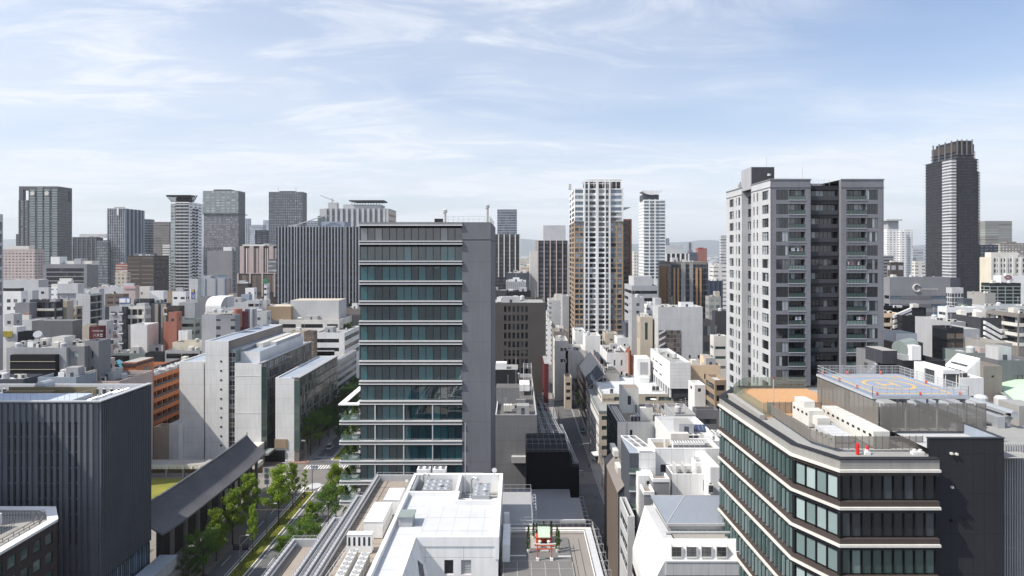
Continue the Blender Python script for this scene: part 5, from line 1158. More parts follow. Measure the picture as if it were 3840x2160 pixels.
# ---- temple gatehouse with long tiled roof
def temple():
 XR,XE,ZR,ZE,Y0,Y1=-82.0,-76.2,19.0,13.7,134.5,189.5
 b=Bld('temple_gate','long Japanese temple gatehouse with curved grey tiled roof beside the boulevard','temple',(-82,160,0),19)
 tile=grainy('roof_tile',(.17,.17,.185),2.2,.25,.55);m=MB(tile);n=8;ny=26
 def pt(s_,u,t_):
  y=Y0+(Y1-Y0)*t_;sag=-1.0*sin(pi*u)*.75;lift=.9*(abs(t_-.5)*2)**4*u;rise=.55*(abs(t_-.5)*2)**3*(1-u)
  return(XR+s_*(XE-XR)*u*1.0,y+(-.9 if t_<.01 else(.9 if t_>.99 else 0))*u*0,ZR+(ZE-ZR)*u+sag+lift+rise)
 for s_ in(1,-1):
  for i in range(n):
   for j in range(ny):
    q=[pt(s_,i/n,j/ny),pt(s_,(i+1)/n,j/ny),pt(s_,(i+1)/n,(j+1)/ny),pt(s_,i/n,(j+1)/ny)];m.face(q if s_>0 else q[::-1])
    q2=[(a,b_,c-.35)for a,b_,c in q];m.face(q2[::-1]if s_>0 else q2)
  for j in range(ny):a,c=pt(s_,1,j/ny),pt(s_,1,(j+1)/ny);m.face([a,(a[0],a[1],a[2]-.35),(c[0],c[1],c[2]-.35),c])
 for t_ in(0,1):
  for i in range(n):
   for s_ in(1,-1):a,c=pt(s_,i/n,t_),pt(s_,(i+1)/n,t_);m.face([a,c,(c[0],c[1],c[2]-.35),(a[0],a[1],a[2]-.35)])
 b.part('roof',m)
 rb=MB(tile)
 for j in range(96):
  t_=(j+.5)/96
  for i in range(n):rb.beam(Vector(pt(1,i/n,t_))+Vector((0,0,.03)),Vector(pt(1,(i+1)/n,t_))+Vector((0,0,.03)),.13,tile,n=4)
 b.part('tile_rolls',rb);rd=MB('slate')
 for j in range(ny):rd.beam(Vector(pt(1,0,j/ny))+Vector((0,0,.15)),Vector(pt(1,0,(j+1)/ny))+Vector((0,0,.15)),.3,tile,n=6)
 for t_ in(0,1):
  for s_ in(1,-1):
   for i in range(n):rd.beam(Vector(pt(s_,i/n,t_))+Vector((0,0,.12)),Vector(pt(s_,(i+1)/n,t_))+Vector((0,0,.12)),.2,tile,n=6)
  p=Vector(pt(1,0,t_));rd.beam(p,p+Vector((0,(t_-.5)*.8,1.0)),.25,tile,.1,5)
 b.part('ridge',rd)
 m=MB('brown');m.box(-80.8,-79.6,140,188,4,13.2,'darkbrown');b.part('inner_wall',m)
 for i in range(9):m=MB('taupe');y=141+i*5.7;m.box(-78.3,-77.6,y,y+.7,2.5,13.2,'taupe');b.part('column',m)
 for i in range(3):m=MB('offwhite');m.box(-79.55,-79.4,170+i*6,173+i*6,6.5,10.5,'offwhite');b.part('panel',m)
 b.finish()
 m=MB('concrete');m.box(-135,-88.6,153,203,0,2.5,'concrete',grainy('temple_terrace',(.24,.22,.20),1,.2));m.box(-88.6,-77,134.6,203,0,2.499,'concrete',grainy('temple_terrace',(.24,.22,.20),1,.2));m.v=m.v;one('stone_terrace','stone terrace under the temple gatehouse','terrace',m,(-88,150,0))
 m=MB('concrete');
 for i in range(14):m.box(-77+i*.34,-76.66+i*.34,146,187,0,2.35-i*.165,'taupe')
 one('stone_steps','long flight of stone steps leading down from the temple to the pavement','steps',m,(-75,165,0))
 m=MB(grainy('old_stone',(.26,.235,.21),1.5,.3));m.box(-78.4,-73.6,120,147,0,6.0);m.box(-73.59,-73.3,121,147,5.2,6.3)
 one('stone_wall','weathered stone wall and base at the street corner below the temple roof','wall',m,(-80,130,0))
 t=Bld('glass_pavilion','low white pavilion with glass roof on the stone base below the temple roof','pavilion',(-76,130,6.0));m=MB('palegrey');m.box(-78.2,-74.6,128,137,6.02,8.6);t.part('walls',m);m=MB('steel');m.box(-78.35,-74.45,127.8,137.2,8.603,8.8,'steel',grainy('frosted_glass',(.42,.47,.52),.8,.12,.25));t.part('roof',m);m=MB('white');m.box(-75.9,-75.2,125.5,126.1,6.02,7.1);t.part('vent_box',m)
 c=Bld('colonnade','low concrete colonnade with flat roof behind the lawn of the temple yard','colonnade',(-100,205,0));m=MB('offwhite');m.box(-135,-84,202,207,5.2,6.6,'offwhite','concrete');c.part('roof',m);m=MB('tan');m.box(-135,-84,206,206.6,2.5,5.19);c.part('back_wall',m)
 for i in range(9):m=MB('concrete');x=-130+i*5.4;m.box(x,x+.6,202.3,203,2.5,5.19);c.part('column',m)
 for i in range(18):m=MB('white');x=-131+i*2.6;m.box(x,x+.2,201.6,201.99,5.3,6.2);c.part('bracket',m)
 m=MB(grassm);m.face([(-135,180,2.53),(-86,180,2.53),(-86,201,2.53),(-135,201,2.53)]);o=structure('lawn',m)
 m=MB('beige');m.box(-101,-95,176,179.5,2.5,3.5,'beige');m.box(-100.5,-95.5,172,175.9,2.5,2.9,'tan');one('garden_bench_block','beige stone block at the near edge of the temple lawn','block',m,(-95,161,2.5))
 m=MB('darkbrown')
 for i in range(14):m.box(-100+i*.7,-99.7+i*.7,166,170,4.0,4.2,'white');
 one('pergola','small white slatted pergola next to the ridge of the temple roof','pergola',m,(-95,154,4))
temple()
for i,(x,y,p,s1)in enumerate(((-76.6,180,0,'white shirt standing on the temple steps, left'),(-75.0,180.5,0,'white shirt and dark trousers, standing on the temple steps, right'),(-79.2,150.5,0,'dark clothes walking under the temple eaves'),(-76.2,214.6,0,'light top walking at the corner by the crossing'),(25.0,218,0,'dark clothes walking on the narrow street pavement'))):
 t=thing('person','person in '+s1,'person',(x,y,1.2 if i<2 else(2.5 if i==2 else.12)),i*1.3)
 me=bpy.data.meshes.new('body');V=[(0,0,.92),(0,0,1.15),(0,0,1.4),(0,0,1.5),(0,.01,1.6),(0,0,1.72),(.19,0,1.42),(.26,.05,1.15),(.27,-.08,.9),(-.19,0,1.42),(-.26,-.04,1.15),(-.27,.08,.9),(.1,.0,.88),(.12,.12,.48),(.12,.18,.08),(.12,.05,.03),(-.1,0,.88),(-.12,-.1,.48),(-.12,-.04,.08),(-.12,-.2,.03)]
 me.from_pydata(V,[(0,1),(1,2),(2,3),(3,4),(4,5),(2,6),(6,7),(7,8),(2,9),(9,10),(10,11),(0,12),(12,13),(13,14),(14,15),(0,16),(16,17),(17,18),(18,19)],[])
 RR=[.15,.14,.15,.06,.09,.07,.07,.05,.035,.07,.05,.035,.09,.065,.045,.04,.09,.065,.045,.04]
 o=link('body',me,t);md=o.modifiers.new('skin','SKIN')
 for k,v in enumerate(me.skin_vertices[0].data):v.radius=(RR[k],RR[k]*.85)
 me.skin_vertices[0].data[0].use_root=True
 md2=o.modifiers.new('sub','SUBSURF');md2.levels=md2.render_levels=1
 pm=grainy('clothes_%d'%i,((.03,.03,.035),(.04,.04,.05),(.03,.03,.03),(.25,.2,.17),(.04,.04,.05))[i],5,.3);me.materials.append(pm)
 q=MB();q.lathe([(.16,.95),(.17,1.1),(.185,1.3),(.16,1.46),(.08,1.51)],0,0,['white','white','charcoal','offwhite','navy'][i],10);link('shirt',q.mesh('shirt'),t);q=MB();q.lathe([(.085,1.62),(.10,1.70),(.08,1.78),(.02,1.81)],0,.01,'black',10);link('hair',q.mesh('hair'),t)
# ---- street furniture
def lamp(x,y,h,label,arm=1.8,d=1):
 t=thing('street_lamp',label,'street lamp',(x,y,.12));o=(x,y,.12);q=MB('darkbrown');q.cyl(x,y,.12,h,.11,'brown',8,.06);q.box(x-.25,x+.25,y-.25,y+.25,.12,.4,'brown');link('pole',q.mesh('pole',o),t);q=MB('brown');q.beam((x,y,h),(x+d*arm,y,h+.25),.05,'brown');link('arm',q.mesh('arm',o),t);q=MB('palegrey');q.box(x+d*arm-.1*d,x+d*(arm+.7),y-.12,y+.12,h+.16,h+.32);link('lamp_head',q.mesh('lamp_head',o),t)
lamp(-65.3,163,9.5,'brown street lamp on the median in front of the tall ginkgo',2.0);lamp(-65.0,183,10.5,'thin street lamp on the median near the crossing',1.2,-1);lamp(-52.9,164,9.5,'street lamp at the right kerb between the ginkgos',3.0);lamp(-74.9,196,9,'street lamp at the end of the temple steps',1.4);lamp(-65.6,148,8,'street lamp near the bottom of the median',1.5,1)
def signal(x,y,h,label,L,d):
 t=thing('traffic_signal',label,'traffic signal',(x,y,.12));o=(x,y,.12);q=MB('brown');q.cyl(x,y,.12,h,.12,'brown',8);q.beam((x,y,h-.2),(x+d*L,y,h+.1),.06,'brown');link('pole',q.mesh('pole',o),t);q=MB('steel');q.box(x+d*L-.65,x+d*L+.65,y-.22,y+.1,h-.1,h+.32);link('signal_head',q.mesh('signal_head',o),t);q=MB('black');[q.cyl(x+d*L+k*.4,y-.24,h+.1,h+.12,.13)for k in(-1,0,1)];link('lenses',q.mesh('lenses',o),t)
 return t
t=signal(-64.0,195.3,7.5,'signal pole with blue street name plate at the median end',5.2,1)
q=MB('bluegrey');q.box(-64.3,-62.2,195.1,195.2,7.7,8.6,flat('sign_blue',(.16,.25,.38),.4));link('name_plate',q.mesh('name_plate',(-64,195.3,.12)),t);me=txt('御堂筋',1.5,.4,'white');o=link('lettering',me,t,(-.1,-.22,7.83))
signal(-75.2,222.8,8,'signal pole at the corner of the white slab building',.9,-1)
t=thing('overhead_sign','dark overhead sign gantry seen from behind across the boulevard, bottom left','sign gantry',(-74,147,0));o=(-74,147,0);q=MB('darkbrown');q.cyl(-74.6,147,.1,6.2,.14);q.beam((-74.6,147,5.9),(-61.5,147,5.9),.09);link('gantry',q.mesh('gantry',o),t)
for x in(-66.8,-64.6):q=MB('charcoal');q.box(x,x+1.5,146.85,146.95,5.2,6.7);link('panel',q.mesh('panel',o),t)
t=thing('overhead_beam','brown pole with long arm reaching over the median lanes','sign gantry',(-76,165,0));o=(-76,165,0);q=MB('brown');q.cyl(-75.3,165,.1,7.6,.14);q.beam((-75.3,165,7.2),(-60,165,7.3),.07);link('gantry',q.mesh('gantry',o),t)
t=thing('temple_sign','tall white name sign of the temple at the end of the gatehouse','sign',(-76.0,190,0));o=(-76,190,0)
for k,ch in enumerate('北御堂'):
 q=MB('white');z=8.2-k*1.75;q.box(-76.8,-75.4,190.0,190.3,z,z+1.45,'white');link('panel',q.mesh('panel',o),t);link('lettering',txt(ch,1.0,1.1,'charcoal'),t,(-76.6+76,-.01,z+.17))
q=MB('brown');q.cyl(-76.1,190.4,.1,9.6,.1);link('pole',q.mesh('pole',o),t)
for i,x in enumerate((-79.4,-78.2)):m=MB('white');m.box(x,x+.85,214.0,214.2,.3,4.2);m.box(x+.1,x+.75,213.97,213.998,.6,3.9,'palegrey');one('notice_board',('left' if i==0 else 'right')+' white notice board at the corner of the crossing','board',m,(x,214,.1))
m=MB('white');m.box(-80.9,-80.2,229.0,229.1,4.5,9.0,'white');m.box(-80.9,-80.2,228.98,228.995,4.6,6.4,flat('banner_red',(.55,.05,.10),.6));m.cyl(-81.05,229.1,.1,9.2,.07,'taupe');one('banner','white and crimson vertical banner on the corner of the slab building','banner',m,(-80.9,229,0))
m=MB('terracotta');m.lathe([(.12,.15),(.14,.7),(.2,.75),(.16,.95),(.03,1.05)],-65.3,190.5,flat('hydrant_pink',(.55,.3,.25),.5),10);one('hydrant','small pinkish hydrant in the median grass near the sapling','hydrant',m,(-65.3,190.5,.15))
b_=MB('palegrey')
def fence(name_,label,x0,y0,x1,y1,z=.14,m='palegrey',h=.9):
 o=tuple(((x0+x1)/2,(y0+y1)/2,z));q=railing(x0,y0,x1,y1,z,h,2.0,m,2,.04);one(name_,label,'guard rail',q,o)
fence('guard_rail','white guard rail along the left pavement beyond the crossing',-74.8,229,-74.8,300);fence('guard_rail','guard rail at the curved corner of the narrow street',27.2,214.5,36,214.5);fence('guard_rail','guard rail before the red paved corner',28.2,203.2,34,203.2)
# ---- vehicles
def car(label,x,y,rz,body='white',van=False,cat='car',z=.01,group=None,name='car'):
 t=thing(name,label,cat,(x,y,z),rz,group);L,W,H=(4.7,1.75,1.9)if van else(4.3,1.72,1.42);bm_=flat('paint_'+body,{'white':(.72,.73,.74),'silver':(.42,.44,.46),'blue':(.12,.16,.22),'black':(.02,.02,.025),'grey':(.2,.2,.21)}[body],.25,.2,.6)
 lo=[(-L/2,.35),(-L/2+.02,.72),(-L/2+.9,.92 if not van else 1.0),(L/2-.35,.95 if not van else 1.05),(L/2,.85),(L/2,.35)]
 up=[(-L/2+.95,.9),(-L/2+1.55,H-.03),(L/2-1.0,H),(L/2-.35,.95)]if not van else[(-L/2+.35,.98),(-L/2+1.0,H-.05),(L/2-.15,H),(L/2-.02,1.0)]
 def ext(pr,w_,inset,m):
  q=MB(m);n=len(pr);zt_=max(p[1]for p in pr);zb_=min(p[1]for p in pr);ww=[w_/2-(inset*(p[1]-zb_)/(zt_-zb_)if inset else 0)for p in pr]
  i=0;q.v=[(-ww[k],pr[k][0],pr[k][1])for k in range(n)]+[(ww[k],pr[k][0],pr[k][1])for k in range(n)]
  for k in range(n):q.f.append((k,(k+1)%n,n+(k+1)%n,n+k));q.m.append(m)
  q.f.append(tuple(range(n))[::-1]);q.m.append(m);q.f.append(tuple(range(n,2*n)));q.m.append(m);return q
 link('body',ext(lo,W,0,bm_).mesh('body'),t);link('windows',ext([(p[0],p[1])for p in up],W*.95,.14,glass('dark')).mesh('windows'),t)
 q=MB(bm_);ys=[p[0]for p in up if p[1]>H-.1];q.box(-W*.38,W*.38,min(ys)+.05,max(ys)-.05,H-.01,H+.03);
 for y_ in([-.1,.9]if not van else[-.4,.7,1.7]):q.box(-W*.47,W*.47,y_-.04,y_+.04,.9,H-.05)
 link('roof',q.mesh('roof'),t)
 for sx in(-1,1):
  for yy in(-L/2+.8,L/2-.85):
   q=MB('black');q.beam((sx*(W/2-.2),yy,.32),(sx*(W/2+.01),yy,.32),.32,'black',n=14);link('wheel',q.mesh('wheel'),t)
  q=MB('offwhite');q.box(sx*W*.3-.18,sx*W*.3+.18,-L/2-.03,-L/2+.02,.6,.74);link('headlight',q.mesh('headlight'),t)
 return t
car('white van driving away on the shaded boulevard beyond the crossing',-71.8,240,pi,'white',True,'van',name='van')
car('silver car parked under the canopy of the white office block',29.4,226,1.9,'silver');car('blue-grey car parked in the narrow street by the dark brick block',27.2,262,0,'blue');car('silver car parked farther up the narrow street',25.2,335,0,'silver')
car('white van stopped in the far part of the narrow street',24.0,372,0,'white',True,'van',name='van');car('black car near the corner tree in the narrow street',22.4,398,0,'black');car('white covered car in deep shade at the bottom of the narrow street',30.2,152,.4,'white')
car('yellow topped small truck parked below the dark street tree',27.4,165,0,'grey',True,'van',name='van')
for i in range(5):
 x,y=[(23.4,186),(24.0,190),(28.2,148),(28.6,143),(22.0,210)][i];t=thing('bicycle','parked bicycle in the shaded narrow street','bicycle',(x,y,.15),i*.7,'bicycles in the narrow street');q=MB('black')
 for yy in(-.5,.5):
  for a in range(12):q.beam((0,yy+.33*cos(a*pi/6),.34+.33*sin(a*pi/6)),(0,yy+.33*cos((a+1)*pi/6),.34+.33*sin((a+1)*pi/6)),.02)
 link('wheels',q.mesh('wheels'),t);q=MB('steel');q.beam((0,-.5,.34),(0,0,.3),.02);q.beam((0,0,.3),(0,.35,.8),.02);q.beam((0,.35,.8),(0,-.15,.75),.02);q.beam((0,.5,.34),(0,.38,.95),.02);q.beam((-.25,.38,.97),(.25,.38,.97),.02);q.box(-.07,.07,-.25,0,.8,.86,'black');link('frame',q.mesh('frame'),t)
# ================================================================== M
def slab_complex():
 """white slab building with four parallel blocks (left of the tower)"""
 Y=224.5
 b=Bld('office_building','big white blank-ended slab building of four parallel wings behind the temple','office building',(-110,Y,0),wz(1278.4,Y))
 W='white|30x5.2'
 def blk(px0,px1,py,D,side,y0=Y,wall=W,rf='bluegrey',par=.5,front=None,zmin=0):
  zt=wz(py,y0);m=MB(wall);X0,X1=wx(px0,y0),wx(px1,y0)
  dress(b,m,(X0,y0),0,X1-X0,0,zt,0,front,wall)
  dress(b,m,(X1,y0),pi/2,D,0,zt,2,side,'taupe' if side else wall)
  m.face([(X1,y0+D,0),(X0,y0+D,0),(X0,y0+D,zt),(X1,y0+D,zt)],wall);m.face([(X0,y0+D,0),(X0,y0,0),(X0,y0,zt),(X0,y0+D,zt)],wall)
  roof(m,X0,X1,y0,y0+D,zt,rf,par,'white');b.part('wing',m);reg(X0,X1,y0,y0+D,zt);return X0,X1,zt
 gw=('w',1.7,1.45,3.35,2.75,dict(top=.5,gl='mixed',rec=.18,mg=.3,nx=1,ny=2,fr='umber'))
 def n(c,x):return CROP[c][0]+x/CROP[c][2]
 blk(n('B1',1805),n('B1',2050),1120+630/2.6833,46,None)
 X0,X1,zt=blk(n('B1',2064),n('B1',2300),1278.4,52,('b',40,1.6,dict(top=6.5,gl='green')))
 for k in range(13):
  z=wz(1120+(640+94*k)/2.6833,Y);b.win(wx(n('B1',2216),Y),Y-.05,z,0,.62,.66,1,1,'dark','taupe')
 xs0,xs1=wx(n('B1',2300),Y),wx(n('B1',2365),Y);m=MB('taupe');zt2=wz(1120+520/2.6833,Y)
 m.box(xs0+.002,xs1-.002,Y+.5,Y+50,0,zt2,'greengrey','bluegrey');b.part('stair_bay',m)
 for k in range(12):z=zt2-2.6-k*3.35;b.win(xs0+.1,Y+.4,z,0,(xs1-xs0)-.2,1.75,2,1,'dark','palegrey');b.win(xs0+.1,Y+.4,z-1.4,0,(xs1-xs0)-.2,1.25,2,1,'grey','palegrey')
 X0,X1,zc=blk(n('B1',2362),n('B2',55),1120+650/2.6833,54,gw)
 m=MB('white');m.prism([(X0+.3,Y+4),(X1-2.2,Y+4),(X1-2.2,Y+50),(X0+.3,Y+50)],zc-.5,[zc+3.6,zc+3.6,zc+3.6,zc+3.6],'white','bluegrey');b.part('penthouse',m)
 b.win(X1+.0,Y-.12,2,0,2.0,zc-3.2,1,8,'green','taupe')
 for i in range(4):m=MB('white');m.box(X0+.1,X1,Y-.06,Y-.003,zc-4.6-i*13.4,zc-4.4-i*13.4);b.part('ledge',m)
 m=MB('palegrey');m.box(X1-.9,X1+.35,Y-.1,Y+54,zc+.003,zc+.22,'palegrey~');b.part('gutter',m)
 m=MB('white');m.face([(X0+.3,Y+4,zc+3.6),(X0+.3,Y+50,zc+3.6),(X0+1.5,Y+50,zc+5.2),(X0+1.5,Y+4,zc+5.2)]);
 for i in range(26):m.box(X0+1.9,X0+4.4,Y+14+i*1.2,Y+14.7+i*1.2,zc+3.605,zc+5.2,'offwhite')
 b.part('chiller_rows',m);m=MB('palegrey');m.box(X0+4.9,X0+7.2,Y+20,Y+48,zc+3.605,zc+4.9,'palegrey','offwhite');b.part('louvre_box',m)
 X0,X1,zd=blk(n('B2',195),n('B2',385),1120+797/2.6833,48,gw)
 b.win(X1+.0,Y-.12,4,0,1.9,zd-5,1,7,'green','taupe')
 m=MB('palegrey');m.box(X1-.9,X1+2.1,Y-.1,Y+48,zd+.003,zd+.22,'palegrey~');b.part('gutter',m)
 m=MB('palegrey');m.box(X1+.02,X1+1.72,Y,Y+48,0,zd,'taupe');b.part('glazed_flank',m)
 b.w=[q if not(abs(q[0]-(X1-.11+.0))<.3 and q[3]>1)else(q[0]+1.95,)+q[1:]for q in b.w]
 m=MB('taupe');m.box(wx(1033,Y)-3,X0-.1,Y-6,Y-.1,4.2,4.9,'taupe','greengrey');m.box(wx(1033,Y)-3.5,X0+3.5,Y-.4,Y-.11,.2,4.19,'black');m.box(X0-.2,X0+4.2,Y-.3,Y-.05,4.9,8.2,'tan');b.part('entrance_canopy',m)
 for i in range(20):m=MB('white');x=wx(880,Y)+i*.01
 m=MB('offwhite');m.box(wx(955,Y),wx(990,Y)+.2,Y-6.5,Y-.1,0,7.2,'offwhite');b.part('forebuilding',m)
 m=MB('white');m.box(wx(n('B1',1700),Y-3),wx(n('B1',1800),Y-3),Y-3,Y+16,0,wz(1120+1262/2.6833,Y-3),'white','roofwhite');b.part('low_wing',m)
 b.finish(100)
 b2=B('grey office block with many horizontal ledges, between the white slab wings and the glass tower','B2',785,822,628,1200,Y=292,D=34,wall='palegrey',front=None,side=('b',3.35,1.7,dict(top=1.9,gl='grey',rec=.35,mg=.2)),rf='roofwhite',rt=4,keep=True)
 b3=B('low pale roof block carrying a small beacon behind the white slab wings','B2',560,790,520,640,Y=325,D=16,wall='palegrey',front=None,side=None,rf='roofwhite',rt=4)
slab_complex()
def orange_building():
 Y=221;X1=wx(537,Y);X0=wx(503,Y);zt=wz(1425.6,Y)
 b=Bld('apartment_building','long orange-brown tiled apartment block with dark balcony rows and square stair tower','apartment building',(X1-6,Y,0),zt)
 D=46;m=MB('orange');W='orange|2x1.1'
 rows=[];z=zt-1.5
 for k in range(8):rows.append((z-2.5,z));z-=4.1
 cols=[(1.2+i*3.65,1.2+i*3.65+3.35)for i in range(12)]
 for(q,w_,h)in facade(m,(X1,Y),pi/2,D,0,zt,cols,rows[::-1],1.5,W):b.win(*q,pi/2,w_,h,3,1,'dark','charcoal')
 for(za,zb_)in rows:p=MB('slate');p.box(X1+.003,X1+.1,Y+1.3,Y+D-1,za+.02,za+.9,'slate');b.part('balcony_rail',p);
 for(za,zb_)in rows:p=MB('orange');p.box(X1+.003,X1+.18,Y+.1,Y+D-.2,za-1.55,za-.05,W);b.part('balcony_band',p)
 m.face([(X0-8,Y,0),(X1,Y,0),(X1,Y,zt),(X0-8,Y,zt)],W);m.face([(X1,Y+D,0),(X0-8,Y+D,0),(X0-8,Y+D,zt),(X1,Y+D,zt)],W)
 zr=roof(m,X0-8,X1,Y,Y+D,zt,'roof',.9,'plum',.6);b.part('walls',m)
 Yt=214;xa,xc=wx(460.5,Yt),wx(510,Yt);t=MB(W);zz=wz(1120+640/2.6833,Yt)
 t.box(xa,xc,Yt,Yt+10.5,0,zz,W,'concrete');t.box(xa-.25,xc+.25,Yt-.25,Yt+10.7,zz-1.3,zz-.5,'plum');b.part('stair_tower',t)
 for k in range(6):b.win(xc+.04,Yt+4.5,zz-4.2-k*4.6,pi/2,3.2,1.6,2,1,'dark','plum')
 e=MB('tan');cx,cz=(xa+xc)/2-.4,zz-4;e.box(cx-1.3,cx+1.3,Yt-.12,Yt-.003,cz-1.2,cz+1.5,'orange');e.box(cx-.9,cx+.9,Yt-.25,Yt-.122,cz-.7,cz+.9,'brick');e.box(cx-.5,cx+.5,Yt-.3,Yt-.252,cz-.2,cz+.5,'orange');b.part('emblem',e)
 c=MB('pink')
 for k in range(3):c.cyl(xa-1.6,Yt+3,8+k*9.5,10.2+k*9.5,3.0,'terracotta',18)
 c.cyl(xa-1.6,Yt+3,0,29,1.4,'orange',12);b.part('spiral_stair',c)
 R=random.Random(2)
 for i in range(6):item(b,'condenser_unit',X1-3.0-R.random()*.5,Y+6+i*6.0,zr,0,(1.3,1.2,1.0))
 clutter(b,X0-7,X1-5,Y+4,Y+D-2,zr,5,R);b.finish();reg(X0-8,X1,Yt,Y+D,zt)
 B('terracotta roofed annexe crowded with plant boxes behind the orange stair tower','B1',1425,1640,655,700,Y=262,D=26,wall='orange',front=None,side=None,rf='concrete',rt=9)
 b=B('black block with a mural of bright abstract shapes on its slanted wall','B1',1076,1235,590,720,Y=258,D=18,wall='black',front=None,side=None,rf='black',rt=0,fin=False,name='building')
 R=random.Random(6)
 for(u,v,c,k)in((.12,.18,'gold',7),(.55,.12,'green',9),(.95,.1,'bluegrey',8),(.35,.4,'lilac',5),(.8,.5,'crimson',6),(.2,.68,'pinkish',4),(.5,.85,'aqua',10),(1.15,.25,'aqua',7)):
  cm=flat('mural_'+c,dict(gold=(.5,.42,.06),green=(.08,.42,.22),bluegrey=(.2,.45,.6),lilac=(.5,.4,.65),crimson=(.3,.02,.08),pinkish=(.6,.4,.45),aqua=(.1,.4,.5))[c],.6)
  m=MB(cm);W_=b.X1-b.X0;H_=12;cx,cz=b.X0+.2+u*W_*.8,b.zt-1-v*10;pts=[(cx+cos(a*2*pi/k)*1.6*R.uniform(.5,1.2),cz+sin(a*2*pi/k)*1.0*R.uniform(.5,1.2))for a in range(k)]
  m.face([(p[0],b.Y0-.03,p[1])for p in pts][::1]);b.part('mural_shape',m)
 b.finish()
orange_building()
def right_street_blocks():
# ---- white office with upper block and big roof (92)
 Y=221.0
 b=Bld('office_building','white office block with roof terrace and windowed upper block, right of the narrow street','office building',(45,Y,0),20)
 X0=wx(2246,Y);zl=18.5;m=MB('white');X1=75
 for(q,w_,h)in facade(m,(X0,Y),0,12,0,zl,[(1.0,5.2),(6.2,10.6)],[(zl-2.6-3.5*k,zl-1.1-3.5*k)for k in range(5)][::-1],.35,'beige|6x3.5'):b.win(*q,0,w_,h,3,1,'green','charcoal')
 for(q,w_,h)in facade(m,(X0,260),-pi/2,39,0,zl,[(1+i*3.4,1+i*3.4+2.9)for i in range(11)],[(zl-2.7-3.5*k,zl-1.0-3.5*k)for k in range(5)][::-1],.35,'white'):b.win(*q,-pi/2,w_,h,2,1,'green','charcoal')
 m.box(X0+.01,X0+12,Y+.01,260,zl-.4,zl,'offwhite','roof');b.part('lower_wing',m)
 c=MB('offwhite');c.box(X0-.15,X0+.3,Y-.1,260,zl+.003,zl+.7,'greengrey');c.box(X0-.1,X0+12,Y-.12,Y+.3,zl+.003,zl+.72,'greengrey');b.part('parapet',c)
 Yb=236;zb=wz(1478,Yb);XA=wx(2257,Yb);XB=wx(2592,Yb);m=MB('beige')
 cols=[(wx(p,Yb)-XA,wx(q_,Yb)-XA)for p,q_ in((2303,2330),(2420,2462),(2470,2518),(2526,2585))]
 for(q,w_,h)in facade(m,(XA,Yb),0,XB-XA,0,zb,cols,[(zb-5.9-3.4*k,zb-4.3-3.4*k)for k in range(3)][::-1]+[(zb-2.55,zb-1.0)],.35,'beige|6x3.4'):b.win(*q,0,w_,h,max(2,int(w_/1.4)),1,'green','charcoal')
 for(q,w_,h)in facade(m,(XA,Yb+37),-pi/2,37,0,zb,[(1+i*3.4,1+i*3.4+2.9)for i in range(10)],[(zb-2.7-3.5*k,zb-1.2-3.5*k)for k in range(2)][::-1],.35,'white'):b.win(*q,-pi/2,w_,h,2,1,'green','charcoal')
 m.face([(XB,Yb,0),(XB,Yb+37,0),(XB,Yb+37,zb),(XB,Yb,zb)],'beige');m.face([(XB,Yb+37,0),(XA,Yb+37,0),(XA,Yb+37,zb),(XB,Yb+37,zb)],'beige')
 zr=roof(m,XA,XB,Yb,Yb+37,zb,grainy('pale_membrane',(.52,.54,.56),.4,.08),.9,'greengrey',.4);b.part('walls',m);b.part('railing',railing(XA+.3,Yb+.4,XB-.3,Yb+.4,zb,1.0,1.6,'palegrey'));b.part('railing',railing(XA+.3,Yb+.4,XA+.3,Yb+36,zb,1.0,1.6,'palegrey'))
 me=txt('船の研究会館',5.0,.95,'charcoal');b.copyof('lettering',me,wx(2262,Yb),Yb-.05,zb-2.5)
 Yu=234;XC,XD=wx(2512,Yu),wx(2590,Yu);zu=wz(1120+640/2.6833,Yu);m=MB('white');zm=zr+3.4
 m.face([(XC,Yu,zm),(XD,Yu,zm),(XD,Yu,zu),(XC,Yu,zu)],'white|30x1.3');
 rowsU=[(zu-4.1,zu-3.2),(zu-8.1,zu-7.1),(zu-12.1,zu-11.1)]
 for(q,w_,h)in facade(m,(XC,Yu+34),-pi/2,34,zm,zu,[(4.2,7.2),(8.6,13.6),(16.2,21.0)][::1],[r for r in rowsU[::-1]if r[0]>zm+.3],.3,'white'):b.win(*q,-pi/2,w_,h,3,1,'dark','palegrey')
 m.face([(XD,Yu,zm),(XD,Yu+34,zm),(XD,Yu+34,zu),(XD,Yu,zu)],'white');m.face([(XD,Yu+34,zm),(XC,Yu+34,zm),(XC,Yu+34,zu),(XD,Yu+34,zu)],'white');m.face([(XC,Yu,zm),(XC,Yu+34,zm),(XD,Yu+34,zm),(XD,Yu,zm)],'grey')
 zu2=roof(m,XC,XD,Yu,Yu+34,zu,'roof',1.2,'white');m.box(XC+.5,XD-.3,Yu+.6,Yu+33,zr+.01,zm-.01,'darkgrey');b.part('upper_block',m);b.part('railing',railing(XC+.2,Yu+.3,XD-.2,Yu+.3,zu,.9,1));clutter(b,XC+.4,XD-.4,Yu+1,Yu+33,zu2,6,random.Random(3))
 p=MB('white')
 for i in range(9):p.box(XC+.05,XC+.6,Yu+.3+i*4,Yu+1.1+i*4,zr,zm-.005)
 b.part('posts',p)
 Yw=262;m=MB('white');xw0,xw1=wx(2390,Yw),wx(2438,Yw);m.box(xw0,xw1,Yw,Yw+8,zr,wz(1120+600/2.6833,Yw));m.box(xw0+.8,xw1-.6,Yw-1.2,Yw-.01,zr+.01,zr+2.2);m.box(xw0+1.2,xw1-.9,Yw-.05,Yw-.004,zr+3.2,wz(1120+640/2.6833,Yw),'lightgrey');b.part('stair_box',m)
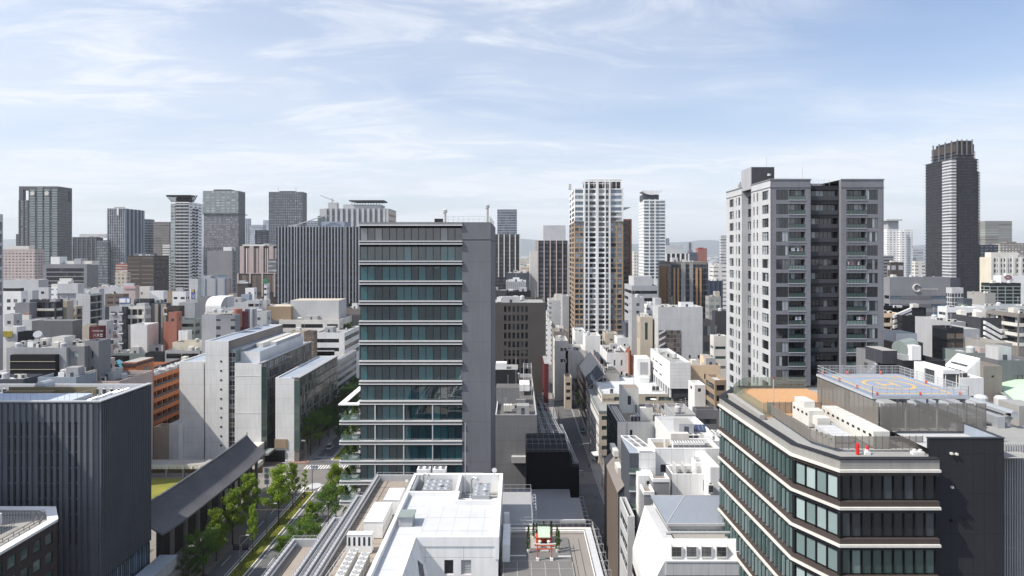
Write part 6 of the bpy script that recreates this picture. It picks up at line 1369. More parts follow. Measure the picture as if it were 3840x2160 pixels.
 for i,(px,py,Yy)in enumerate(((2255,1422,268),(2267,1432,262),(2268,1418,268),(2300,1410,272),(2349,1408,272),(2293,1460,240),(2450,1462,245),(2465,1462,245))):item(b,'air_conditioner',wx(px,Yy),Yy,zr,0,(1.3,1.3,1.5))
 b.finish();reg(X0,XB,Y,272,zb)
 m=MB('white');m.prism([(27.2,221.5),(31.0,222.0),(30.6,226.5),(26.6,226.0)],[3.0,3.2,3.2,2.9],[3.2,3.4,3.4,3.1],'white');m.cyl(27.5,222,.1,3,.07,'steel');m.cyl(30.7,222.4,.1,3.1,.07,'steel');m.cyl(27,225.8,.1,2.9,.07,'steel');one('canopy','small white canopy on the sunny forecourt beside the parked silver car','canopy',m,(29,224,0))
# ---- dark brick block with saw-tooth sloping glass (left neighbour)
 Yd=262;b=Bld('office_building','dark plum brick block with slanted saw-tooth glass roof beside the narrow street','office building',(35,Yd,0),26)
 X0d,X1d=29.6,37;z1=wz(1455,Yd);m=MB('plum');m.box(X0d,X1d,Yd,312,0,z1,'plum','roof');b.part('walls',m)
 for k in range(5):m=MB('black');m.box(X0d-.12,X0d-.003,Yd+1,311,2.5+k*3.9,4.5+k*3.9,glass('dark'));b.part('window_band',m)
 for i in range(9):
  y0=Yd+1+i*5.4;m=MB('plum');zt_=z1+8;v=[(X0d+.2,y0,z1+.01),(X0d+.2,y0+5.2,z1+.01),(X1d-.4,y0+5.2,zt_),(X1d-.4,y0,z1+5.2)]
  m.face(v,'slate');m.face([v[0],v[3],(X1d-.4,y0,z1)],'plum');m.face([v[1],(X1d-.4,y0+5.2,z1),v[2]],'plum');m.beam(v[0],v[3],.18,'pink');m.beam(v[3],v[2],.15,'pink');b.part('sawtooth',m)
 m=MB('roofdark');m.box(X1d-.39,43,Yd+2,312,0,z1+5.8,'concrete','roofdark');b.part('rear_block',m);clutter(b,X1d,43,Yd+4,310,z1+5.8,7,random.Random(12))
 for i in range(3):m=MB('slate');m.box(X1d+.6+i*1.6,X1d+1.0+i*1.6,285-i*4,308,z1+5.805,z1+9-i,'slate');b.part('fin_wall',m)
 b.finish();reg(X0d,43,Yd,312,z1+9)
 B('narrow pale four storey corner house by the narrow street, left of the dark brick block','B3',533,600,790,1020,Y=300,D=9,wall='beige',front=('w',3.4,2.0,3.4,1.5,dict(top=2.6)),side=None,rf='brown',rt=1)
# ---- green glass and concrete block (93)
 Yg=148;b=Bld('office_building','concrete block with dark green glass flank and many rooftop fan units','office building',(40,Yg,0),35)
 zt=wz(1582,Yg);X0=wx(2315,Yg);X1=wx(2531,Yg);D=17.5;m=MB('offwhite')
 XP=wx(2353,Yg);cols=[(wx(2359,Yg)-X0,wx(2372,Yg)-X0),(wx(2454,Yg)-X0,wx(2461,Yg)-X0),(wx(2472,Yg)-X0,wx(2481,Yg)-X0)]
 for(q,w_,h)in facade(m,(X0,Yg),0,X1-X0,0,zt,cols,[(zt-3.7,zt-1.9)],.2,'offwhite|8x8'):b.win(*q,0,w_,h,1,1,'dark','grey')
 gm=('b',1.0,.88,dict(top=1.5,gl='green',mg=.2,rec=.12,pane=1.15,fr='black'))
 dress(b,m,(X0,Yg+D),-pi/2,D,0,zt,2,gm,'black');m.face([(X1,Yg,0),(X1,Yg+D,0),(X1,Yg+D,zt),(X1,Yg,zt)],'offwhite');m.face([(X1,Yg+D,0),(X0,Yg+D,0),(X0,Yg+D,zt),(X1,Yg+D,zt)],'offwhite')
 zr=roof(m,X0,X1,Yg,Yg+D,zt,grainy('stained_roof',(.20,.17,.13),.25,.35,.9,(.36,.33,.28)),.9,'concrete',.5);b.part('walls',m)
 m=MB('offwhite');m.box(X0+.01,XP-.4,Yg-.25,Yg-.003,0,zt-.2);m.box(XP,XP+.5,Yg-.25,Yg-.003,0,zt-.2);b.part('pilasters',m)
 m=MB('offwhite');Yp=159.5;m.box(wx(2332,Yp),wx(2395,Yp),Yp,Yp+4.3,zr+.004,wz(1455,Yp),'offwhite','roofbrown');m.box(wx(2354,Yp),wx(2366,Yp),Yp-.04,Yp-.003,zr+2.2,zr+4.4,'darkgrey');m.box(wx(2380,Yp),wx(2390,Yp),Yp-.04,Yp-.003,zr+.1,zr+2.1,'grey');b.part('penthouse',m)
 m=MB('palegrey');Yc=149.3;m.box(wx(2402,Yc),wx(2448,Yc),Yc,Yc+1.3,zr+.004,wz(1530,Yc),'offwhite');m.box(wx(2424,Yc),wx(2440,Yc),Yc+.2,Yc+1,wz(1530,Yc)+.003,wz(1515,Yc),'grey');b.part('duct_box',m)
 for i,px in enumerate((2370,2382,2398,2456,2468,2486,2498)):item(b,'air_conditioner',wx(px,150.3),150.3,zr,0,(.75,1,1.25))
 for i,px in enumerate((2386,2396,2404,2445,2455,2464,2474,2484,2492)):item(b,'air_conditioner',wx(px,153),153,zr,0,(.65,1,1.0))
 for i in range(3):m=MB('offwhite');m.beam((X0+1.0+i*.5,Yg+1,zr+.8),(X0+.9+i*.5,Yg+D-3,zr+1.0),.14,'offwhite',n=8);b.part('pipe',m)
 item(b,'satellite_dish',wx(2450,161),161,zr+1.5,0,(1.4,1.4,1.4));b.part('railing',railing(wx(2410,160),160,X1-.3,160,zr,1.6,1));b.part('railing',railing(X1-.4,Yg+.3,X1-.4,Yg+D,zr,1.3,1));item(b,'antenna',wx(2378,158),158,zr+5)
 m=MB('steel');m.cyl(wx(2375,Yg+4),Yg+4,zr,wz(1360,Yg+4),.035);b.part('lightning_rod',m)
 m=MB('white');x=X0-.3;m.box(x-.8,x,147.3,147.5,12.5,18.2,'white');b.part('sign',m)
 for k,ch in enumerate('西金ビル'):b.copyof('lettering',txt(ch,.55,.75,'charcoal'),x-.68,147.27,17.1-k*1.2)
 b.finish();reg(X0,X1,Yg,Yg+D,zt+3)
# ---- white terraced buildings (94)
 Yt=121;b=Bld('office_building','white metal clad block with sunny brown roof and glazed terraces, left of the corner office','office building',(32,Yt,0),37)
 zt=wz(1681.5,Yt);X0,X1=wx(2455,Yt),wx(2700,Yt);D=6.6;m=MB('white')
 for(q,w_,h)in facade(m,(X0,Yt),0,X1-X0,0,zt,[(wx(2477,Yt)-X0,wx(2511,Yt)-X0)],[(zt-4.6,zt-3.1)],.2,'white|2.2x9'):b.win(*q,0,w_,h,2,1,'dark','charcoal')
 m.face([(X0,Yt+D,0),(X0,Yt,0),(X0,Yt,zt),(X0,Yt+D,zt)],'white');m.face([(X1,Yt+D,0),(X0,Yt+D,0),(X0,Yt+D,zt),(X1,Yt+D,zt)],'white');zr=roof(m,X0,X1,Yt,Yt+D,zt,grainy('stained_roof',(.20,.17,.13),.25,.35,.9,(.36,.33,.28)),.7,'white',.4);b.part('walls',m)
 for i in range(6):item(b,'condenser_unit',wx(2530,Yt+2)+i*1.05,Yt+1.9,zr,0,(.45,.7,.75))
 m=MB('offwhite');m.box(wx(2516,Yt+4.5),wx(2583,Yt+4.5),Yt+4.4,Yt+5.6,zr+.004,zr+2.3);m.box(wx(2490,Yt+3),wx(2500,Yt+3),Yt+2,Yt+3.4,zr+.004,zr+1.9);m.box(wx(2628,Yt+3),wx(2655,Yt+3),Yt+2.4,Yt+3.6,zr+.004,zr+1.0,'steel');b.part('plant_box',m)
 xg0,xg1=wx(2361,Yt-1),wx(2395,Yt-1);m=MB('white');m.box(wx(2396,Yt-1),X0+.0-.05,Yt-1,Yt+1.5,24,zt-.3,'white|1.7x1.7');b.part('clad_bay',m)
 f=MB('white');
 for i in range(3):xx=xg0+(xg1-xg0)*i/2+.6*i;f.beam((xx,Yt+9,zt-.2),(xx+2.0,Yt-1,zt-.2),.13,'white')
 for i in range(5):f.beam((xg0+.45*i,Yt+9-2.5*i,zt-.19),(xg1+1.2+.35*i,Yt+9-2.5*i,zt-.19),.1,'white')
 b.part('roof_frame',f)
 g=MB();g.box(xg0,xg1,Yt-1.0,Yt+9,0,zt-.6,'slate','bluegrey');b.part('glazed_wing',g)
 for k in range(7):s_=MB('palegrey');z=zt-4.5-k*3.4;s_.box(xg0-.1,xg1+.3,Yt-1.4,Yt-1.01,z,z+.18);s_.box(xg0-.1,xg1+.3,Yt-1.4,Yt-1.36,z+.181,z+1.2,seeglass('balcony_glass',(.2,.26,.25),.75));b.part('terrace',s_)
 Ym=116;zm=wz(1778,Ym);xa,xb_=wx(2520,Ym),wx(2672,Ym);m=MB('white')
 for(q,w_,h)in facade(m,(xa,Ym),0,xb_-xa,0,zm,[(wx(2637,Ym)-xa,wx(2655,Ym)-xa)],[(zm-3.1,zm-1.1)],.12,'white|2.4x9'):b.win(*q,0,w_,h,1,1,'dark','palegrey')
 m.face([(xa,Ym+5,0),(xa,Ym,0),(xa,Ym,zm),(xa,Ym+5,zm)],'grey');zq=roof(m,xa,xb_,Ym,Ym+4.99,zm,'roofdark',1.1,'white',.3);b.part('middle_block',m);b.part('railing',railing(xa+.2,Ym+.2,xb_-.2,Ym+.2,zm,.8,.6,'palegrey'))
 for i in range(4):m=MB('offwhite');x=wx(2530,Ym+2.5)+i*1.6+.8*(i>1);m.box(x,x+.3,Ym+1.4,Ym+4.2,zq+.004,zm+1.0,'palegrey');b.part('louvre_box',m)
 m=MB('offwhite');m.box(wx(2606,Ym+2),wx(2652,Ym+2),Ym+1.6,Ym+4.4,zq+.004,wz(1732,Ym+2),'white');b.part('plant_box',m)
 for i in range(4):
  for j in range(2):item(b,'skylight',wx(2614,Ym+2)+i*.55,Ym+2.2+j*1.3,wz(1732,Ym+2)+.002,0,(.2,.35,.7))
 for(x0p,x1p,yp,Yy,d)in((2449,2509,1795,113.5,3.0),(2415,2452,1843,112.5,3.5)):m=MB('white');zz=wz(yp,Yy);m.box(wx(x0p,Yy),wx(x1p,Yy),Yy,Yy+d,0,zz-.6,'grey','roofbrown');m.box(wx(x0p,Yy)-.1,wx(x1p,Yy)+.1,Yy-.1,Yy+.15,zz-.6,zz);m.box(wx(x0p,Yy)-.1,wx(x0p,Yy)+.2,Yy+.151,Yy+d,zz-.6,zz);m.box(wx(x1p,Yy)-.2,wx(x1p,Yy)+.1,Yy+.151,Yy+d,zz-.6,zz);b.part('terrace',m)
 m=MB('white');m.box(wx(2394,117.5),wx(2450,117.5),117.5,120,0,wz(1783,117.5),'white|2x9');b.win(wx(2424,117.5),117.42,wz(1815,117.5),0,1.2,.6,2,1,'dark','charcoal');b.part('stair_wing',m)
 m=MB('white');Yq=112.2;m.box(wx(2664,Yq),wx(2700,Yq),Yq,Yq+9,0,wz(1752,Yq),'white');b.part('side_block',m);item(b,'air_conditioner',wx(2668,111),111.6,wz(1850,111.6),0,(.9,.9,1.1))
 b.finish();reg(xg0,X1,112,131,zt)
# ---- white building with blue-grey hipped metal roof (95)
 b=Bld('office_building','white block with blue-grey hipped metal roof and sloping windowed shoulders','office building',(31,98,0),32)
 Ye=99.4;ze=32.0;X0=wx(2500,Ye);XB0=wx(2445,111);rm=mat('bluegrey~');mt=MB(rm)
 A_=(wx(2501,Ye),Ye,ze);B0=(wx(2700,Ye)+2,Ye,ze);C0=(wx(2439,111),111,ze);D0=(wx(2700,111)+2,111,ze);H0=(wx(2573,103.5),104.6,ze+2.4);H1=(36.5,104.6,ze+2.4)
 mt.face([A_,B0,H1,H0]);mt.face([D0,C0,H0,H1]);mt.face([C0,A_,H0]);mt.face([(*A_[:2],ze-.3),(*C0[:2],ze-.3),(*D0[:2],ze-.3),(*B0[:2],ze-.3)]);mt.box(A_[0]-.1,B0[0],Ye-.15,Ye-.003,ze-.35,ze+.05,'palegrey');b.part('roof',mt)
 sm=MB('palegrey~');
 for i in range(42):
  t_=(i+.5)/42;x=A_[0]+(B0[0]-A_[0])*t_
  if x>H0[0]:e=(x,H0[1],H0[2])
  else:u=(x-A_[0])/(H0[0]-A_[0]);e=(x,Ye+(H0[1]-Ye)*u,ze+2.4*u)
  sm.beam((x,Ye,ze+.03),(e[0],e[1],e[2]+.03),.03)
  if x>H0[0]:sm.beam((x,111,ze+.03),(x,H0[1],e[2]+.03),.03)
 for i in range(26):
  u=(i+.5)/26;p=Vector(C0).lerp(Vector(A_),u);yh=p.y
  tt=1-abs(yh-H0[1])/(6.4 if yh>H0[1]else 5.2);e=Vector((p.x+(H0[0]-p.x)*max(.02,tt),yh,ze+2.4*max(.02,tt)));sm.beam(p+Vector((0,0,.03)),e+Vector((0,0,.03)),.03)
 sm.beam(A_,H0,.09);sm.beam(C0,H0,.09);sm.beam(H0,H1,.09);b.part('seams',sm)
 m=MB('white');m.prism([(A_[0]+.2,Ye+.6),(40,Ye+.6),(40,110.6),(C0[0]+.4,110.6)],27.2,ze-.31,'white');b.part('attic_wall',m)
 for i in range(3):x=wx(2516,Ye)+i*3.0;b.win(x,Ye+.5,29.4,0,2.8 if i<2 else 4,1.35,4,2,'dark','white')
 Yf=94.5;z0=wz(1620+1085/2.6833,Yf);z1=wz(1620+1270/2.6833,93.6);xl=wx(2490,Yf);m=MB('white')
 m.box(wx(2455,108),40,Yf,111,0,z0-1.3,'white','concrete');b.part('body',m)
 m=MB('white');m.box(xl,40,Yf,Yf+.4,z0-1.3,z0);m.beam((wx(2500,96),96.5,z0+.2),(38,96.5,z0+.2),.22,'palegrey~',n=8);b.part('parapet',m)
 m=MB('white');zb2=z1;yb=93.3
 m.face([(xl,yb,zb2),(40,yb,zb2),(40,Yf,z0),(xl,Yf,z0)]);m.box(xl,40,yb+.3,Yf+.2,zb2-.3,zb2);b.part('mansard',m)
 for i in range(4):
  x0w=wx(2517+i*56,93.6);x1w=wx(2553+i*56,93.6);m=MB('white');m.box(x0w-.08,x1w+.08,yb-.12,yb+.1,zb2+.25,zb2+.42);m.box(x0w-.12,x0w,yb-.1,Yf-.15,zb2+.43,z0-.4);m.box(x1w,x1w+.12,yb-.1,Yf-.15,zb2+.43,z0-.4);b.part('dormer',m);b.win(x0w+.02,yb-.06,zb2+.45,0,x1w-x0w-.04,z0-zb2-.95,2,2,'grey','brown')
 P1=(wx(2417,108.5),108.5,31.2);P2=(xl,Yf,z0);P3=(wx(2372,107),107,24.5);P4=(wx(2428,92.5),92.5,24.5);P5=(xl,yb,zb2)
 m=MB('white');m.face([P4,P2,P1,P3]);m.face([P4,P5,P2]);m.face([(P4[0],P4[1],0),(P5[0],P5[1],0),P5,P4]);m.face([(P3[0],P3[1],0),(P4[0],P4[1],0),P4,P3]);m.face([P1,P2,(P2[0]+1.5,P2[1],z0),(P1[0]+1.5,P1[1],31.2)],'palegrey');b.part('shoulder',m)
 U=(Vector(P2)-Vector(P1));V_=(Vector(P3)-Vector(P1));nrm=U.cross(V_).normalized();nrm=nrm if nrm.x<0 else-nrm
 for i in range(6):
  q=[Vector(P1)+U*u+V_*v+nrm*.05 for u,v in((.14+.135*i,.2),(.22+.135*i,.2),(.22+.135*i,.62),(.14+.135*i,.62))];m=MB();m.face(q,glass('dark'));m.v=[tuple(x)for x in m.v];b.part('slanted_window',m);r=MB('bluegrey');r.beam(q[0],q[3],.1);r.beam(q[1],q[2],.06);b.part('window_reveal',r)
 m=MB('palegrey');m.box(xl-.02,40,yb-.25,yb+.3,zb2-2.3,zb2-.301,'palegrey|2.6x3');m.box(xl-.05,40,yb-.35,yb+.3,zb2-.3,zb2-.05,'white');b.part('cornice',m)
 for i in range(8):b.win(xl+.1+i*1.42,yb+.1,zb2-4.6,0,1.3,2.2,1,1,'grey' if i%3 else 'dark','charcoal')
 m=MB('lightgrey');m.box(xl,40,yb+.2,yb+.6,0,zb2-2.31);b.part('lower_wall',m)
 for k in range(4):m=MB();z=20.5-k*3.3;a,c=Vector((P3[0]-.05,P3[1],z)),Vector((P4[0]-.05,P4[1],z));m.face([c,a,a+Vector((0,0,1.5)),c+Vector((0,0,1.5))][::-1],glass('dark'));m.v=[tuple(x)for x in m.v];b.part('window_band',m)
 b.finish();reg(27,40,92.5,111,34)
 B('grey building edge with white rim directly right of the dark street below the brown slope','C3',1165,1235,850,1449,Y=112,D=9,wall='palegrey',front=None,side=('b',3.4,1.8,dict(top=2,gl='dark')),rf='roofdark',rt=1)
# ---- brown sloping roof house (96)
 b=Bld('building','slate-walled building with brown sloping roof and dormer beside the dark street','building',(31,128,0),30)
 Yx=126;x0,x1=wx(2318,Yx),wx(2362,Yx);zt=wz(1730,134);zl=wz(1845,Yx);m=MB('slate')
 m.face([(x0,Yx,0),(x1,Yx,0),(x1,Yx,zt-1),(x0,Yx,zl)],'slate|4x3');m.face([(x0,146,0),(x0,Yx,0),(x0,Yx,zl),(x0,146,zl)],'brown');m.face([(x1,Yx,0),(x1,146,0),(x1,146,zt-1),(x1,Yx,zt-1)],'slate');b.part('walls',m)
 r=MB('brown');r.face([(x0-.15,Yx-.15,zl),(x1,Yx-.15,zt-1),(x1,146,zt-1),(x0-.15,146,zl)],'taupe');r.face([(x0-.15,Yx-.15,zl-.2),(x0-.15,146,zl-.2),(x1,146,zt-1.2),(x1,Yx-.15,zt-1.2)],'taupe');b.part('roof',r)
 m=MB('offwhite');m.box(x0+1.0,x0+2.0,133,137,zl+1,zl+2.4,'offwhite');m.box(x1-1.1,x1,140,146,zt-1,zt+.3,'offwhite');b.part('dormer',m);b.finish();reg(x0,x1,Yx,146,zt)
right_street_blocks()
# ================================================================== T
def F_(*a,**k):return('m',fac(*a),k)
# ---------------- skyline, left half
b=B('broad dark brown skyscraper with open portal frame top, far left of the skyline','A1',190,580,297,1090,Y=1000,xb=725,wall='dusk',front=('fin',6.2,1.6,.8,'dusk',dict(bg=fac('dusk','greengrey',3.1,4.0,.62,.5))),side=('m',fac('dusk','charcoal',3.4,4.0,.7,.45)),rt=0,name='skyscraper',cat='skyscraper',fin=False)
zt_=wz(640+157/2.6833,1000);m=MB('dusk');xi=wx(287/2.6833,1000);m.box(xi,b.X1,1000,b.Y1-9,b.zt-.5,zt_-5.5,fac('dusk','charcoal',3.4,4,.7,.45),'roof');b.part('upper_block',m)
m=MB('dusk');m.box(b.X0,b.X1,1000,b.Y1,zt_-5.4,zt_);m.box(b.X0,b.X0+6.5,999.9,1006,b.zt-1.1,zt_-5.41);m.box(b.X1-6,b.X1,b.Y1-3.2,b.Y1,b.zt-1.1,zt_-5.41);m.box(b.X0+20,b.X0+24,1000,1004,b.zt-1.1,zt_-5.41);b.part('portal_frame',m)
for xc in(325,400,470,548):
 m=MB(glass('green'));m.box(wx((xc-26)/2.6833,998.5),wx((xc+26)/2.6833,998.5),998.8,999.15,20,wz(640+(185 if xc!=400 else 165)/2.6833,1000),fac('greengrey','slate',40,4.0,1,.4));b.part('glazed_bay',m)
for xc in(325,470):m=MB('white');x,z=wx(xc/2.6833,998.4),wz(640+228/2.6833,998.4);m.beam((x,998.2,z),(x,998.7,z),3.4,'offwhite',n=14);b.part('round_mark',m)
b.finish()
B('slim dark slab against the left flank of the portal topped skyscraper','A1',161,192,637,760,Y=1060,D=20,wall='slate',front=F_('slate','charcoal',3,4,.7,.5),rt=0)
B('beige and white apartment slab with many windows, left of the dark portal skyscraper','A1',22,350,790,1090,Y=640,D=16,wall='pink',front=('m',fac('pink','midgrey',3.6,3.0,.6,.42)),rt=2,ph=[(88,290,757,1,8,'offwhite')],name='apartment_building')
B('white balconied apartment tower cut by the left picture edge','A1',-500,-190,423,1449,Y=230,xb=30,wall='palegrey',front=None,side=('bal',4.6,1.2,dict(par='palegrey',top=3.0,gl='green',bays=2)),rt=0,name='apartment_tower')
B('wide charcoal office block with grey rim and white roof houses below the portal skyscraper','A1',435,875,940,1185,Y=600,xb=990,wall='grey',front=('b',4.2,3.2,dict(top=4.0,mg=3,gl='dark')),side=None,rt=3,ph=[(510,600,866,3,10,'white'),(655,925,908,6,14,'offwhite'),(745,815,885,5,10,'lightgrey')])
B('dark glass office slab with white roof canopy, between portal skyscraper and striped tower','A1',730,970,668,900,Y=900,D=40,wall='slate',front=('fin',6,.7,.6,'grey',dict(bg=fac('slate','charcoal',2.4,3.9,.8,.5))),side=None,rt=2,ph=[(800,1072,637,8,30,'palegrey')])
B('dark green glass wing stepping out beside the grey striped tower','A1',975,1082,700,1075,Y=870,D=20,wall='slate',front=F_('slate','greengrey',2.8,3.9,.7,.5),rt=0)
b=B('tall grey tower with fine pale vertical stripes and a white mark at its top','A1',1080,1256,380,1080,Y=880,xb=1452,wall='grey',front=('fin',3.0,.8,.6,'lightgrey',dict(bg=fac('slate','grey',3.0,3.9,.9,.5))),side=('fin',9,3.2,.5,'bluegrey',dict(bg='slate')),rt=1,name='skyscraper',cat='skyscraper',fin=False)
m=MB('white');x,z=wx(1189/2.6833,879),wz(640+412/2.6833,879);m.box(x-1.2,x+1.2,878,878.8,z-5,z+5);m.box(x-5,x+10,878,878.8,z+5.01,z+6.5,'lightgrey');b.part('mark',m);b.finish()
b=B('curved blue glass tower with brown-grey flank behind the dark brown block','A1',1545,1700,515,850,Y=960,D=34,wall='taupe',front=F_('taupe','midgrey',60,3.9,1,.3),rt=1,name='skyscraper',cat='skyscraper',fin=False)
m=MB();cx,cy,r=wx(1478/2.6833,975),975,wx(1548/2.6833,975)-wx(1478/2.6833,975);q=[(cx+r*1.12*cos(a*pi/14),cy-18*sin(a*pi/14))for a in range(14,29)];q=[(p[0],cy+(cy-p[1])*-1)for p in q]
q=[(cx+r*1.1*cos(pi+a*pi/14),cy+20*sin(pi+a*pi/14))for a in range(15)];m.prism(q,0,wz(640+492/2.6833,960),fac('blueglass' if 'blueglass' in PAL else 'bluegrey','slate',2.5,3.9,.85,.7),'palegrey');b.part('glass_drum',m)
m=MB('palegrey');m.prism([(p[0]*1.0,p[1]-1)for p in q],wz(640+494/2.6833,960)+.05,wz(640+486/2.6833,960),'palegrey');b.part('roof_ring',m);b.finish()
B('narrow white balconied apartment tower squeezed left of the white crown tower','A1',1635,1706,745,855,Y=760,D=14,wall='offwhite',front=F_('offwhite','midgrey',50,3.0,1,.45),rt=1,name='apartment_building')
B('small pink banded apartment building in front of the striped grey tower','A1',1163,1280,935,1055,Y=640,D=14,wall='terracotta',front=F_('terracotta','offwhite',40,3.0,1,.4),rt=2,name='apartment_building')
B('dark brown banded office block with horizontal dark windows below the round glass tower','A1',1283,1547,856,1165,Y=590,xb=1700,wall='darkbrown',front=F_('darkbrown','brown',22,3.9,.9,.3),side=F_('darkbrown','charcoal',11,4.2,.8,.5),rt=3,ph=[(1340,1475,832,8,20,'midgrey')])
b=B('slender white apartment tower with dark flared crown on top','A1',1722,1900,315,1210,Y=640,xb=2040,wall='white',front=F_('white','grey',7.5,3.25,.6,.5),side=F_('white','midgrey',9,3.25,.55,.45),rt=0,name='apartment_tower',cat='apartment tower',fin=False)
R=random.Random(1)
for k in range(44):
 z=b.zt-3.3*(k+1)
 if z<20:break
 m=MB('palegrey');m.box(wx(1768/2.6833,639.2),wx(1898/2.6833,639.2),638.9,639.95,z,z+1.15);b.part('balcony',m)
m=MB('grey');m.box(wx(1768/2.6833,639.5),wx(1898/2.6833,639.5),639.55,639.98,20,b.zt-1,fac('midgrey','darkgrey',4.5,3.25,.7,.6));b.part('recess',m)
m=MB(glass('green'));m.box(b.X0-.1,wx(1766/2.6833,640),639.4,639.98,20,b.zt-2,fac('lightgrey','greengrey',3,3.25,.9,.6));b.part('corner_glazing',m)
m=MB('charcoal')
for(yy,w_)in((b.Y0+9,3),(b.Y0+16,2.4)):
 for k in range(42):z=b.zt-8-3.25*k;m.box(b.X1+.02,b.X1+.8,yy-w_*R.uniform(.4,1),yy+w_*R.uniform(.4,1),z,z+1.6)
b.part('dark_windows',m)
x0,x1,zc0,zc1=wx(1775/2.6833,650),wx(1985/2.6833,650),b.zt,wz(640+258/2.6833,650);m=MB('charcoal')
for i in range(17):
 t_=i/16;xa=x0+(x1-x0)*t_;xb_=x0-5+(x1-x0+10)*t_;m.beam((xa,642,zc0),(xb_,640,zc1),.5)
m.box(x0-5,x1-2,640,650,zc1-1,zc1+.5,'charcoal');m.box(x0+3,x1-6,644,652,zc0,zc1-1.1,'charcoal');b.part('crown',m);b.finish()
b=B('tall rounded grey-green skyscraper with glass upper third and brown vertical fins below','A1',2047,2400,203,1000,Y=980,xb=2468,wall='duskblue',front=('fin',3.6,1.0,.5,'duskblue',dict(bg=fac('midgrey','grey',3.6,3.9,.7,.45),over=-88)),side=F_('dusk','midgrey',3,3.9,.4,.4),rt=1,name='skyscraper',cat='skyscraper',fin=False)
m=MB();m.box(b.X0-.4,b.X1+.2,978.6,979.15,wz(640+430/2.6833,979),b.zt-.3,fac('greengrey','lightgrey',8,4.2,.6,.35));m.box(b.X0-.5,b.X1+.3,978.5,1012,wz(640+438/2.6833,979),wz(640+432/2.6833,979),'black');b.part('glass_upper_part',m)
m=MB('slate');m.box(wx(2165/2.6833,990),wx(2330/2.6833,990),985,1005,b.zt-.9,wz(640+192/2.6833,990));b.part('penthouse',m);b.finish()
b=B('grey portal framed office block with dark glass inside the frame and white roof box','A1',2085,2338,806,1200,Y=610,xb=2387,wall='grey',front=('b',4.0,3.1,dict(top=24,mg=5,gl='blue',pane=6)),side=F_('grey','charcoal',9,4,.5,.7),rt=2,ph=[(2247,2330,768,2,8,'white')])
B('pinkish beige office tower with dark vertical window strips and arched top windows','A1',2415,2905,758,1035,Y=540,D=40,wall='pink',front=('fin',7.2,3.6,.6,'pink',dict(bg=fac('charcoal','pink',1.8,40,.6,.9))),rt=2,name='office_tower',ph=[(2440,2700,742,4,20,'offwhite')])
B('beige lower wing with tall dark glazing in front of the pinkish tower','A1',2388,2880,1036,1180,Y=500,D=14,wall='pink',front=('fin',9,1.2,.5,'pink',dict(bg=fac('charcoal','brown',4,16,.9,.85))),rt=0)
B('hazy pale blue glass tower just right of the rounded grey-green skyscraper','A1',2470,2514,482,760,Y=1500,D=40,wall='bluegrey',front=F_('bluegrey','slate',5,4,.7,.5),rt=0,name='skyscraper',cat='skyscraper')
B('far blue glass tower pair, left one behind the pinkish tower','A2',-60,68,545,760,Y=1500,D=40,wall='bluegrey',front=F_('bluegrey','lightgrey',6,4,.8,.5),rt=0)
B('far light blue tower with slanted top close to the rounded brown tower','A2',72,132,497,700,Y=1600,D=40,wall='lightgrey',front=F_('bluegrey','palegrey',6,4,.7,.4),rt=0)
B('dark balconied block in front of the far blue towers','A2',-10,125,600,765,Y=1000,D=30,wall='slate',front=F_('slate','grey',9,3.4,.7,.4),rt=0)
b=B('rounded brown-grey skyscraper with fine horizontal window rows above the striped office slab','A2',130,470,213,860,Y=930,xb=512,wall='duskblue',front=('fin',3.2,.9,.5,'duskblue',dict(bg=fac('duskblue','lightgrey',3.2,3.9,.7,.4))),side=F_('dusk','midgrey',3,3.9,.4,.4),rt=0,name='skyscraper',cat='skyscraper',ph=[(235,388,205,3,20,'darkgrey')],fin=False)
for px in(222,402):m=MB('palegrey');m.cyl(wx(960+px/2.6833,940),940,b.zt-1,b.zt+8,.4,n=6);b.part('mast',m)
b.finish()
B('grey building with horizontal bands between pinkish tower and striped slab','A2',124,208,890,1150,Y=520,D=20,wall='midgrey',front=F_('midgrey','lightgrey',30,3.8,1,.4),rt=1)
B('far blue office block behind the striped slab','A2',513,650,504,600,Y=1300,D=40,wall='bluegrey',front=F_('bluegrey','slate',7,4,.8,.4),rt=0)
b=B('pale tower with silver vertical fins and helipad roof behind the striped office slab','A2',690,1335,381,580,Y=700,xb=1410,wall='lightgrey',front=('fin',5.6,2.6,1.0,'palegrey',dict(bg='grey')),side=F_('tan','brown',2.4,7,.6,.6),rt=1,name='office_tower',fin=False)
m=MB('palegrey');m.box(wx(960+640/2.6833,702),b.X0-.05,702,730,20,wz(640+384/2.6833,702));m.box(wx(960+624/2.6833,699),b.X0-.02,698,701.9,20,wz(640+458/2.6833,702),glass('teal'));b.part('glazed_corner',m)
m=MB('grey');m.box(wx(960+875/2.6833,705),wx(960+1250/2.6833,705),706,730,b.zt-.9,b.zt+5,'palegrey');m.prism([(wx(960+930/2.6833,700),702),(wx(960+1285/2.6833,700),702),(wx(960+1270/2.6833,700),728),(wx(960+950/2.6833,700),728)],b.zt+8.2,b.zt+9.6,'darkgrey');b.part('helipad',m)
for i in range(12):m=MB('darkgrey');x=wx(960+960/2.6833,703)+i*3.1;m.beam((x,704,b.zt+4.9),(x+.8,704,b.zt+8.2),.3);b.part('strut',m)
m=MB('palegrey');x=wx(960+755/2.6833,702);m.box(x-4,x+6,704,712,b.zt-.5,b.zt+7);m.beam((x,706,b.zt+7),(x,706,b.zt+12),.8);m.beam((x+3,706,b.zt+9),(x-13,706,b.zt+15),.7);b.part('gondola_crane',m);b.finish()
b=B('wide dark office slab covered with bright white vertical fins, left of the glass tower','A2',205,1045,565,1345,Y=480,D=30,wall='navy',front=None,rt=2,name='office_building',ph=[(660,890,512,5,16,'bluegrey')],fin=False)
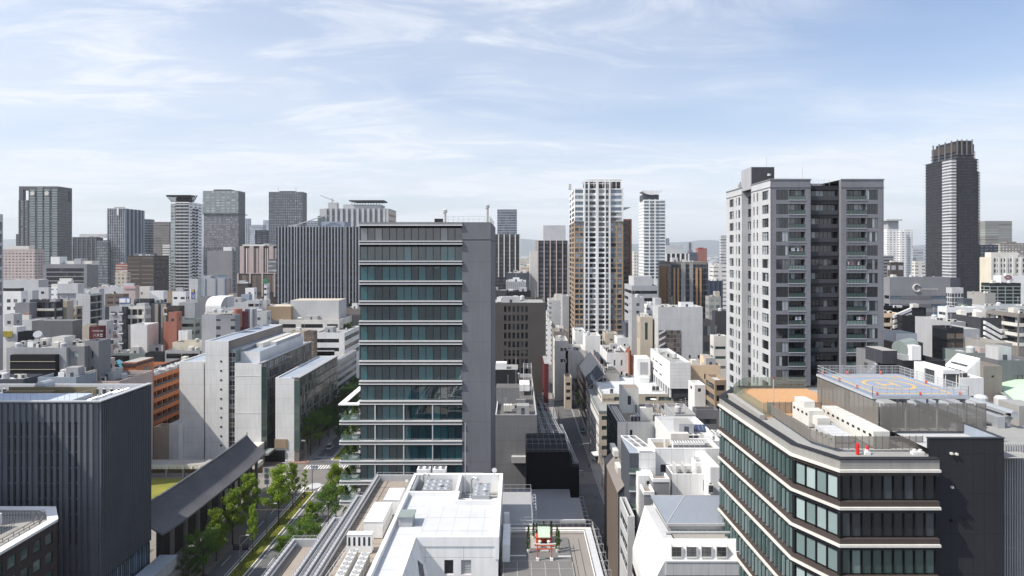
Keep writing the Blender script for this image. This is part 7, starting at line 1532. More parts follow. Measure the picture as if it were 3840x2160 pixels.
m=MB('navy');m.face([(b.X0,479.97,0),(b.X1,479.97,0),(b.X1,479.97,b.zt-.5),(b.X0,479.97,b.zt-.5)],fac('navy','charcoal',2.4,5.6,.85,.7));b.part('glazing',m)
f=MB('white');xs=[226,258,291,323,354,388,410,444,475,505,540,571,602,633,665,697,729,761,793,824,855,887,905,940,975,1005,1036]
for x in xs:xx=wx(960+x/2.6833,479);f.box(xx-.3,xx+.3,478.6,479.96,wz(640+1335/2.6833,480),b.zt+.6,'lightgrey')
b.part('fins',f);
for(xa,xb_)in((335,352),(390,408),(912,934),(1008,1033)):m=MB('darkgrey');m.box(wx(960+xa/2.6833,479.4),wx(960+xb_/2.6833,479.4),479.3,479.95,20,b.zt-.2);b.part('blind_panel',m)
m=MB('lightgrey');x=wx(960+330/2.6833,482);m.beam((x,483,b.zt),(x+28,483,b.zt+9),.35,'palegrey');m.beam((x+28,483,b.zt+9),(x+34,483,b.zt+8),.35);m.beam((x,485,b.zt),(x+28,485,b.zt+9),.3);b.part('gondola_crane',m);b.finish()
# ---------------- skyline, centre
b=B('blue glass tower rising behind the black block right of the glass tower','A2',2428,2625,388,640,Y=1000,D=40,wall='bluegrey',front=F_('bluegrey','slate',3.2,4,.85,.75),rt=1,name='skyscraper',cat='skyscraper')
B('black office block with pale slim columns right behind the central glass tower','A2',2380,2660,640,1010,Y=720,D=30,wall='black',front=('fin',6.3,1.2,.8,'offwhite',dict(bg=fac('black','darkgrey',4,4.2,.9,.6))),rt=1,name='office_building')
B('black office tower with pale pink columns and a grey box on top','A3',256,566,703,1330,Y=560,D=34,wall='black',front=('fin',4.6,.9,.7,'pink',dict(bg=fac('black','slate',4,3.9,.9,.55))),rt=1,name='office_tower',ph=[(315,540,550,3,26,'palegrey',('b',12,8,dict(top=1.2,mg=2.6,gl='grey')))])
B('beige slim windowless building left of the black columned tower','A3',180,256,808,1245,Y=500,D=14,wall='offwhite',front=None,rt=1)
B('low pale green roofed civic building far behind, right of the glass tower','A3',85,180,962,1030,Y=640,D=26,wall='cream',front=F_('cream','tan',2.2,4,.5,.6),rf='copper',rt=2)
B('grey roofscape building with many vents beside the glass tower','A3',-60,178,1030,1110,Y=470,D=30,wall='slate',front=None,side=None,rf='roof',rt=8)
B('corrugated pale roof house with big white louvre wall right of the glass tower','A3',-60,140,1115,1215,Y=330,D=20,wall='palegrey',front=('fin',1.0,.4,.15,'palegrey',dict(bg='lightgrey')),rf='roofwhite',rt=5)
B('black flat block below the corrugated white wall','A3',-60,190,1215,1260,Y=300,D=12,wall='charcoal',front=None,rf='roofdark',rt=3)
Y=371.0
b=B('tall brown and white apartment tower with open metal crown, centre right','A3',630,1120,178,1449,Y=Y,xb=575,wall='offwhite',front=None,side=0,rt=0,name='apartment_tower',cat='apartment tower',fin=False)
for c in list(b.root.children):bpy.data.objects.remove(c)
def nx3(x):return wx(1920+x/2.6833,Y)
p=52.5/2.6833*Y/F;X0,X1,zt=b.X0,b.X1,b.zt;m=MB('offwhite');zs=wz(640+516/2.6833,Y)
rows=[];z=zt-.8
for k in range(30):
 rows.append((z-2.05,z));z-=p*(1.12 if k<3 else.985)
lo=[r for r in rows if r[1]<zs-.2][::-1];hi=[r for r in rows if r[0]>zs][::-1]
segs=[(630,733,[(636,672),(682,716)],'tan'),(733,850,[(737,765),(774,842)],'white'),(850,975,[(864,936),(944,971)],'white'),(975,1120,[(992,1048),(1060,1104)],'tan')]
for(a,c,cols,col)in segs:
 cc=[(nx3(u)-nx3(a),nx3(v)-nx3(a))for u,v in cols];
 for(rr,za,zb_,mm)in((hi,zs,zt,'white'),(lo,6,zs,col)):
  if mm=='white' and rr is hi and col=='tan':cc2=[(cc[0][0],cc[1][1])]
  else:cc2=cc
  for(q,w_,h)in facade(m,(nx3(a),Y),0,nx3(c)-nx3(a),za,zb_,cc2,rr,.55 if col=='white' else.3,mm):b.win(*q,0,w_,h,max(1,int(w_/1.6)),1,'blue' if(col=='tan' and random.Random(int(q[2]*9+q[0])).random()<.6)else 'home','charcoal')
D=b.Y1-b.Y0;rall=hi+[];
for(rr,za,zb_,mm)in((hi,zs,zt,'white'),(lo,6,zs,'gold')):
 for(q,w_,h)in facade(m,(X0,Y+D),-pi/2,D,za,zb_,[(D*.08,D*.42),(D*.52,D*.9)],rr,.3,mm if mm=='white' else 'tan'):b.win(*q,-pi/2,w_,h,1,1,'dark','brown')
m.face([(X1,Y,0),(X1,Y+D,0),(X1,Y+D,zt),(X1,Y,zt)],'tan');m.face([(X1,Y+D,0),(X0,Y+D,0),(X0,Y+D,zt),(X1,Y+D,zt)],'tan');m.face([(X0,Y,zt-.5),(X1,Y,zt-.5),(X1,Y+D,zt-.5),(X0,Y+D,zt-.5)],'roof');b.part('walls',m)
for xp,w_ in((770,.7),(856,1.5),(937,.6),(730,.8),(982,.9)):
 mm='white';q=MB(mm);q.box(nx3(xp)-w_*.5,nx3(xp)+w_*.5,Y-1.0,Y-.02,6,zt+(5 if xp>740 else 4));b.part('pilaster',q)
q=MB('brown');q.box(X0-.3,nx3(735),Y-.5,Y-.02,zs-.4,zs+.4);q.box(nx3(976),X1+.2,Y-.5,Y-.02,zs-.4,zs+.4);b.part('cornice',q)
zc=wz(640+92/2.6833,Y);q=MB('offwhite');q.box(nx3(735),nx3(1105),Y+.5,Y+.8,zc-.4,zc+.3);q.box(nx3(735),nx3(1105),Y+16,Y+16.3,zc-.4,zc+.3);q.box(nx3(730),nx3(985),Y-.6,Y-.2,wz(640+132/2.6833,Y)-.2,wz(640+132/2.6833,Y)+.3)
for i in range(9):xx=nx3(737)+i*(nx3(1095)-nx3(737))/8;q.cyl(xx,Y+.65,zt,zc-.41,.22);q.beam((xx,Y+.65,zc),(xx,Y+16,zc),.15)
b.part('roof_crown',q);q=MB('slate');q.box(nx3(742),nx3(1095),Y+2,Y+15,zt-.49,zc-.9,'darkgrey','roofdark');b.part('plant_room',q);q=MB('white');q.beam((nx3(720),Y+.6,zt+3),(nx3(760),Y+.6,zc+.2),.4);q.box(nx3(585)-.3,nx3(606),Y+6,Y+9,zt,zt+3.2,'palegrey');b.part('roof_ramp',q);b.finish()
b=B('brown apartment tower with wide balcony bands hidden behind the brown and white tower','A3',1100,1205,487,1449,Y=412,D=24,wall='terracotta',front=('bal',3.3,.9,dict(par='brown',mg=1.2,gl='dark')),side=None,rt=0,name='apartment_tower',cat='apartment tower',fin=False)
m=MB('palegrey');m.prism([(wx(1920+1118/2.6833,420),418),(wx(1920+1188/2.6833,420),418),(wx(1920+1188/2.6833,420),440),(wx(1920+1118/2.6833,420),440)],[wz(790,420),wz(779,420),wz(779,420),wz(790,420)],[wz(778,420)]*4,'grey');b.part('roof_wing',m);b.finish()
b=B('slim white apartment tower with upturned white roof canopy, right of the brown tower','A3',1325,1545,292,1065,Y=640,xb=1275,wall='white',front=('bal',3.35,.8,dict(par='white',bays=4,mg=.4,gl='blue')),side=F_('white','midgrey',6,3.35,.6,.45),rt=0,name='apartment_tower',cat='apartment tower',fin=False)
m=MB('slate');m.box(wx(1920+1318/2.6833,642),wx(1920+1480/2.6833,642),643,660,b.zt-.9,wz(640+240/2.6833,642),'slate');b.part('plant_room',m);m=MB('white');x0,x1=wx(1920+1278/2.6833,656),wx(1920+1507/2.6833,645)
z0=wz(640+246/2.6833,645);
for i in range(12):
 u0,u1=i/12,(i+1)/12;f_=lambda u:z0+3.6*(abs(u-.5)*2)**2.2
 m.prism([(x0+(x1-x0)*u0,641),(x0+(x1-x0)*u1,641),(x0+(x1-x0)*u1,656),(x0+(x1-x0)*u0,656)],[f_(u0),f_(u1),f_(u1),f_(u0)],[z0+4.3]*4,'white')
b.part('roof_canopy',m)
for xx in(1382,1440):m=MB('white');q=wx(1920+xx/2.6833,639);m.box(q-.5,q+.5,638.4,638.98,10,b.zt+.5);b.part('pilaster',m)
b.finish()
B('white office slab half hidden left of the slim white canopy tower','A3',1226,1278,812,1060,Y=760,D=20,wall='offwhite',front=F_('offwhite','greengrey',3,3.8,.5,.5),rt=1)
B('white drum topped building with dark ribs right of the slim white tower','A3',1545,1784,835,915,Y=820,D=24,wall='white',front=('fin',5.4,2.0,.5,'white',dict(bg='charcoal')),rt=1,ph=[(1548,1716,752,3,18,'palegrey')])
B('small blue far tower peeking over the white drum building','A3',1546,1582,680,740,Y=1400,D=20,wall='bluegrey',front=F_('bluegrey','slate',5,4,.7,.5),rt=0)
B('red round cornered tower in the far city','A3',1874,1962,782,912,Y=1250,D=30,wall='red',front=F_('terracotta','maroon',5,3.6,.5,.5),rt=0,ph=[(1885,1925,774,2,10,'red')])
B('navy office block left of the far red tower','A3',1786,1870,822,912,Y=1200,D=30,wall='slate',front=F_('slate','navy',5,4,.7,.5),rt=0)
b=B('far grey lattice antenna building left of the red tower','A3',1778,1818,800,825,Y=1220,D=10,wall='grey',front=None,rt=0,fin=False)
m=MB('grey');
for i in range(5):m.box(b.X0,b.X1,1220,1230,b.zt+1+i*3,b.zt+2+i*3)
m.cyl((b.X0+b.X1)/2,1225,b.zt,b.zt+16,2);b.part('antenna',m);b.finish()
b=B('bronze glass office building with orange vertical fins, between slim white tower and grey apartment tower','A3',1600,1975,918,1345,Y=395,xb=1472,wall='taupe',front=F_('slate','charcoal',2.2,3.6,.85,.7),side=F_('taupe','brown',2.4,3.6,.85,.7),rt=3,fin=False)
fo=flat('orange_fin',(.42,.25,.13),.6)
for x in(1632,1670,1858,1896):m=MB(fo);q=wx(1920+x/2.6833,394.5);m.box(q-.55,q+.55,393.8,394.95,10,wz(640+980/2.6833,395));b.part('orange_fin',m)
for i,yy in enumerate((.35,.5,.65,.8)):m=MB(fo);q=b.Y0+(b.Y1-b.Y0)*yy;m.box(b.X0-.9,b.X0-.05,q-.8,q+.8,10,wz(640+975/2.6833,395));b.part('orange_fin',m)
for(xa,xb_,c)in((1702,1745,'concrete'),(1788,1822,'concrete'),(1545,1600,'taupe')):m=MB(c);m.box(max(b.X0,wx(1920+xa/2.6833,394.6)),wx(1920+xb_/2.6833,394.6)+.01,394.4,394.96,10,b.zt-.3);b.part('pier',m)
b.finish()
B('grey banded office building with large blank penthouse in front of the white canopy tower','A3',1205,1468,1156,1449,Y=335,D=24,wall='lightgrey',front=('b',3.9,1.7,dict(top=2.8,mg=.3,gl='dark')),rt=2,ph=[(1225,1408,1066,2,15,'palegrey',('b',20,1.6,dict(top=11,mg=5,gl='green')))])
B('grey sloping building corner right of the brown tower base','A3',1205,1330,1275,1449,Y=300,D=16,wall='lightgrey',front=None,rt=3)
B('navy ribbed office block right of the bronze building','A3',1982,2120,1108,1210,Y=470,D=24,wall='slate',front=('fin',3,.8,.4,'slate',dict(bg='navy')),rt=3)
B('far white tower with ledges left of the grey apartment tower','A3',2103,2160,650,960,Y=700,D=30,wall='palegrey',front=F_('palegrey','grey',30,3.3,1,.4),rt=0,name='apartment_tower')
B('white-grey office blocks with bands below the far ledged tower','A3',2027,2160,952,1075,Y=560,D=24,wall='offwhite',front=F_('offwhite','grey',30,3.8,.9,.35),rt=2)
B('glassy beige block with brown penthouse right of the navy ribbed block','A3',1980,2102,1266,1400,Y=330,D=20,wall='concrete',front=F_('concrete','greengrey',3,3.6,.7,.5),rt=3,ph=[(2040,2090,1215,3,8,'beige')])
# ---------------- right of the apartment tower
b=None
Y=670.0;bt=Bld('apartment_tower','very tall black residential tower with glazed corners, right side of the skyline','apartment tower',(wx(3540,Y),Y,0),wz(525,Y))
def nx4(x):return 2880+x/2.6833
def slabtower(x0,x1,ytop,Y0_,D,sidex=None):
 X0,X1,zt=wx(nx4(x0),Y0_),wx(nx4(x1),Y0_),wz(500+ytop/2.6833,Y0_);m=MB('charcoal');m.box(X0+.8,X1-.8,Y0_+.8,Y0_+D-.8,0,zt,fac('charcoal','slate',3.2,3.25,.8,.55),'charcoal');bt.part('shaft',m);f=MB('black');z=zt-.4
 while z>5:f.box(X0,X1,Y0_,Y0_+D,z-.75,z,'charcoal');z-=3.25
 n=max(2,int((X1-X0)/6));
 bt.part('balcony_slabs',f);g=MB('darkbrown')
 for i in range(n+1):x=X0+.1+i*(X1-X0-.7)/n;g.box(x,x+.5,Y0_-.12,Y0_-.005,5,zt-.2)
 bt.part('columns',g);reg(X0,X1,Y0_,Y0_+D,zt);return X0,X1,zt
a0=slabtower(1890,2085,180,674,41);a2=slabtower(1850,2117,255,670,44.6);a4=slabtower(2062,2134,385,678,26)
m=MB();xg=wx(nx4(1852),668);m.prism([(xg-1.2,682),(xg-1.2,671),(xg,668.8),(xg+5,668.6),(xg+6,669.9),(xg+2,682)],8,wz(500+258/2.6833,668),fac('palegrey','slate',60,3.25,1,.5));bt.part('glass_corner',m)
m=MB('plum');zt1,zt0=wz(500+70/2.6833,674),wz(500+180/2.6833,674)
m.box(a0[0]+.5,a0[1]-.5,675,714,zt0+.01,zt1-4,'darkbrown');m.box(a0[0]+4,a0[1]-2,676,712,zt1-3.99,zt1,'charcoal');bt.part('crown',m)
for i in range(4):m=MB('midgrey');y_=680+i*10;m.box(a0[0]-.5,a0[0]+.49,y_,y_+1.3,zt0-8,zt1+.5);bt.part('crown_rib',m)
for i,x in enumerate((1905,1950,2002,2055)):m=MB('midgrey');q=wx(nx4(x),673.5);m.box(q-.5,q+.5,673.2,673.9,zt0-4,zt1+.8);bt.part('crown_rib',m)
bt.finish()
b=B('white apartment tower with flat canopy roof left of the black tower','A4',1200,1455,966,1400,Y=860,D=26,wall='white',front=F_('white','grey',5,3.2,.55,.42),rt=0,name='apartment_tower',cat='apartment tower',fin=False)
m=MB('palegrey');m.box(wx(nx4(1210),865),wx(nx4(1318),865),866,880,b.zt,b.zt+12,'lightgrey');m.box(wx(nx4(1190),863),wx(nx4(1346),863),862,884,b.zt+12.01,b.zt+14,'palegrey');b.part('roof_canopy',m);m=MB('white');m.box(wx(nx4(1325),858),b.X1-10,857,859.9,10,b.zt-3,fac('white','grey',5,3.2,.55,.42));b.part('front_bay',m);b.finish()
B('pale blue glass office far between white canopy tower and black tower','A4',1460,1562,1163,1300,Y=900,D=20,wall='palegrey',front=F_('palegrey','bluegrey',30,3.8,1,.45),rt=1)
B('white stepped apartment block at the foot of the black tower','A4',1480,1580,1285,1449,Y=560,D=20,wall='offwhite',front=F_('offwhite','grey',8,3.1,.6,.45),rt=2,name='apartment_building')
B('brown-grey office tower with wide central pier right of the black tower','A4',2187,2455,882,1115,Y=980,D=40,wall='taupe',front=F_('taupe','greengrey',60,3.9,1,.4),rt=1,name='skyscraper',cat='skyscraper',fin=False).finish()
B('dark glass block with pale frames at the foot of the brown-grey tower','A4',2130,2315,1122,1245,Y=700,D=24,wall='slate',front=F_('slate','lightgrey',5,3.6,.5,.35),rt=2)
B('brownish apartment cluster at the right edge of the skyline','A4',2338,2620,1105,1230,Y=800,D=30,wall='taupe',front=F_('taupe','offwhite',4,3.1,.5,.4),rt=1,name='apartment_building',ph=[(2400,2500,1090,3,20,'taupe')])
B('cream stone office block with tall vertical window strips at the right edge','A4',2240,2680,1247,1640,Y=430,xb=2130,wall='cream',front=('fin',4.4,1.5,.5,'offwhite',dict(bg=fac('offwhite','slate',2.2,3.8,.5,.6))),side=None,rt=3,ph=[(2245,2520,1197,4,14,'offwhite')])
B('curved dark grey apartment block in front of the white canopy tower','A4',1165,1262,1230,1340,Y=640,D=20,wall='grey',front=F_('grey','charcoal',30,3.3,1,.45),rt=1)
B('dark brown block with white panelled base right of the grey apartment tower','A4',1235,1365,1297,1449,Y=520,D=16,wall='darkbrown',front=F_('darkbrown','lightgrey',6,9,.6,.4),rt=3)
b=B('long grey office building with striped window bands and a round logo','B4',1225,1835,105,445,Y=350,xb=1165,wall='grey',front=('b',4.6,2.0,dict(top=10.4,gl='blue',rec=.3,cols=[(.005,.2),(.69,.985)])),side=('b',4.6,1.8,dict(top=10.4)),rt=4,fin=False)
for k in range(5):m=MB('midgrey');z=b.zt-12.4-4.6*k;w_=b.X1-b.X0;m.box(b.X0+.2*w_+.1,b.X0+.69*w_-.1,349.9,349.97,z,z+2.0);b.part('dark_band',m)
m=MB('offwhite');x,z=b.X0+15,b.zt-6;
for a in range(18):m.beam((x+2.0*cos(.6+a*.28),349.7,z+2.0*sin(.6+a*.28)),(x+2.0*cos(.6+(a+1)*.28),349.7,z+2.0*sin(.6+(a+1)*.28)),.4,'offwhite')
b.part('logo',m);b.copyof('lettering',txt('ommunica',9.5,1.3,'offwhite'),x+2.4,349.8,z-1.2);b.finish()
B('dark roof box stepping down right of the long grey office building','B4',1806,1930,112,420,Y=372,D=14,wall='slate',front=None,rt=0)
B('grey framed glass building with pink side strip beside the long grey office','B4',1850,1966,212,385,Y=330,D=18,wall='palegrey',front=('m',fac('palegrey','slate',1.6,2.6,.75,.8),dict(cap=3)),rt=2)
B('black lattice fronted office block near the right edge','B4',2232,2545,165,355,Y=340,D=24,wall='charcoal',front=F_('greengrey','black',4.2,1.9,.85,.72),rt=3)
b=B('white rooftop block with small red oval emblem, right edge','B4',2345,2620,90,165,Y=372,D=16,wall='white',front=None,rt=2,fin=False)
m=MB('red');x,z=wx(2880+2415/2.6833,371.8),wz(1000+106/2.6833,371.8)
for a in range(16):m.beam((x+1.9*cos(a*pi/8),371.7,z+.9*sin(a*pi/8)),(x+1.9*cos((a+1)*pi/8),371.7,z+.9*sin((a+1)*pi/8)),.28)
b.part('emblem',m);b.finish()
B('white irregular building with blank concrete wall in front of the cream office block','B4',2185,2290,265,360,Y=310,xb=2003,wall='concrete',front=None,side=None,rt=2)
B('dark glass green office roof between grey framed building and white blocks','B4',1968,2056,322,410,Y=290,D=20,wall='slate',front=F_('slate','teal' if 'teal' in PAL else 'greengrey',4,2,.9,.6),rt=1)
B('light roof terrace building with planted roof left of the dark glass roof','B4',1795,2110,408,500,Y=262,D=24,wall='white',front=('b',4,1.2,dict(top=2.2)),rf='roofgreen',rt=5)
B('grey pale building with windows under copper green roof, right edge','B4',2180,2640,392,510,Y=280,D=26,wall='palegrey',front=F_('palegrey','slate',4,3.8,.6,.45),rf='roofgreen',rt=7)
B('black glass roofed hall with thin white frame right behind the apartment tower','B4',1165,1590,412,475,Y=250,D=24,wall='black',front=('b',3.4,2.6,dict(top=.6,gl='dark')),rf='roofdark',rt=1)
b=B('cream apartment building with zigzag outside stairs right of the grey apartment tower','B4',1060,1345,470,640,Y=215,D=14,wall='peach',front=('bal',3.2,1.0,dict(par='cream',mg=.8,gl='dark',bays=3)),rt=2,name='apartment_building',fin=False)
for k in range(3):m=MB('palegrey');x=wx(2880+1270/2.6833,213);z=wz(1000+(520+52*k)/2.6833,213);m.prism([(x,213),(x+6,213),(x+6,214),(x,214)],[z,z+2.6,z+2.6,z],[z+1,z+3.6,z+3.6,z+1],'palegrey');b.part('stair_flight',m)
b.finish()
B('black glass slab with white balconies right of the cream stair building','B4',1350,1480,490,660,Y=210,D=14,wall='charcoal',front=('b',3.3,2.4,dict(top=2,gl='dark',cols=[(.72,.98)])),rf='roofdark',rt=1)
B('plain light grey slab wall with a row of roof chillers on top','B4',1835,1990,555,640,Y=218,xb=1480,wall='lightgrey',front=None,side=None,rf='roofwhite',rt=9)
b=B('black glass office with rounded corner and thin white floor lines','B4',1800,1968,615,905,Y=176,xb=1652,wall='charcoal',front=F_('charcoal','brown',4.5,3.6,.9,.7),side=('b',3.3,2.9,dict(top=.7,gl='dark',mg=.05,rec=.2)),rt=2,fin=False);b.finish()
B('glazed office wing with roof garden joined to the rounded black office','B4',1966,2130,628,720,Y=188,D=12,wall='lightgrey',front=('b',14,7.4,dict(top=1.0,gl='blue',pane=1.4)),rf='roofgreen',rt=0)
b=B('dark grey block with white outside stair flights near the right edge','B4',2140,2512,513,790,Y=212,D=16,wall='darkgrey',front=('w',9,.5,3.6,.5,dict(top=2.5,mg=1)),rf='roofwhite',rt=5,fin=False)
for k in range(4):m=MB('white');x=wx(2880+2188/2.6833,210.5);z=wz(1000+(590+55*k)/2.6833,210.5);m.prism([(x,210.5),(x+5.6,210.5),(x+5.6,211.5),(x,211.5)],[z+.4,z-2.8,z-2.8,z+.4],[z+1.5,z-1.7,z-1.7,z+1.5],'white');m.box(x+5.7,x+8.5,210.5,211.8,z-2.4,z-1.4,'palegrey');b.part('stair_flight',m)
b.finish()
B('apartment block with open balconies cut by the right edge','B4',2520,2700,470,780,Y=205,D=14,wall='taupe',front=('bal',3.2,1.0,dict(par='offwhite',bays=2)),rf='roofgreen',rt=2,name='apartment_building')
B('long board-marked concrete building with raised middle near the right edge','B4',2285,2460,770,945,Y=165,xb=1975,wall='concrete',front=None,side=None,rf='roofbrown',rt=4)
b=B('white rounded beige apartment house directly right of the grey apartment tower','B4',1060,1285,645,840,Y=186,D=12,wall='beige',front=('w',4.4,3.0,5.0,2.4,dict(top=3.6,gl='home',nx=2,fr='white')),rf='palegrey',rt=1,name='apartment_building')
B('brown house with blue shaded penthouse in front of the plain grey slab','B4',1288,1560,765,870,Y=172,D=12,wall='brown',front=('w',4.5,1.6,3.4,1.6,dict(top=2.2)),rf='roof',rt=0,ph=[(1290,1500,672,1.2,8,'white',('w',4.4,2.6,9,3.6,dict(top=1.6,gl='dark')))])
B('tiled grey-green low building with small windows near the right edge','B4',1985,2315,868,960,Y=150,D=8,wall='greengrey',front=('w',5.5,.8,8,1.2,dict(top=3)),rf='roof',rt=4,ph=[(2130,2215,820,2,4,'pink')])
B('grey glass office block at the right edge behind the green roof','B4',2315,2720,942,1110,Y=142,D=12,wall='midgrey|7x4.2',front=('w',5,2.2,4.2,1.6,dict(top=3.4,gl='grey',nx=2)),rf='roof',rt=2)
b=B('white roofed block with louvre wall, between dark plant building and copper roof','B4',1790,1900,1040,1200,Y=112,D=9,wall='white',front=('w',30,2.9,30,2.4,dict(top=.7,gl='grey',mg=.2)),rf='roofwhite',rt=0)
B('low white building with wide empty roof behind the helipad','B4',1900,2170,1120,1250,Y=118,D=12,wall='white',front=('b',20,1.8,dict(top=3.4,gl='dark')),side=None,rf='roofwhite',rt=2)
b=B('taupe building with slanted white shoulder and white downpipe behind the white roof','B4',2170,2355,1000,1150,Y=134,D=10,wall='taupe',front=('w',4,.6,3.8,.5,dict(top=2)),rf='roof',rt=2,fin=False)
m=MB('white');x=b.X0;m.prism([(x-9,135),(x,135),(x,142),(x-9,142)],[30,30,30,30],[b.zt-7,b.zt+1.5,b.zt+1.5,b.zt-7],'white','white');b.part('slanted_wall',m);m=MB('slate');
for i in range(5):m.box(x-7+i*1.2,x-6.2+i*1.2,136,141,b.zt-5+i*1.1,b.zt-4.8+i*1.15,'slate')
b.part('slanted_window',m);b.finish()
Y=128;b=Bld('office_building','beige old style building with pale green copper hip roof at the right edge','building',(100,Y,0),52)
X0=wx(2880+2200/2.6833,150);zt=wz(1000+1148/2.6833,150);m=MB('peach')
for(q,w_,h)in facade(m,(X0,150),-pi/2,40,0,zt,[(2+i*4.2,3.7+i*4.2)for i in range(9)],[(zt-10.4,zt-8.4),(zt-6.6,zt-4.6),(zt-2.6,zt-1.2)],.3,'peach'):b.win(*q,-pi/2,w_,h,2,2,'green','brown')
X0=wx(3714,150);Xn=98
m=MB('peach');a_,c_=(wx(3716,146),146),(wx(3850,118),118);L=math.hypot(c_[0]-a_[0],c_[1]-a_[1]);ang=math.atan2(c_[1]-a_[1],c_[0]-a_[0]);zt=wz(1428,146)
b.w=[]
for(q,w_,h)in facade(m,a_,ang,L,0,zt,[(1.5+i*3.6,3.0+i*3.6)for i in range(int((L-3)/3.6))],[(zt-9.6,zt-7.8),(zt-4.0,zt-2.0)],.3,'peach'):b.win(*q,ang,w_,h,2,2,'green','brown')
n_=(sin(ang)*-1,cos(ang));bk=[(a_[0]+n_[0]*26,a_[1]+n_[1]*26),(c_[0]+n_[0]*26,c_[1]+n_[1]*26)];m.face([(*a_,0),(*a_,zt),(*bk[0],zt),(*bk[0],0)],'peach');b.part('walls',m)
m=MB('copper');r0=(a_[0]+n_[0]*13+cos(ang)*8,a_[1]+n_[1]*13+sin(ang)*8,zt+3.4);r1=(c_[0]+n_[0]*13,c_[1]+n_[1]*13,zt+3.4);m.face([(*a_,zt+.1),(*c_,zt+.1),r1,r0]);m.face([(*bk[0],zt+.1),(*a_,zt+.1),r0]);m.face([(*bk[1],zt+.1),(*bk[0],zt+.1),r0,r1]);b.part('roof',m)
m=MB('tan');d_=(-n_[0]*.8,-n_[1]*.8);m.prism([(a_[0]+d_[0],a_[1]+d_[1]),(c_[0]+d_[0],c_[1]+d_[1]),c_,a_],zt-6.4,zt-5.8,'brown');m.prism([(a_[0]+d_[0],a_[1]+d_[1]),(c_[0]+d_[0],c_[1]+d_[1]),c_,a_],zt-.2,zt+.05,'greengrey');b.part('cornice',m);b.finish();reg(a_[0],110,118,170,zt+3)
b=B('charcoal windowless building with silver cooling drum on its roof behind the helipad','B4',1350,1785,945,1240,Y=122,xb=1090,wall='charcoal|1.6x30',front=None,side=None,rf='concrete',rt=0,fin=False)
m=MB('darkgrey');Yq=124;m.box(wx(2880+1150/2.6833,Yq),wx(2880+1300/2.6833,Yq),Yq,Yq+6,b.zr,wz(1000+845/2.6833,Yq),'darkgrey','concrete');b.part('penthouse',m)
m=MB('steel~');cx=wx(2880+1400/2.6833,128);zc=b.zr+2.2;m.beam((cx-1.5,128,zc),(cx+1.6,129,zc+.4),1.9,'greengrey',1.9,16);m.lathe([(2.0,b.zr+.2),(2.0,b.zr+1.4)],cx-.5,128,'steel~',14);b.part('cooling_drum',m)
m=MB('white');x=wx(2880+1495/2.6833,125);m.box(x-.9,x+.9,125,127,b.zr+.01,b.zr+3.4);b.part('plant_box',m);b.part('railing',railing(b.X0+14,122.3,b.X1,122.3,b.zt-.8,1.0,1.2,'palegrey'))
for i in range(12):m=MB('grey');z=40+i*1.0;m.box(wx(2880+1583/2.6833,121.7),wx(2880+1612/2.6833,121.7),121.6,121.7,z,z+.08);b.part('rung',m)
b.finish()
B('slate walled side building seen behind the helipad railing on the left','B4',1086,1222,870,1000,Y=138,D=8,wall='grey',front=None,rf='roofdark',rt=1)
# ---------------- mid ground right of centre (crop B3)
B('tall plain lilac-grey office slab with glazed stair notch, left of the apartment tower','B3',1470,1918,82,660,Y=285,xb=1415,wall='palegrey|12x6',front=('w',4,1.4,7.3,1.5,dict(top=22,cols=[(.69,.735),(.89,.935)])),side=('w',6,1.0,7,1.4,dict(top=18)),rf='roofwhite',rt=5,fin=False,keep=True).finish()
b=Bld('stair_glazing','brown glazed stairwell set into the plain lilac-grey slab','glazing',(35,284,0),0);Y=284.9
m=MB('slate');xa,xb_=wx(1920+1478/2.6833,Y),wx(1920+1700/2.6833,Y);m.box(xa,xb_,Y-.06,Y-.0,wz(1120+570/2.6833,Y),wz(1120+318/2.6833,Y),fac('midgrey','brown',1.5,2.0,.85,.8));b.part('glass',m)
m=MB('palegrey')
for k in range(4):z=wz(1120+(345+62*k)/2.6833,Y);m.prism([(xa,Y-.6),(xa+2.8,Y-.6),(xa+2.8,Y-.1),(xa,Y-.1)],[z-.9,z+.6,z+.6,z-.9],[z-.1,z+1.4,z+1.4,z-.1],'palegrey')
b.part('stair_flight',m);b.finish()
B('white building pieces behind the plain lilac-grey slab with rooftop dishes','A3',1360,1470,1350,1449,Y=310,D=14,wall='white',front=F_('white','slate',4,3.4,.4,.4),rt=5,ph=[(1440,1502,1285,1,6,'palegrey')])
B('narrow brown building with green windows attached right of the lilac-grey slab','B3',1920,2012,210,640,Y=289,D=16,wall='taupe',front=('w',6,3.4,7.3,4.4,dict(top=3.0,gl='blind',nx=2)),rf='roof',rt=3)
B('dark blank walled block with white roof edges left of the grey apartment tower','B3',2045,2160,125,370,Y=300,D=18,wall='darkgrey',front=None,rf='roofwhite',rt=5)
B('white building with round roof vents and thin window rows left of the apartment tower','B3',2030,2165,375,660,Y=262,D=16,wall='offwhite',front=('b',4.1,1.2,dict(top=4.4,gl='green')),rf='roofwhite',rt=6)
B('cream and tan building with pale windows left of the lilac-grey slab','B3',1290,1415,185,560,Y=292,D=16,wall='beige',front=('w',3.2,1.3,40,8,dict(top=2.6,gl='green',nx=1)),rf='roof',rt=2)
B('dark brown roofed house with white upper storey behind the cream building','B3',1145,1290,245,350,Y=325,D=14,wall='slate',front=None,rf='roofdark',rt=3)
B('white block with steel roof rail in front of the brown tower base','B3',635,742,330,500,Y=350,D=18,wall='white',front=('w',3,.8,3.4,1,dict(top=9)),rf='roofwhite',rt=2)
B('tall white rounded silo-like block in front of the brown tower base','B3',738,890,372,620,Y=330,D=13,wall='white|40x40',front=None,side=None,rf='white',rt=1)
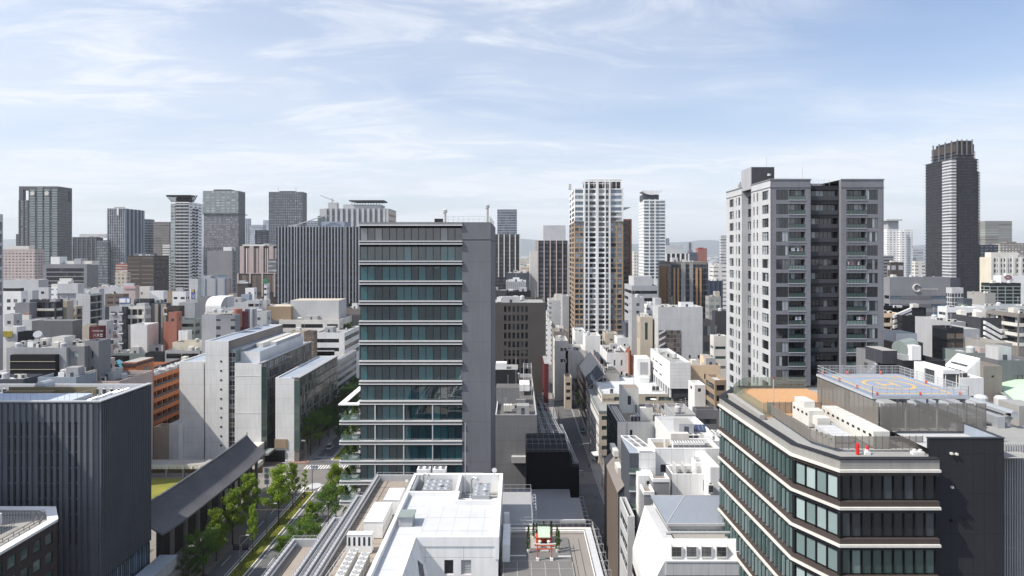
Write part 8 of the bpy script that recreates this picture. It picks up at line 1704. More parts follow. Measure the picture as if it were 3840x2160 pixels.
B('blank white wall house left of the white silo-like block','B3',538,745,520,765,Y=318,D=22,wall='offwhite',front=None,side=None,rf='roofwhite',rt=3)
B('white house with two small square windows and rooftop stair','B3',1060,1218,392,500,Y=322,D=10,wall='white',front=('w',2.4,1.1,9,1.1,dict(top=3.2,cols=[(.42,.53),(.66,.77)])),rf='roofwhite',rt=3,name='house')
B('beige small tower house with vents left of the white house with square windows','B3',935,1062,350,500,Y=336,D=10,wall='beige',front=None,rf='roof',rt=4)
B('white building with dark roof yard and tall narrow windows above the white terrace roof','B3',955,1180,545,745,Y=284,xb=885,wall='white',front=('w',3.2,.8,5.2,2.6,dict(top=3.2)),side=None,rf='roofdark',rt=7)
b=B('reddish building with sloping brick stair gable between white blocks','B3',1178,1256,600,745,Y=283,D=12,wall='terracotta',front=('bal',3.4,1,dict(par='terracotta',bays=1,gl='dark')),rf='roof',rt=1,fin=False)
m=MB('maroon');
for i in range(3):m.prism([(b.X0-.2+i*.6,281),(b.X0+.1+i*.6,281),(b.X0+.1+i*.6,292),(b.X0-.2+i*.6,292)],[b.zt-12]*4,[b.zt+6-i*2,b.zt+6-i*2,b.zt+2-i*2,b.zt+2-i*2],'brick')
b.part('gable_wall',m);b.finish()
B('peach coloured building with roof tank between white block and apartment tower','B3',1800,2098,668,1010,Y=240,D=20,wall='peach',front=('w',5,1.1,5,2.0,dict(top=3.4)),rf='roof',rt=4,ph=[(1930,2005,578,3,5,'peach')])
B('brick and glass rounded corner building in front of the peach building','B3',2040,2160,820,1120,Y=205,D=10,wall='tan',front=('b',3.4,1.9,dict(top=1.6,gl='dark')),rf='roofwhite',rt=2)
B('small white windowed block before the peach building','B3',1838,1948,868,1050,Y=214,D=8,wall='white',front=('w',4,1.5,20,1.2,dict(top=1.2,cols=[(.3,.6)])),rf='roofwhite',rt=0)
B('grey flat roofed block with thin black window strip below the peach building','B3',1855,2080,1120,1200,Y=182,xb=1815,wall='midgrey',front=('b',20,1.6,dict(top=2.6,gl='dark')),rf='roof',rt=1)
B('low flat grey roof left of the thin black window strip block','B3',1640,1850,1165,1215,Y=178,D=13,wall='lightgrey',front=None,rf='roof',rt=2)
b=B('long white roofed building with solar panels left of the corner office','B3',1640,2110,1430,1449,Y=128.6,D=19,wall='white',front=None,side=None,rf='roofwhite',rt=1,fin=False)
for i in range(5):m=MB(flat('solar_cell',(.10,.10,.11),.25));x=wx(1920+1775/2.6833,138)+i*.85;m.prism([(x,138),(x+.8,138),(x+.8,139.6),(x,139.6)],[b.zr+.3,b.zr+.3,b.zr+1.3,b.zr+1.3],[b.zr+.36,b.zr+.36,b.zr+1.36,b.zr+1.36],flat('solar_cell_blue',(.05,.07,.14),.2));b.part('solar_panel',m)
for i in range(3):
 for j in range(3):item(b,'condenser_unit',b.X0+9.5+i*2.0,132.5+j*1.2,b.zr,0,(.7,.5,.7))
b.finish()
B('white block with vertical lettering boards, far along the left side of the narrow street','B3',345,400,240,480,Y=420,D=30,wall='white',front=F_('white','slate',4,3.4,.4,.4),rt=2)
B('stepped beige apartment house beside the narrow street beyond the corner tree','B3',432,565,425,600,Y=318,D=20,wall='offwhite',front=('w',4,2.2,5.6,1.6,dict(top=3.6,cols=[(.42,.62),(.7,.88)])),rf='roof',rt=6,name='apartment_building')
B('brown long shed roofed house above the stepped beige house','B3',420,568,330,430,Y=372,D=24,wall='taupe',front=None,rf='roofbrown',rt=5)
B('grey roof block crowded with plant boxes, right side of the far narrow street','B3',372,520,275,420,Y=440,D=24,wall='midgrey',front=None,rt=8)
B('pale block with roof stacks behind the far narrow street','B3',348,500,145,230,Y=520,D=26,wall='white',front=F_('white','slate',5,3.6,.4,.4),rt=7)
B('grey glass front house left below the brown tower','A3',372,510,1305,1449,Y=430,D=24,wall='palegrey',front=F_('palegrey','greengrey',30,3.4,.8,.5),rt=5,ph=[(435,515,1245,4,8,'offwhite')])
B('blank warm grey wall beside the brown tower base','A3',508,575,1262,1449,Y=400,D=20,wall='lightgrey',front=None,rt=2)
# ---------------- mid ground left (crops A1, B1, D2, D3, B2)
B('white stepped hotel with dark strip windows and roof garden, behind the slab building','B2',232,835,212,500,Y=345,D=30,wall='offwhite',front=('b',4.4,2.1,dict(top=2.4,gl='dark',cols=[(.0,.28),(.37,.73),(.8,.98)])),side=None,rf='beige',rt=5,ph=[(345,832,18,8,16,'palegrey'),(105,350,78,5,15,'tan')])
b=B('lower right step of the white stepped hotel with a planted terrace','B2',585,890,342,560,Y=325,xb=1040,wall='white',front=('b',4.6,2.0,dict(top=3.2,gl='dark',cols=[(.02,.82)])),side=('b',4.6,2.2,dict(top=2.4,gl='dark')),rf='roof',rt=2,fin=False)
b.finish()
B('brown-grey windowless building between stepped hotel and glass tower','B2',888,1050,100,280,Y=372,D=20,wall='taupe',front=None,rt=2)
for i in range(6):
 t=thing('shrub','shrub on the planted terrace of the white stepped hotel','shrub',(wx(960+(815+i*26)/2.6833,352),350+i*.8,wz(1120+(330-i*10)/2.6833,350)-1),i,'shrubs on the hotel terrace');t.scale=(1.9,1.9,1.3);q=SH[i%3];link('foliage',q[0],t);link('trunk',q[1],t)
B('brown latticed box on the roof behind the white slab building','B2',485,585,330,480,Y=288,D=14,wall='brown',front=F_('brown','tan',1.1,1.1,.5,.5),rt=0)
B('beige roof block with plant and tanks at the back of the slab building','B2',330,500,325,400,Y=300,D=16,wall='beige',front=None,rt=7)
B('plain dark grey box building with two thin slots, left middle','B1',320,730,222,400,Y=262,xb=826,wall='midgrey',front=('w',13,10,40,.45,dict(top=10.2,cols=[(.26,.45),(.48,.67)])),side=None,rf='roofdark',rt=0,cop='lightgrey',fin=False).finish()
b=B('grey office building with black louvred front and cluttered plant roof, left','B1',65,668,492,850,Y=196,xb=990,wall='lightgrey',front=('w',9,5,40,2.2,dict(top=2.4,cols=[(.36,.49),(.52,.65)])),side=('b',40,2.2,dict(top=3,mg=4,gl='green')),rf='roof',rt=12,fin=False)
xa,xb_=wx(122/2.6833,195),wx(575/2.6833,195);m=MB('black');zz=wz(1120+562/2.6833,195);m.box(xa,xb_,194.2,195.9,0,zz,'black');b.part('louvre_block',m)
for k in range(9):m=MB('beige');z=zz-2.1-k*2.45;m.box(xa-.05,xb_+.05,194.0,194.19,z,z+.12);b.part('ledge',m)
for i in range(20):item(b,'air_conditioner',wx(240/2.6833,204)+i*1.4-.5*(i%3),204+(i%4)*1.5,b.zr,0,(1.2,1.2,1.3))
m=MB('offwhite');x=wx(400/2.6833,212);m.beam((x,212,b.zr+2),(x+.8,210,b.zr+3.4),1.3,'steel',n=12);b.part('exhaust_drum',m);b.finish()
B('slate grey side wing with a strip of windows joined to the louvred building','B1',672,850,480,690,Y=197,D=7,wall='grey',front=('b',40,1.9,dict(top=1.6,mg=2,gl='pale',pane=1.5)),side=None,rf='roof',rt=3)
B('taller slate wing with a column of small windows right of the louvred building','B1',852,992,425,730,Y=199,D=6,wall='grey',front=('w',3,1.0,4.9,2.2,dict(top=3.2,cols=[(.5,.63)])),side=None,rf='bluegrey',rt=2)
B('black netted low block behind the grey louvred building','B1',178,318,335,392,Y=240,D=14,wall='charcoal',front=None,rt=4)
B('white cornered shop building with yellow billboard at the left edge','B1',25,168,285,388,Y=246,D=12,wall='white',front=None,rt=1,fin=False).finish()
m=MB(grainy('yellow_board',(.42,.34,.06),.7,.4));x0_,x1_=wx(28/2.6833,245.6),wx(125/2.6833,245.6);m.box(x0_,x1_,245.4,245.7,wz(1120+385/2.6833,245.5),wz(1120+328/2.6833,245.5));one('billboard','yellow billboard on the white corner building at the left edge','billboard',m,(x0_,245.5,40))
B('white apartment building with regular square windows and black roof sign, left edge','D2',75,510,335,900,Y=330,D=20,wall='white',front=('w',3.55,2.0,3.9,1.8,dict(top=4.2,gl='grey')),rt=2,ph=[(78,470,262,.6,3,'charcoal')],name='apartment_building')
B('long white hall with faint square windows at the far left','D2',80,930,62,260,Y=540,D=40,wall='palegrey|6x20',front=('w',9,3.2,40,3.2,dict(top=17,cols=[(.62,.65),(.69,.72),(.76,.79),(.83,.86),(.9,.93)])),rt=1)
B('pale cream office strip behind the long white hall','D2',926,1035,40,150,Y=560,D=20,wall='offwhite',front=None,rt=1)
B('low white block with dark slot right of the black roof sign','D2',512,780,318,480,Y=345,D=20,wall='palegrey',front=None,rt=3)
B('lilac white office house with two window panels, left middle distance','D2',832,1175,245,480,Y=380,xb=1230,wall='palegrey',front=('w',5,4.2,7,1.5,dict(top=2.4,cols=[(.46,.68)])),side=None,rt=4)
B('big blank white box on slim grey building, left middle distance','D2',1392,1880,350,610,Y=430,D=22,wall='lightgrey',front=('fin',6,.5,.4,'lightgrey',dict(bg='lightgrey')),rt=0,ph=[(1392,1880,150,-1.0,22,'palegrey'),(1392,1645,103,-.4,20,'white'),(1435,1725,25,4,14,'offwhite')])
B('low white long building behind the blank white box','D2',1235,1420,225,350,Y=470,D=20,wall='white',front=F_('white','grey',20,4,.9,.3),rt=3,ph=[(1240,1390,160,1,8,'offwhite')])
B('round fronted lilac low building right of the blank white box','D2',1885,2400,280,400,Y=455,D=30,wall='palegrey',front=None,rt=4)
b=B('tall pale blue blank tower block with black balcony side','D2',1835,2175,398,1050,Y=335,xb=2475,wall='palegrey|40x1.6',front=('w',3,1.1,4.0,2.6,dict(top=3.6,gl='grey',cols=[(.05,.12)])),side=('bal',4.05,1.2,dict(par='palegrey',ph=.35,gl='dark',top=1.2)),rt=2,name='apartment_building',fin=False);b.finish()
B('grey plain shed walled block, left middle distance','D2',362,710,620,850,Y=290,D=18,wall='grey|1.2x9',front=None,rf='roofwhite',rt=4)
B('dark modern apartment block with white balconies and a pale grey blank panel','D2',715,1345,540,1020,Y=296,D=16,wall='darkgrey',front=('bal',4.1,1.0,dict(par='offwhite',bays=4,mg=.6,gl='grey')),rt=6,name='apartment_building',ph=[(1205,1340,527,-.3,3,'lightgrey')])
B('beige blank walled apartment block beside the dark modern block','D2',1365,1618,565,1030,Y=302,D=18,wall='beige',front=('w',6,.6,4,.7,dict(top=14,cols=[(.76,.83)])),side=None,rt=2,name='apartment_building')
B('beige ramp building with dark slanting stair openings','D2',1600,1840,700,1030,Y=312,D=18,wall='beige',front=('bal',4,1.4,dict(par='tan',bays=1,gl='dark')),rt=5)
B('white low shop blocks in front of the grey shed, far left','D2',105,330,890,1100,Y=262,D=10,wall='palegrey',front=None,rt=2)
B('white block with brown tiled roof house on top, left','D2',362,985,1020,1290,Y=285,D=18,wall='palegrey',front=None,side=None,rt=6,ph=[(400,700,905,3,7,'offwhite'),(570,700,870,3.4,6,'brick')])
B('beige low block right of the plain dark grey box','D2',1985,2175,1150,1417,Y=262,D=12,wall='beige',front=('w',3,1.2,9,1.2,dict(top=8,cols=[(.4,.6)])),rt=2)
b=B('dark maroon block with white sign lettering beside the plain grey box','D2',2155,2390,1190,1360,Y=262,D=8,wall='maroon',front=None,rt=1,fin=False)
b.copyof('lettering',txt('YAGICHU',4.6,.7,'white'),b.X0+1.2,b.Y0-.05,b.zt-2.1);b.copyof('lettering',txt('八木忠',4.0,1.5,'white'),b.X0+1.7,b.Y0-.05,b.zt-4.3);b.finish()
B('blue-white small tower house between plain box and apartment block','D2',2380,2576,1050,1417,Y=275,D=10,wall='palegrey',front=('w',2.8,.8,5,2,dict(top=4)),rt=2)
B('brown brick building with square window rows behind the plain dark box','B1',955,1090,355,545,Y=285,D=26,wall='brick',front=('bal',3.4,.8,dict(par='brick',bays=3,gl='dark')),side=None,rt=2)
b=B('light grey apartment block with paired ledges and open balcony wing, left of centre','D3',60,370,705,1417,Y=300,D=12,wall='lightgrey',front=None,rt=2,name='apartment_building',fin=False)
for k in range(10):
 z=b.zt-3.6-k*5.6*.98/1.0*.52*1.0 if False else b.zt-3.2-k*4.72
 for u in(.17,.80):m=MB('white');x=b.X0+(b.X1-b.X0)*u;m.box(x-.1,x+2.0,299.4,299.98,z-.5,z,'white');m.box(x,x+1.9,299.7,299.985,z+.01,z+.8,'slate');b.part('window_box',m)
m=MB('darkgrey');m.box(b.X0-2.1,b.X0-.02,300.2,311,0,b.zt-.2);m.box(b.X1+.02,b.X1+1.7,300.2,311,0,b.zt-.2);b.part('dark_strip',m);b.finish()
B('open balcony wing with zigzag stairs joined to the light grey apartment block','D3',405,918,700,1110,Y=302,D=14,wall='offwhite',front=('bal',4.6,1.5,dict(par='offwhite',ph=1.5,bays=3,gl='dark')),rt=4,name='apartment_building',ph=[(720,916,632,.5,10,'palegrey')])
b=B('dark balconied block behind the open balcony wing','D3',660,1030,525,1100,Y=322,D=18,wall='darkgrey',front=('bal',4.3,1.0,dict(par='grey',bays=1,gl='dark')),rt=3,name='apartment_building')
t=thing('billboard','white rooftop billboard pair with blue frame on the apartment block','billboard',(wx(445,306),306,b.zt));o=tuple(t.location)
m=MB('white');x0_,x1_,x2_=wx(400+305/6.44,306),wx(400+475/6.44,306),wx(400+572/6.44,306);z0_,z1_=wz(1040+610/6.44,306),wz(1040+512/6.44,306);m.box(x0_+.2,x1_-.2,305.7,305.9,z0_,z1_);m.box(x1_+.3,x2_-.2,305.7,305.9,z0_,z1_);link('panel',m.mesh('panel',o),t);m=MB(flat('frame_blue',(.10,.15,.38),.5));m.box(x0_-.1,x2_+.1,305.92,306.2,z0_-.5,z1_+.4);m.box(x0_,x2_,306.21,308,z0_-5,z0_-.51,'white');link('frame',m.mesh('frame',o),t)
B('pinkish white slab with faded pink lettering band, left of centre','D3',412,692,205,500,Y=400,D=14,wall='pink',front=None,side=None,rt=2,ph=[(400,650,145,3,8,'palegrey')],fin=False).finish()
m=MB(flat('faded_pink',(.55,.33,.36),.7));Yt_=399.7;m.box(wx(400+412/6.44,Yt_),wx(400+690/6.44,Yt_),Yt_-.1,Yt_+.2,wz(1040+275/6.44,Yt_),wz(1040+212/6.44,Yt_));t=one('sign_band','faded pink lettering band across the top of the pinkish slab','sign',m,(wx(464,Yt_),Yt_,60));link('lettering',txt('山正 河嶋株 コロー',6.3,1.2,'offwhite'),t,(-7.2,-.2,wz(1040+265/6.44,Yt_)-60))
B('white block with brown recess and rooftop tank right of the pinkish slab','D3',692,1042,225,540,Y=412,D=18,wall='offwhite',front=('w',8,4,20,1.6,dict(top=3.6,cols=[(.4,.5)])),side=None,rt=3)
B('white blocky building left of the pinkish slab','D3',-60,405,240,400,Y=440,D=22,wall='palegrey',front=('w',12,3.4,20,2.2,dict(top=3,cols=[(.48,.6)])),rt=3)
B('brown low wide building below the pinkish slab','D3',-40,410,405,560,Y=372,D=20,wall='brown',front=F_('brown','darkbrown',5,3.4,.7,.4),rf='roofwhite',rt=3)
B('beige office tower with small square windows behind the pinkish slab','D3',200,495,-120,220,Y=560,D=20,wall='beige',front=('m',fac('beige','grey',3.6,3.6,.5,.5)),rt=2)
b=B('white building with dark strip windows and sloping glazed right side','D3',1045,1370,330,610,Y=385,D=20,wall='white',front=('b',4.6,2.0,dict(top=5.2,gl='dark',rec=.5)),rt=1,fin=False)
m=MB('palegrey');x1_=b.X1;z_=b.zt;m.prism([(x1_-8,383.5),(x1_+12,383.5),(x1_+12,384.9),(x1_-8,384.9)],[z_-17,z_-17,z_-17,z_-17],[z_-.5,z_-16,z_-16,z_-.5],'palegrey');b.part('sloping_side',m)
for k in range(3):
 for i in range(3+k):m=MB('slate');x=x1_-6+k*1.5+i*2.7;z=z_-7.5-k*4;m.box(x,x+1.6,383.2,383.49,z,z+2,'slate');b.part('window',m)
b.finish()
b=B('ochre brown windowless wedge building behind the sloping white building','D3',1370,1575,330,640,Y=415,D=22,wall='tan',front=None,rf='brown',rt=0)
B('white trapezoid building with strip windows left of the temple sign tower','D3',1585,1910,345,590,Y=400,D=16,wall='white',front=('w',4.2,2.6,5.4,1.5,dict(top=3.4,cols=[(.1,.38),(.62,.92)])),rt=0,ph=[(1675,1840,248,2,8,'lightgrey')])
b=B('plain white tower slab carrying a blue vertical temple sign','D3',1990,2205,42,570,Y=425,D=12,wall='palegrey|30x3',front=None,rt=0,fin=False);b.finish()
t=thing('vertical_sign','blue vertical sign with gold disc and white characters on the plain white slab','sign',(wx(725,423),423,40));o=tuple(t.location);sx=lambda x:wx(400+x/6.44,423);sz=lambda y:wz(1040+y/6.44,423)
m=MB('white');m.box(sx(2010),sx(2050),422.6,423.4,sz(520),sz(285));m.box(sx(2143),sx(2180),422.6,423.4,sz(520),sz(285));link('panel',m.mesh('panel',o),t)
m=MB(flat('sign_deep_blue',(.03,.06,.30),.5));m.box(sx(2052),sx(2140),422.4,423.4,sz(525),sz(288));link('panel',m.mesh('panel',o),t);m=MB(flat('sign_gold',(.5,.38,.08),.5));m.beam((sx(2096),422.1,sz(322)),(sx(2096),422.38,sz(322)),1.0,None,n=14);link('disc',m.mesh('disc',o),t)
for ch,y in(('十',395),('山',450),('寺',512)):link('lettering',txt(ch,1.9,1.9,'white'),t,(sx(2072)-o[0],422.3-o[1],sz(y)-o[2]))
B('grey blue stepped box building right of the temple sign slab','D1',895,1460,315,720,Y=500,D=18,wall='bluegrey',front=('fin',7,1.2,.5,'bluegrey',dict(bg='lightgrey')),rt=1,ph=[(900,1075,245,3,10,'lightgrey')])
B('grey sloping roofed hall with dark slate roofs, below the grey portal block','D1',745,1020,800,940,Y=350,D=14,wall='grey',front=None,rf='slate',rt=2)
B('beige grey small tower with square windows beside the grey sloping hall','D1',1548,1690,735,930,Y=380,D=12,wall='beige',front=('w',4,1.4,8,1.8,dict(top=5)),rt=2)
B('concrete cube house with small windows below the pinkish tower','D1',1690,1830,830,940,Y=360,D=12,wall='pink',front=None,rt=3)
B('pale sloping topped white house right of the beige cube','D1',1890,2100,745,900,Y=345,D=12,wall='bluegrey',front=None,rf='white',rt=2)
B('dark brown block with small teal sign below the pinkish tower','D1',1785,2080,455,700,Y=470,D=14,wall='darkbrown',front=None,rt=1,ph=[(1830,2005,375,2,8,'palegrey')])
B('white small billboard house with blue emblem left of the striped slab','D1',2000,2240,575,720,Y=420,D=10,wall='white',front=None,rt=2)
b=B('white slim tower with green square sign on top, left of the striped slab','D1',2505,2576,450,700,Y=400,D=8,wall='white',front=None,rt=0,fin=False);m=MB(flat('sign_green',(.05,.22,.12),.5));m.box(b.X0-.3,b.X1+.6,399.5,400.5,b.zt,b.zt+2.8);b.part('sign',m);m=MB('charcoal');m.face([(b.X0+.8,399.4,b.zt+.5),(b.X1-.6,399.4,b.zt+.5),((b.X0+b.X1)/2,399.4,b.zt+2.3)]);b.part('emblem',m);b.finish()
B('white office with dark windows behind the green sign tower base','D1',2070,2380,905,1180,Y=330,D=16,wall='palegrey',front=('w',5,4,7,1.5,dict(top=1.8,cols=[(.04,.5),(.58,.95)])),rt=3)
B('white long flat roof depot with beige roof edge, centre left','D1',1310,2070,952,1180,Y=335,D=22,wall='palegrey|2x9',front=None,rt=2)
b=B('white building with vaulted white roof and two strip windows','D1',930,1350,1085,1240,Y=300,D=14,wall='white',front=('w',4,2,30,1.3,dict(top=2.2,cols=[(.08,.46),(.52,.92)],gl='grey')),rt=0,fin=False)
m=MB('white');pr=[(sin(a*pi/20)*7,cos(a*pi/20)*4.6)for a in range(0,11)]
for i in range(10):(a1_,z1_),(a2_,z2_)=pr[i],pr[i+1];m.face([(b.X0+.9*(1-z1_/4.6)*0,300+7-a1_,b.zt+z1_-.0),(b.X0,300+7-a2_,b.zt+z2_),(b.X1,300+7-a2_,b.zt+z2_),(b.X1,300+7-a1_,b.zt+z1_)][::-1]);
m.face([(b.X1,300,b.zt),(b.X1,307,b.zt),(b.X1,307,b.zt+4.6),(b.X1,302,b.zt+3.2)],'lightgrey');b.part('vault',m);m=MB('white');m.box(b.X0,b.X1,307.02,314,b.zt-.8,b.zt+4.55,'palegrey','white');b.part('rear_block',m);b.finish()
B('white flat block in front of the vaulted building','D1',905,1590,1235,1300,Y=278,D=14,wall='offwhite',front=None,rt=4)
B('grey ribbed apartment house with outside stair, in front of the vaulted building','D1',835,1320,1300,1431,Y=262,D=12,wall='lightgrey',front=('bal',4,1.0,dict(par='lightgrey',bays=2,gl='dark')),rt=2)
B('dark grey square block right of the ribbed apartment house','B1',2175,2365,165,365,Y=250,D=14,wall='grey',front=F_('grey','darkgrey',8,3.4,.5,.4),side=None,rt=3)
b=B('dark red building with round drum and slanted roof slab','B1',2360,2450,135,285,Y=262,D=18,wall='maroon',front=None,rf='maroon',rt=0,fin=False);m=MB('terracotta');m.cyl((b.X0+b.X1)/2,261,b.zt-6,b.zt+1.5,1.7,'terracotta',14);b.part('drum',m);b.finish()
B('white ribbed cube right of the dark red building','B1',2448,2535,105,270,Y=272,D=12,wall='palegrey',front=('fin',2,.8,.3,'palegrey',dict(bg='slate')),rt=2)
B('white angular hall at the left of the stepped hotel','B2',-50,108,130,320,Y=300,D=16,wall='palegrey',front=None,rt=5)
B('white office with window rows between red building and striped slab','B2',-40,105,15,140,Y=350,D=14,wall='palegrey',front=('w',4,1.8,5,1.2,dict(top=2.4)),rt=3)
B('grey concrete block with blue rooftop letters, centre left','D3',1740,2130,610,860,Y=322,D=14,wall='lightgrey',front=None,side=None,rt=3)
B('white house with black roof and square porthole window','D3',1460,1760,700,860,Y=300,D=10,wall='darkbrown',front=('w',4.4,2.6,9,2.4,dict(top=1.6,gl='grey',cols=[(.02,.25),(.3,.42)])),rt=2,name='house')
B('terracotta panel block behind the white porthole house','D3',1495,1690,845,1010,Y=285,D=8,wall='terracotta',front=None,rt=2)
b=B('tall dark and beige striped tower with orange emblem sign, left of centre','B1',1523,1670,48,470,Y=315,D=14,wall='slate',front=None,side=None,rt=0,fin=False,name='office_tower')
w_=b.X1-b.X0
for u,ww in((.27,.03),(.34,.02),(.39,.025),(.44,.02),(.72,.02),(.76,.02),(.86,.02),(.92,.02),(.98,.02)):m=MB('beige');m.box(b.X0+u*w_,b.X0+(u+ww)*w_+.12,314.6,314.98,0,b.zt-.2);b.part('stripe',m)
m=MB('white');x=wx(1633/2.6833,313);m.box(x,x+3.0+w_*.08,313.9,314.4,wz(1120+165/2.6833,314),wz(1120+92/2.6833,314));b.part('sign',m);m=MB('darkbrown');m.box(x+.4,x+3.4,313.8,313.89,wz(1120+142/2.6833,314),wz(1120+98/2.6833,314));b.part('sign',m)
b.copyof('emblem',txt('く',1.3,2.6,flat('emblem_orange',(.65,.2,.03),.5)),x+1.3,313.75,wz(1120+137/2.6833,314));b.finish()
B('white blank block with flat white roof in front of the striped sign tower','B1',1315,1480,262,550,Y=288,xb=1595,wall='white|40x6',front=None,side=None,rf='white',rt=0)
B('pinkish terracotta apartment block with square windows, left of centre','B1',1643,1768,238,480,Y=292,D=14,wall='terracotta',front=('w',5,1.2,3.6,1.4,dict(top=3,cols=[(.66,.78)])),side=None,rt=2,name='apartment_building')
B('grey cluttered office roof block right of the terracotta apartments','B1',1760,1960,210,340,Y=300,D=20,wall='greengrey',front=('b',3.6,1.6,dict(top=2,gl='dark')),rt=6)
B('small white tower cube on the low roof left of the slab building','B1',1795,1890,322,445,Y=285,xb=1932,wall='white',front=None,side=None,rf='white',rt=1)
b=B('low beige block with planted roof terrace left of the slab building','B1',1735,2062,440,620,Y=276,D=16,wall='cream',front=('b',9,2.0,dict(top=4.4,gl='dark')),side=None,rf='roofbrown',rt=2)
for i in range(9):
 t=thing('shrub','shrub in the roof terrace planting left of the slab building','shrub',(wx((1760+i*36)/2.6833,277),277+i%2,wz(1120+500/2.6833,277)),i,'shrubs on the low beige roof');t.scale=(1.4,1.4,.9);q=SH[i%3];link('foliage',q[0],t);link('trunk',q[1],t)
B('dark shuttered low block under the planted terrace','B1',1660,2010,525,640,Y=272,D=6,wall='lightgrey',front=('b',9,2.2,dict(top=1.2,gl='dark')),side=None,rf='roofdark',rt=2)
B('white low plant building with round tank left of the planted terrace','B1',1455,1640,470,560,Y=290,D=12,wall='palegrey',front=('w',5,1.2,9,1.6,dict(top=1,cols=[(.6,.75)])),rt=3)
B('black low box in front of the white plant building','B1',1462,1640,545,590,Y=276,D=9,wall='charcoal',front=None,rf='roofdark',rt=3)
B('pale cream gable building with stains behind the finned block','B1',650,825,750,840,Y=192,D=10,wall='cream',front=('w',6,1.6,9,1.6,dict(top=3,cols=[(.8,.92)])),side=None,rf='roofbrown',rt=1)
B('long pinkish grey wall with dark slatted roof behind the finned block','B1',745,1200,830,880,Y=196,D=18,wall='pink',front=None,side=None,rf='roofdark',rt=3)
B('blue shaded small plant roofs behind the finned block','B1',380,765,790,870,Y=188,D=9,wall='bluegrey',front=None,side=None,rf='bluegrey',rt=4)
B('low white edged building with brown panels at the left edge','B1',-60,195,740,820,Y=200,D=10,wall='white',front=('b',9,2.4,dict(top=1.4,cols=[(.6,.98)])),rf='bluegrey',rt=1)
B('brown brick facade wall piece with flat lower houses left of the mural block','B1',985,1080,610,730,Y=236,D=12,wall='pink',front=('w',3,1.1,3.4,1.6,dict(top=2.2)),rt=2)
B('pale flat roof strip behind the orange building','B1',1030,1460,550,600,Y=285,D=20,wall='greengrey',front=None,rf='roof',rt=3)
B('small cream house with ochre shop front between orange block and slab building','B1',1545,1700,1290,1449,Y=224,D=18,wall='cream',front=None,side=None,rf='roofbrown',rt=3,name='house')
# ---------------- far hills
m=MB(grainy('hill',(.13,.16,.17),.002,.15));R=random.Random(4)
prof=[(-400,905),(0,900),(60,897),(110,899),(200,915),(400,925),(1500,935),(1900,912),(1955,896),(2010,898),(2060,905),(2150,916),(2380,914),(2480,908),(2560,908),(2620,902),(2665,899),(2700,903),(2760,912),(2900,922),(3300,925),(3500,918),(3800,922),(4300,915)]
Yh=13000;pts=[]
for i in range(len(prof)-1):
 (xa,ya),(xb_,yb)=prof[i],prof[i+1];n=max(2,int((xb_-xa)/25))
 for k in range(n):u=k/n;pts.append((wx(xa+(xb_-xa)*u,Yh),wz(ya+(yb-ya)*u,Yh)+R.uniform(-9,9)))
L=7
for i in range(len(pts)-1):
 for j in range(L):
  def hp_(q,j):u=j/L;return(q[0]+R.uniform(-1,1)*0,Yh-2600*(1-u),q[1]*(u**.8)-5*(j==0))
  m.face([hp_(pts[i],j),hp_(pts[i+1],j),hp_(pts[i+1],j+1),hp_(pts[i],j+1)])
structure('hills',m,True)
# ---------------- filler mid-rise blocks and the far city carpet
R=random.Random(77)
def overlaps(x0,x1,y0,y1,mg=1.0):
 for q in REG:
  f=q[5]
  if x0<f[1]+mg and x1>f[0]-mg and y0<f[3]+mg and y1>f[2]-mg:return True
 for(a,c,d,e)in((-84,-43,0,620),(14,31,0,650),(-170,-25,190,227),(-20,80,201,216),(-140,-50,0,190)):
  if x0<c and x1>a and y0<e and y1>d:return True
 return False
def hides(x0,x1,Y0_,Y1_,zt):
 a=VX+F*x0/Y0_;b_=VX+F*x1/Y0_;a=min(a,VX+F*x0/Y1_);b_=max(b_,VX+F*x1/Y1_);top=HY+F*(CZ-zt)/Y0_
 for q in REG:
  if q[4]>Y0_ and q[0]<b_-2 and q[1]>a+2 and q[3]<9000 and top<q[3]-7:return True
 return False
def seen(x0,x1,Y0_,zt):
 a=VX+F*x0/Y0_;b_=VX+F*x1/Y0_;top=HY+F*(CZ-zt)/Y0_;n=0
 if b_<-20 or a>3860:return False
 for k in range(9):
  c=a+(b_-a)*(k+.5)/9
  if 0<=c<=3840 and not any(q[4]<Y0_ and q[0]<=c<=q[1]and q[2]<=top+2 for q in REG):n+=1
 return n>=2
WALLS=[('white','small white'),('white','small white'),('offwhite','off-white'),('palegrey','pale grey'),('lightgrey','light grey'),('beige','beige'),('concrete','concrete grey'),('grey','grey'),('tan','tan'),('darkgrey','dark grey'),('brown','brown'),('pink','pinkish'),('greengrey','greenish grey')]
FW=[('slate',3.2,3.4,.5,.42),('charcoal',2.6,3.3,.45,.5),('grey',4.5,3.3,.7,.4),('slate',20,3.4,.92,.4),('greengrey',3.6,3.5,.6,.45),('midgrey',1.8,3.2,.5,.5)]
cand=[];y=205.0
while y<1150:
 st=19+max(0,(y-250))*.022;x=-y*.86-20
 while x<y*.86+20:
  cand.append((x+R.uniform(0,st*.2),y+R.uniform(0,st*.25),st));x+=st
 y+=st*1.08
cnt=0;PROTO={}
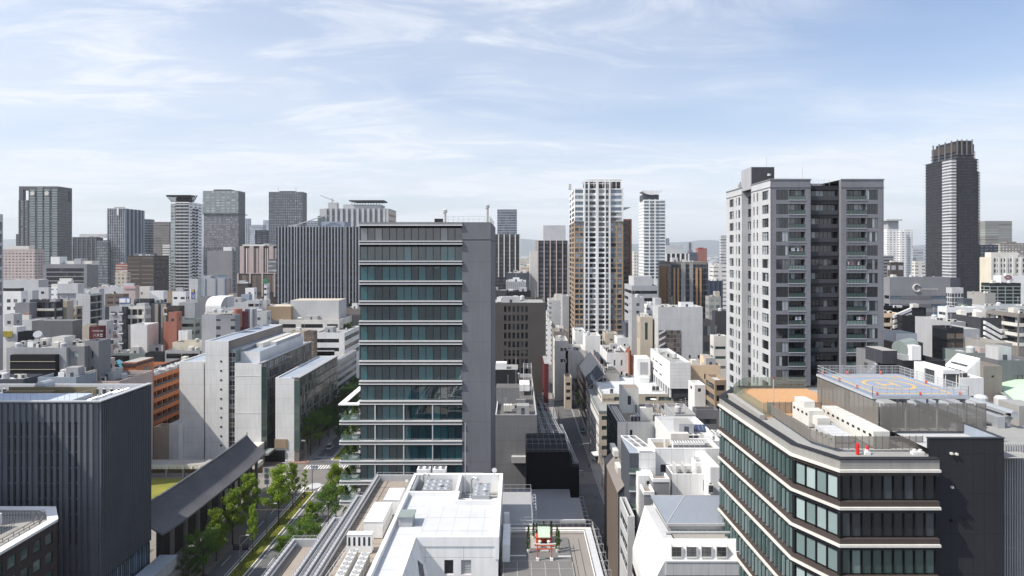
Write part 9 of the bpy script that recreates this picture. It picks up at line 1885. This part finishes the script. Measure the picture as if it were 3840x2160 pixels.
for(x,y,st)in cand:
 if cnt>=330:break
 wv,dv=st*R.uniform(.55,.92),st*R.uniform(.55,.9);h=R.choice([12,16,20,24,28,32,36,40])*R.uniform(.85,1.1)
 if overlaps(x,x+wv,y,y+dv,.6):continue
 for _ in range(5):
  if hides(x,x+wv,y,y+dv,h):h*=.8
  else:break
 else:continue
 if h<5 or not seen(x,x+wv,y,h):continue
 reg(x,x+wv,y,y+dv,h);wl,lw=WALLS[R.randrange(len(WALLS))];fw=FW[R.randrange(len(FW))]
 reg_name='left of the glass tower' if x<-20 else('between glass tower and apartment tower' if x/y<.36 else 'right of the grey apartment tower')
 zone='nearer' if y<330 else('middle distance' if y<560 else 'far')
 lab='%s block in the %s city roofs %s'%(lw,zone,reg_name)
 b=Bld('building',lab,'building',(x+wv/2,y,0),h,0,lw+' blocks, '+zone+', '+reg_name)
 blank=R.random()<.1;spec=None if blank else(('m',fac(wl,*fw))if y>300 else('w',3.4,1.7,3.4,1.5,dict(gl=R.choice(['dark','grey','home']),mg=.6)))
 o,zr=block(b,x,x+wv,y,y+dv,h,max(0,h-14),wl,spec,('m',fac(wl,*fw))if not blank else None,R.choice(['roof','roof','roofwhite','roofdark','roofbrown','roofgreen','white']),.9,rt=(3 if y<450 else 2),R=R)
 b.finish(40);cnt+=1
print('fillers',cnt)
m=MB('white');n=0;cm=[fac('white','grey',4,3.5,.5,.4),fac('offwhite','slate',4,3.5,.5,.4),fac('palegrey','slate',20,3.5,.9,.4),fac('beige','grey',4,3.5,.5,.4),'lightgrey',fac('grey','slate',4,3.5,.5,.4),'palegrey',fac('midgrey','slate',5,3.6,.6,.5),'bluegrey','white']
y=520.0
while y<9000:
 st=24+y*.02;x=-y*.85-50
 while x<y*.85+50:
  wv=st*R.uniform(.4,.9);h=R.choice([10,14,18,22,28,34])*R.uniform(.8,1.15);
  if R.random()<.05 and y>1100:h*=R.uniform(1.2,2.0)
  if R.random()<.88 and not overlaps(x,x+wv,y,y+st*.7,.5)and not hides(x,x+wv,y,y+st*.7,h)and seen(x,x+wv,y,h):
   m.box(x,x+wv,y,y+st*.7,0,h,R.choice(cm),R.choice(['roof','roofwhite','roofdark','white','roof']),bottom=False)
   if y<2500:m.box(x+wv*.2,x+wv*.5,y+2,y+st*.35,h+.01,h+R.uniform(2,4),R.choice(['white','palegrey','grey']),bottom=False)
   n+=1
  x+=st
 y+=st*.95
o=link('distant_city',m.mesh('distant_city'));o['kind']='stuff';o['label']='dense far-off city of low pale blocks fading to the hills';print('carpet',n)
for i in range(14):
 x=27.2 if i%2 else 16.6;y=150+i*17;t=thing('utility_pole','concrete utility pole with crossarms beside the narrow street','utility pole',(x,y,.1),0,'utility poles along the narrow street');q=kit('pole',lambda b:b.cyl(0,0,0,11,.16,'taupe',8,.1));link('pole',q,t);link('crossarm',kit('crossarm',lambda b:(b.box(-.9,.9,-.05,.05,10.0,10.12,'steel'),b.box(-.7,.7,-.05,.05,9.2,9.3,'steel'),b.cyl(.35,0,8.0,8.9,.22,'palegrey',10))),t)
for k,x in enumerate((27.2,16.6)):
 q=MB('black');ys=[150+i*17 for i in range(14)if i%2==1-k]
 for a_,c_ in zip(ys,ys[1:]):
  for dx,z_ in((-.8,10.3),(.8,10.3),(-.6,9.5),(.6,9.5)):
   for j in range(4):u0,u1=j/4,(j+1)/4;q.beam((x+dx,a_+(c_-a_)*u0,z_-2.4*u0*(1-u0)),(x+dx,a_+(c_-a_)*u1,z_-2.4*u1*(1-u1)),.025,'black',n=3)
 one('power_lines',('right' if k==0 else 'left')+' side power lines strung along the narrow street','power lines',q,(x,200,10))
# ---------------- haze: one closed box of pale air
m=MB();hm=bpy.data.materials.new('haze_air');hm.use_nodes=True;t=hm.node_tree;t.nodes.clear();out=t.nodes.new('ShaderNodeOutputMaterial');pv_=t.nodes.new('ShaderNodeVolumePrincipled');pv_.inputs['Density'].default_value=.00007;pv_.inputs['Color'].default_value=(.92,.96,1.0,1);pv_.inputs['Anisotropy'].default_value=.2;t.links.new(pv_.outputs[0],out.inputs['Volume'])
m.box(-15000,15000,-300,13600,-2,420,hm);o=link('haze',m.mesh('haze'));o['kind']='stuff'
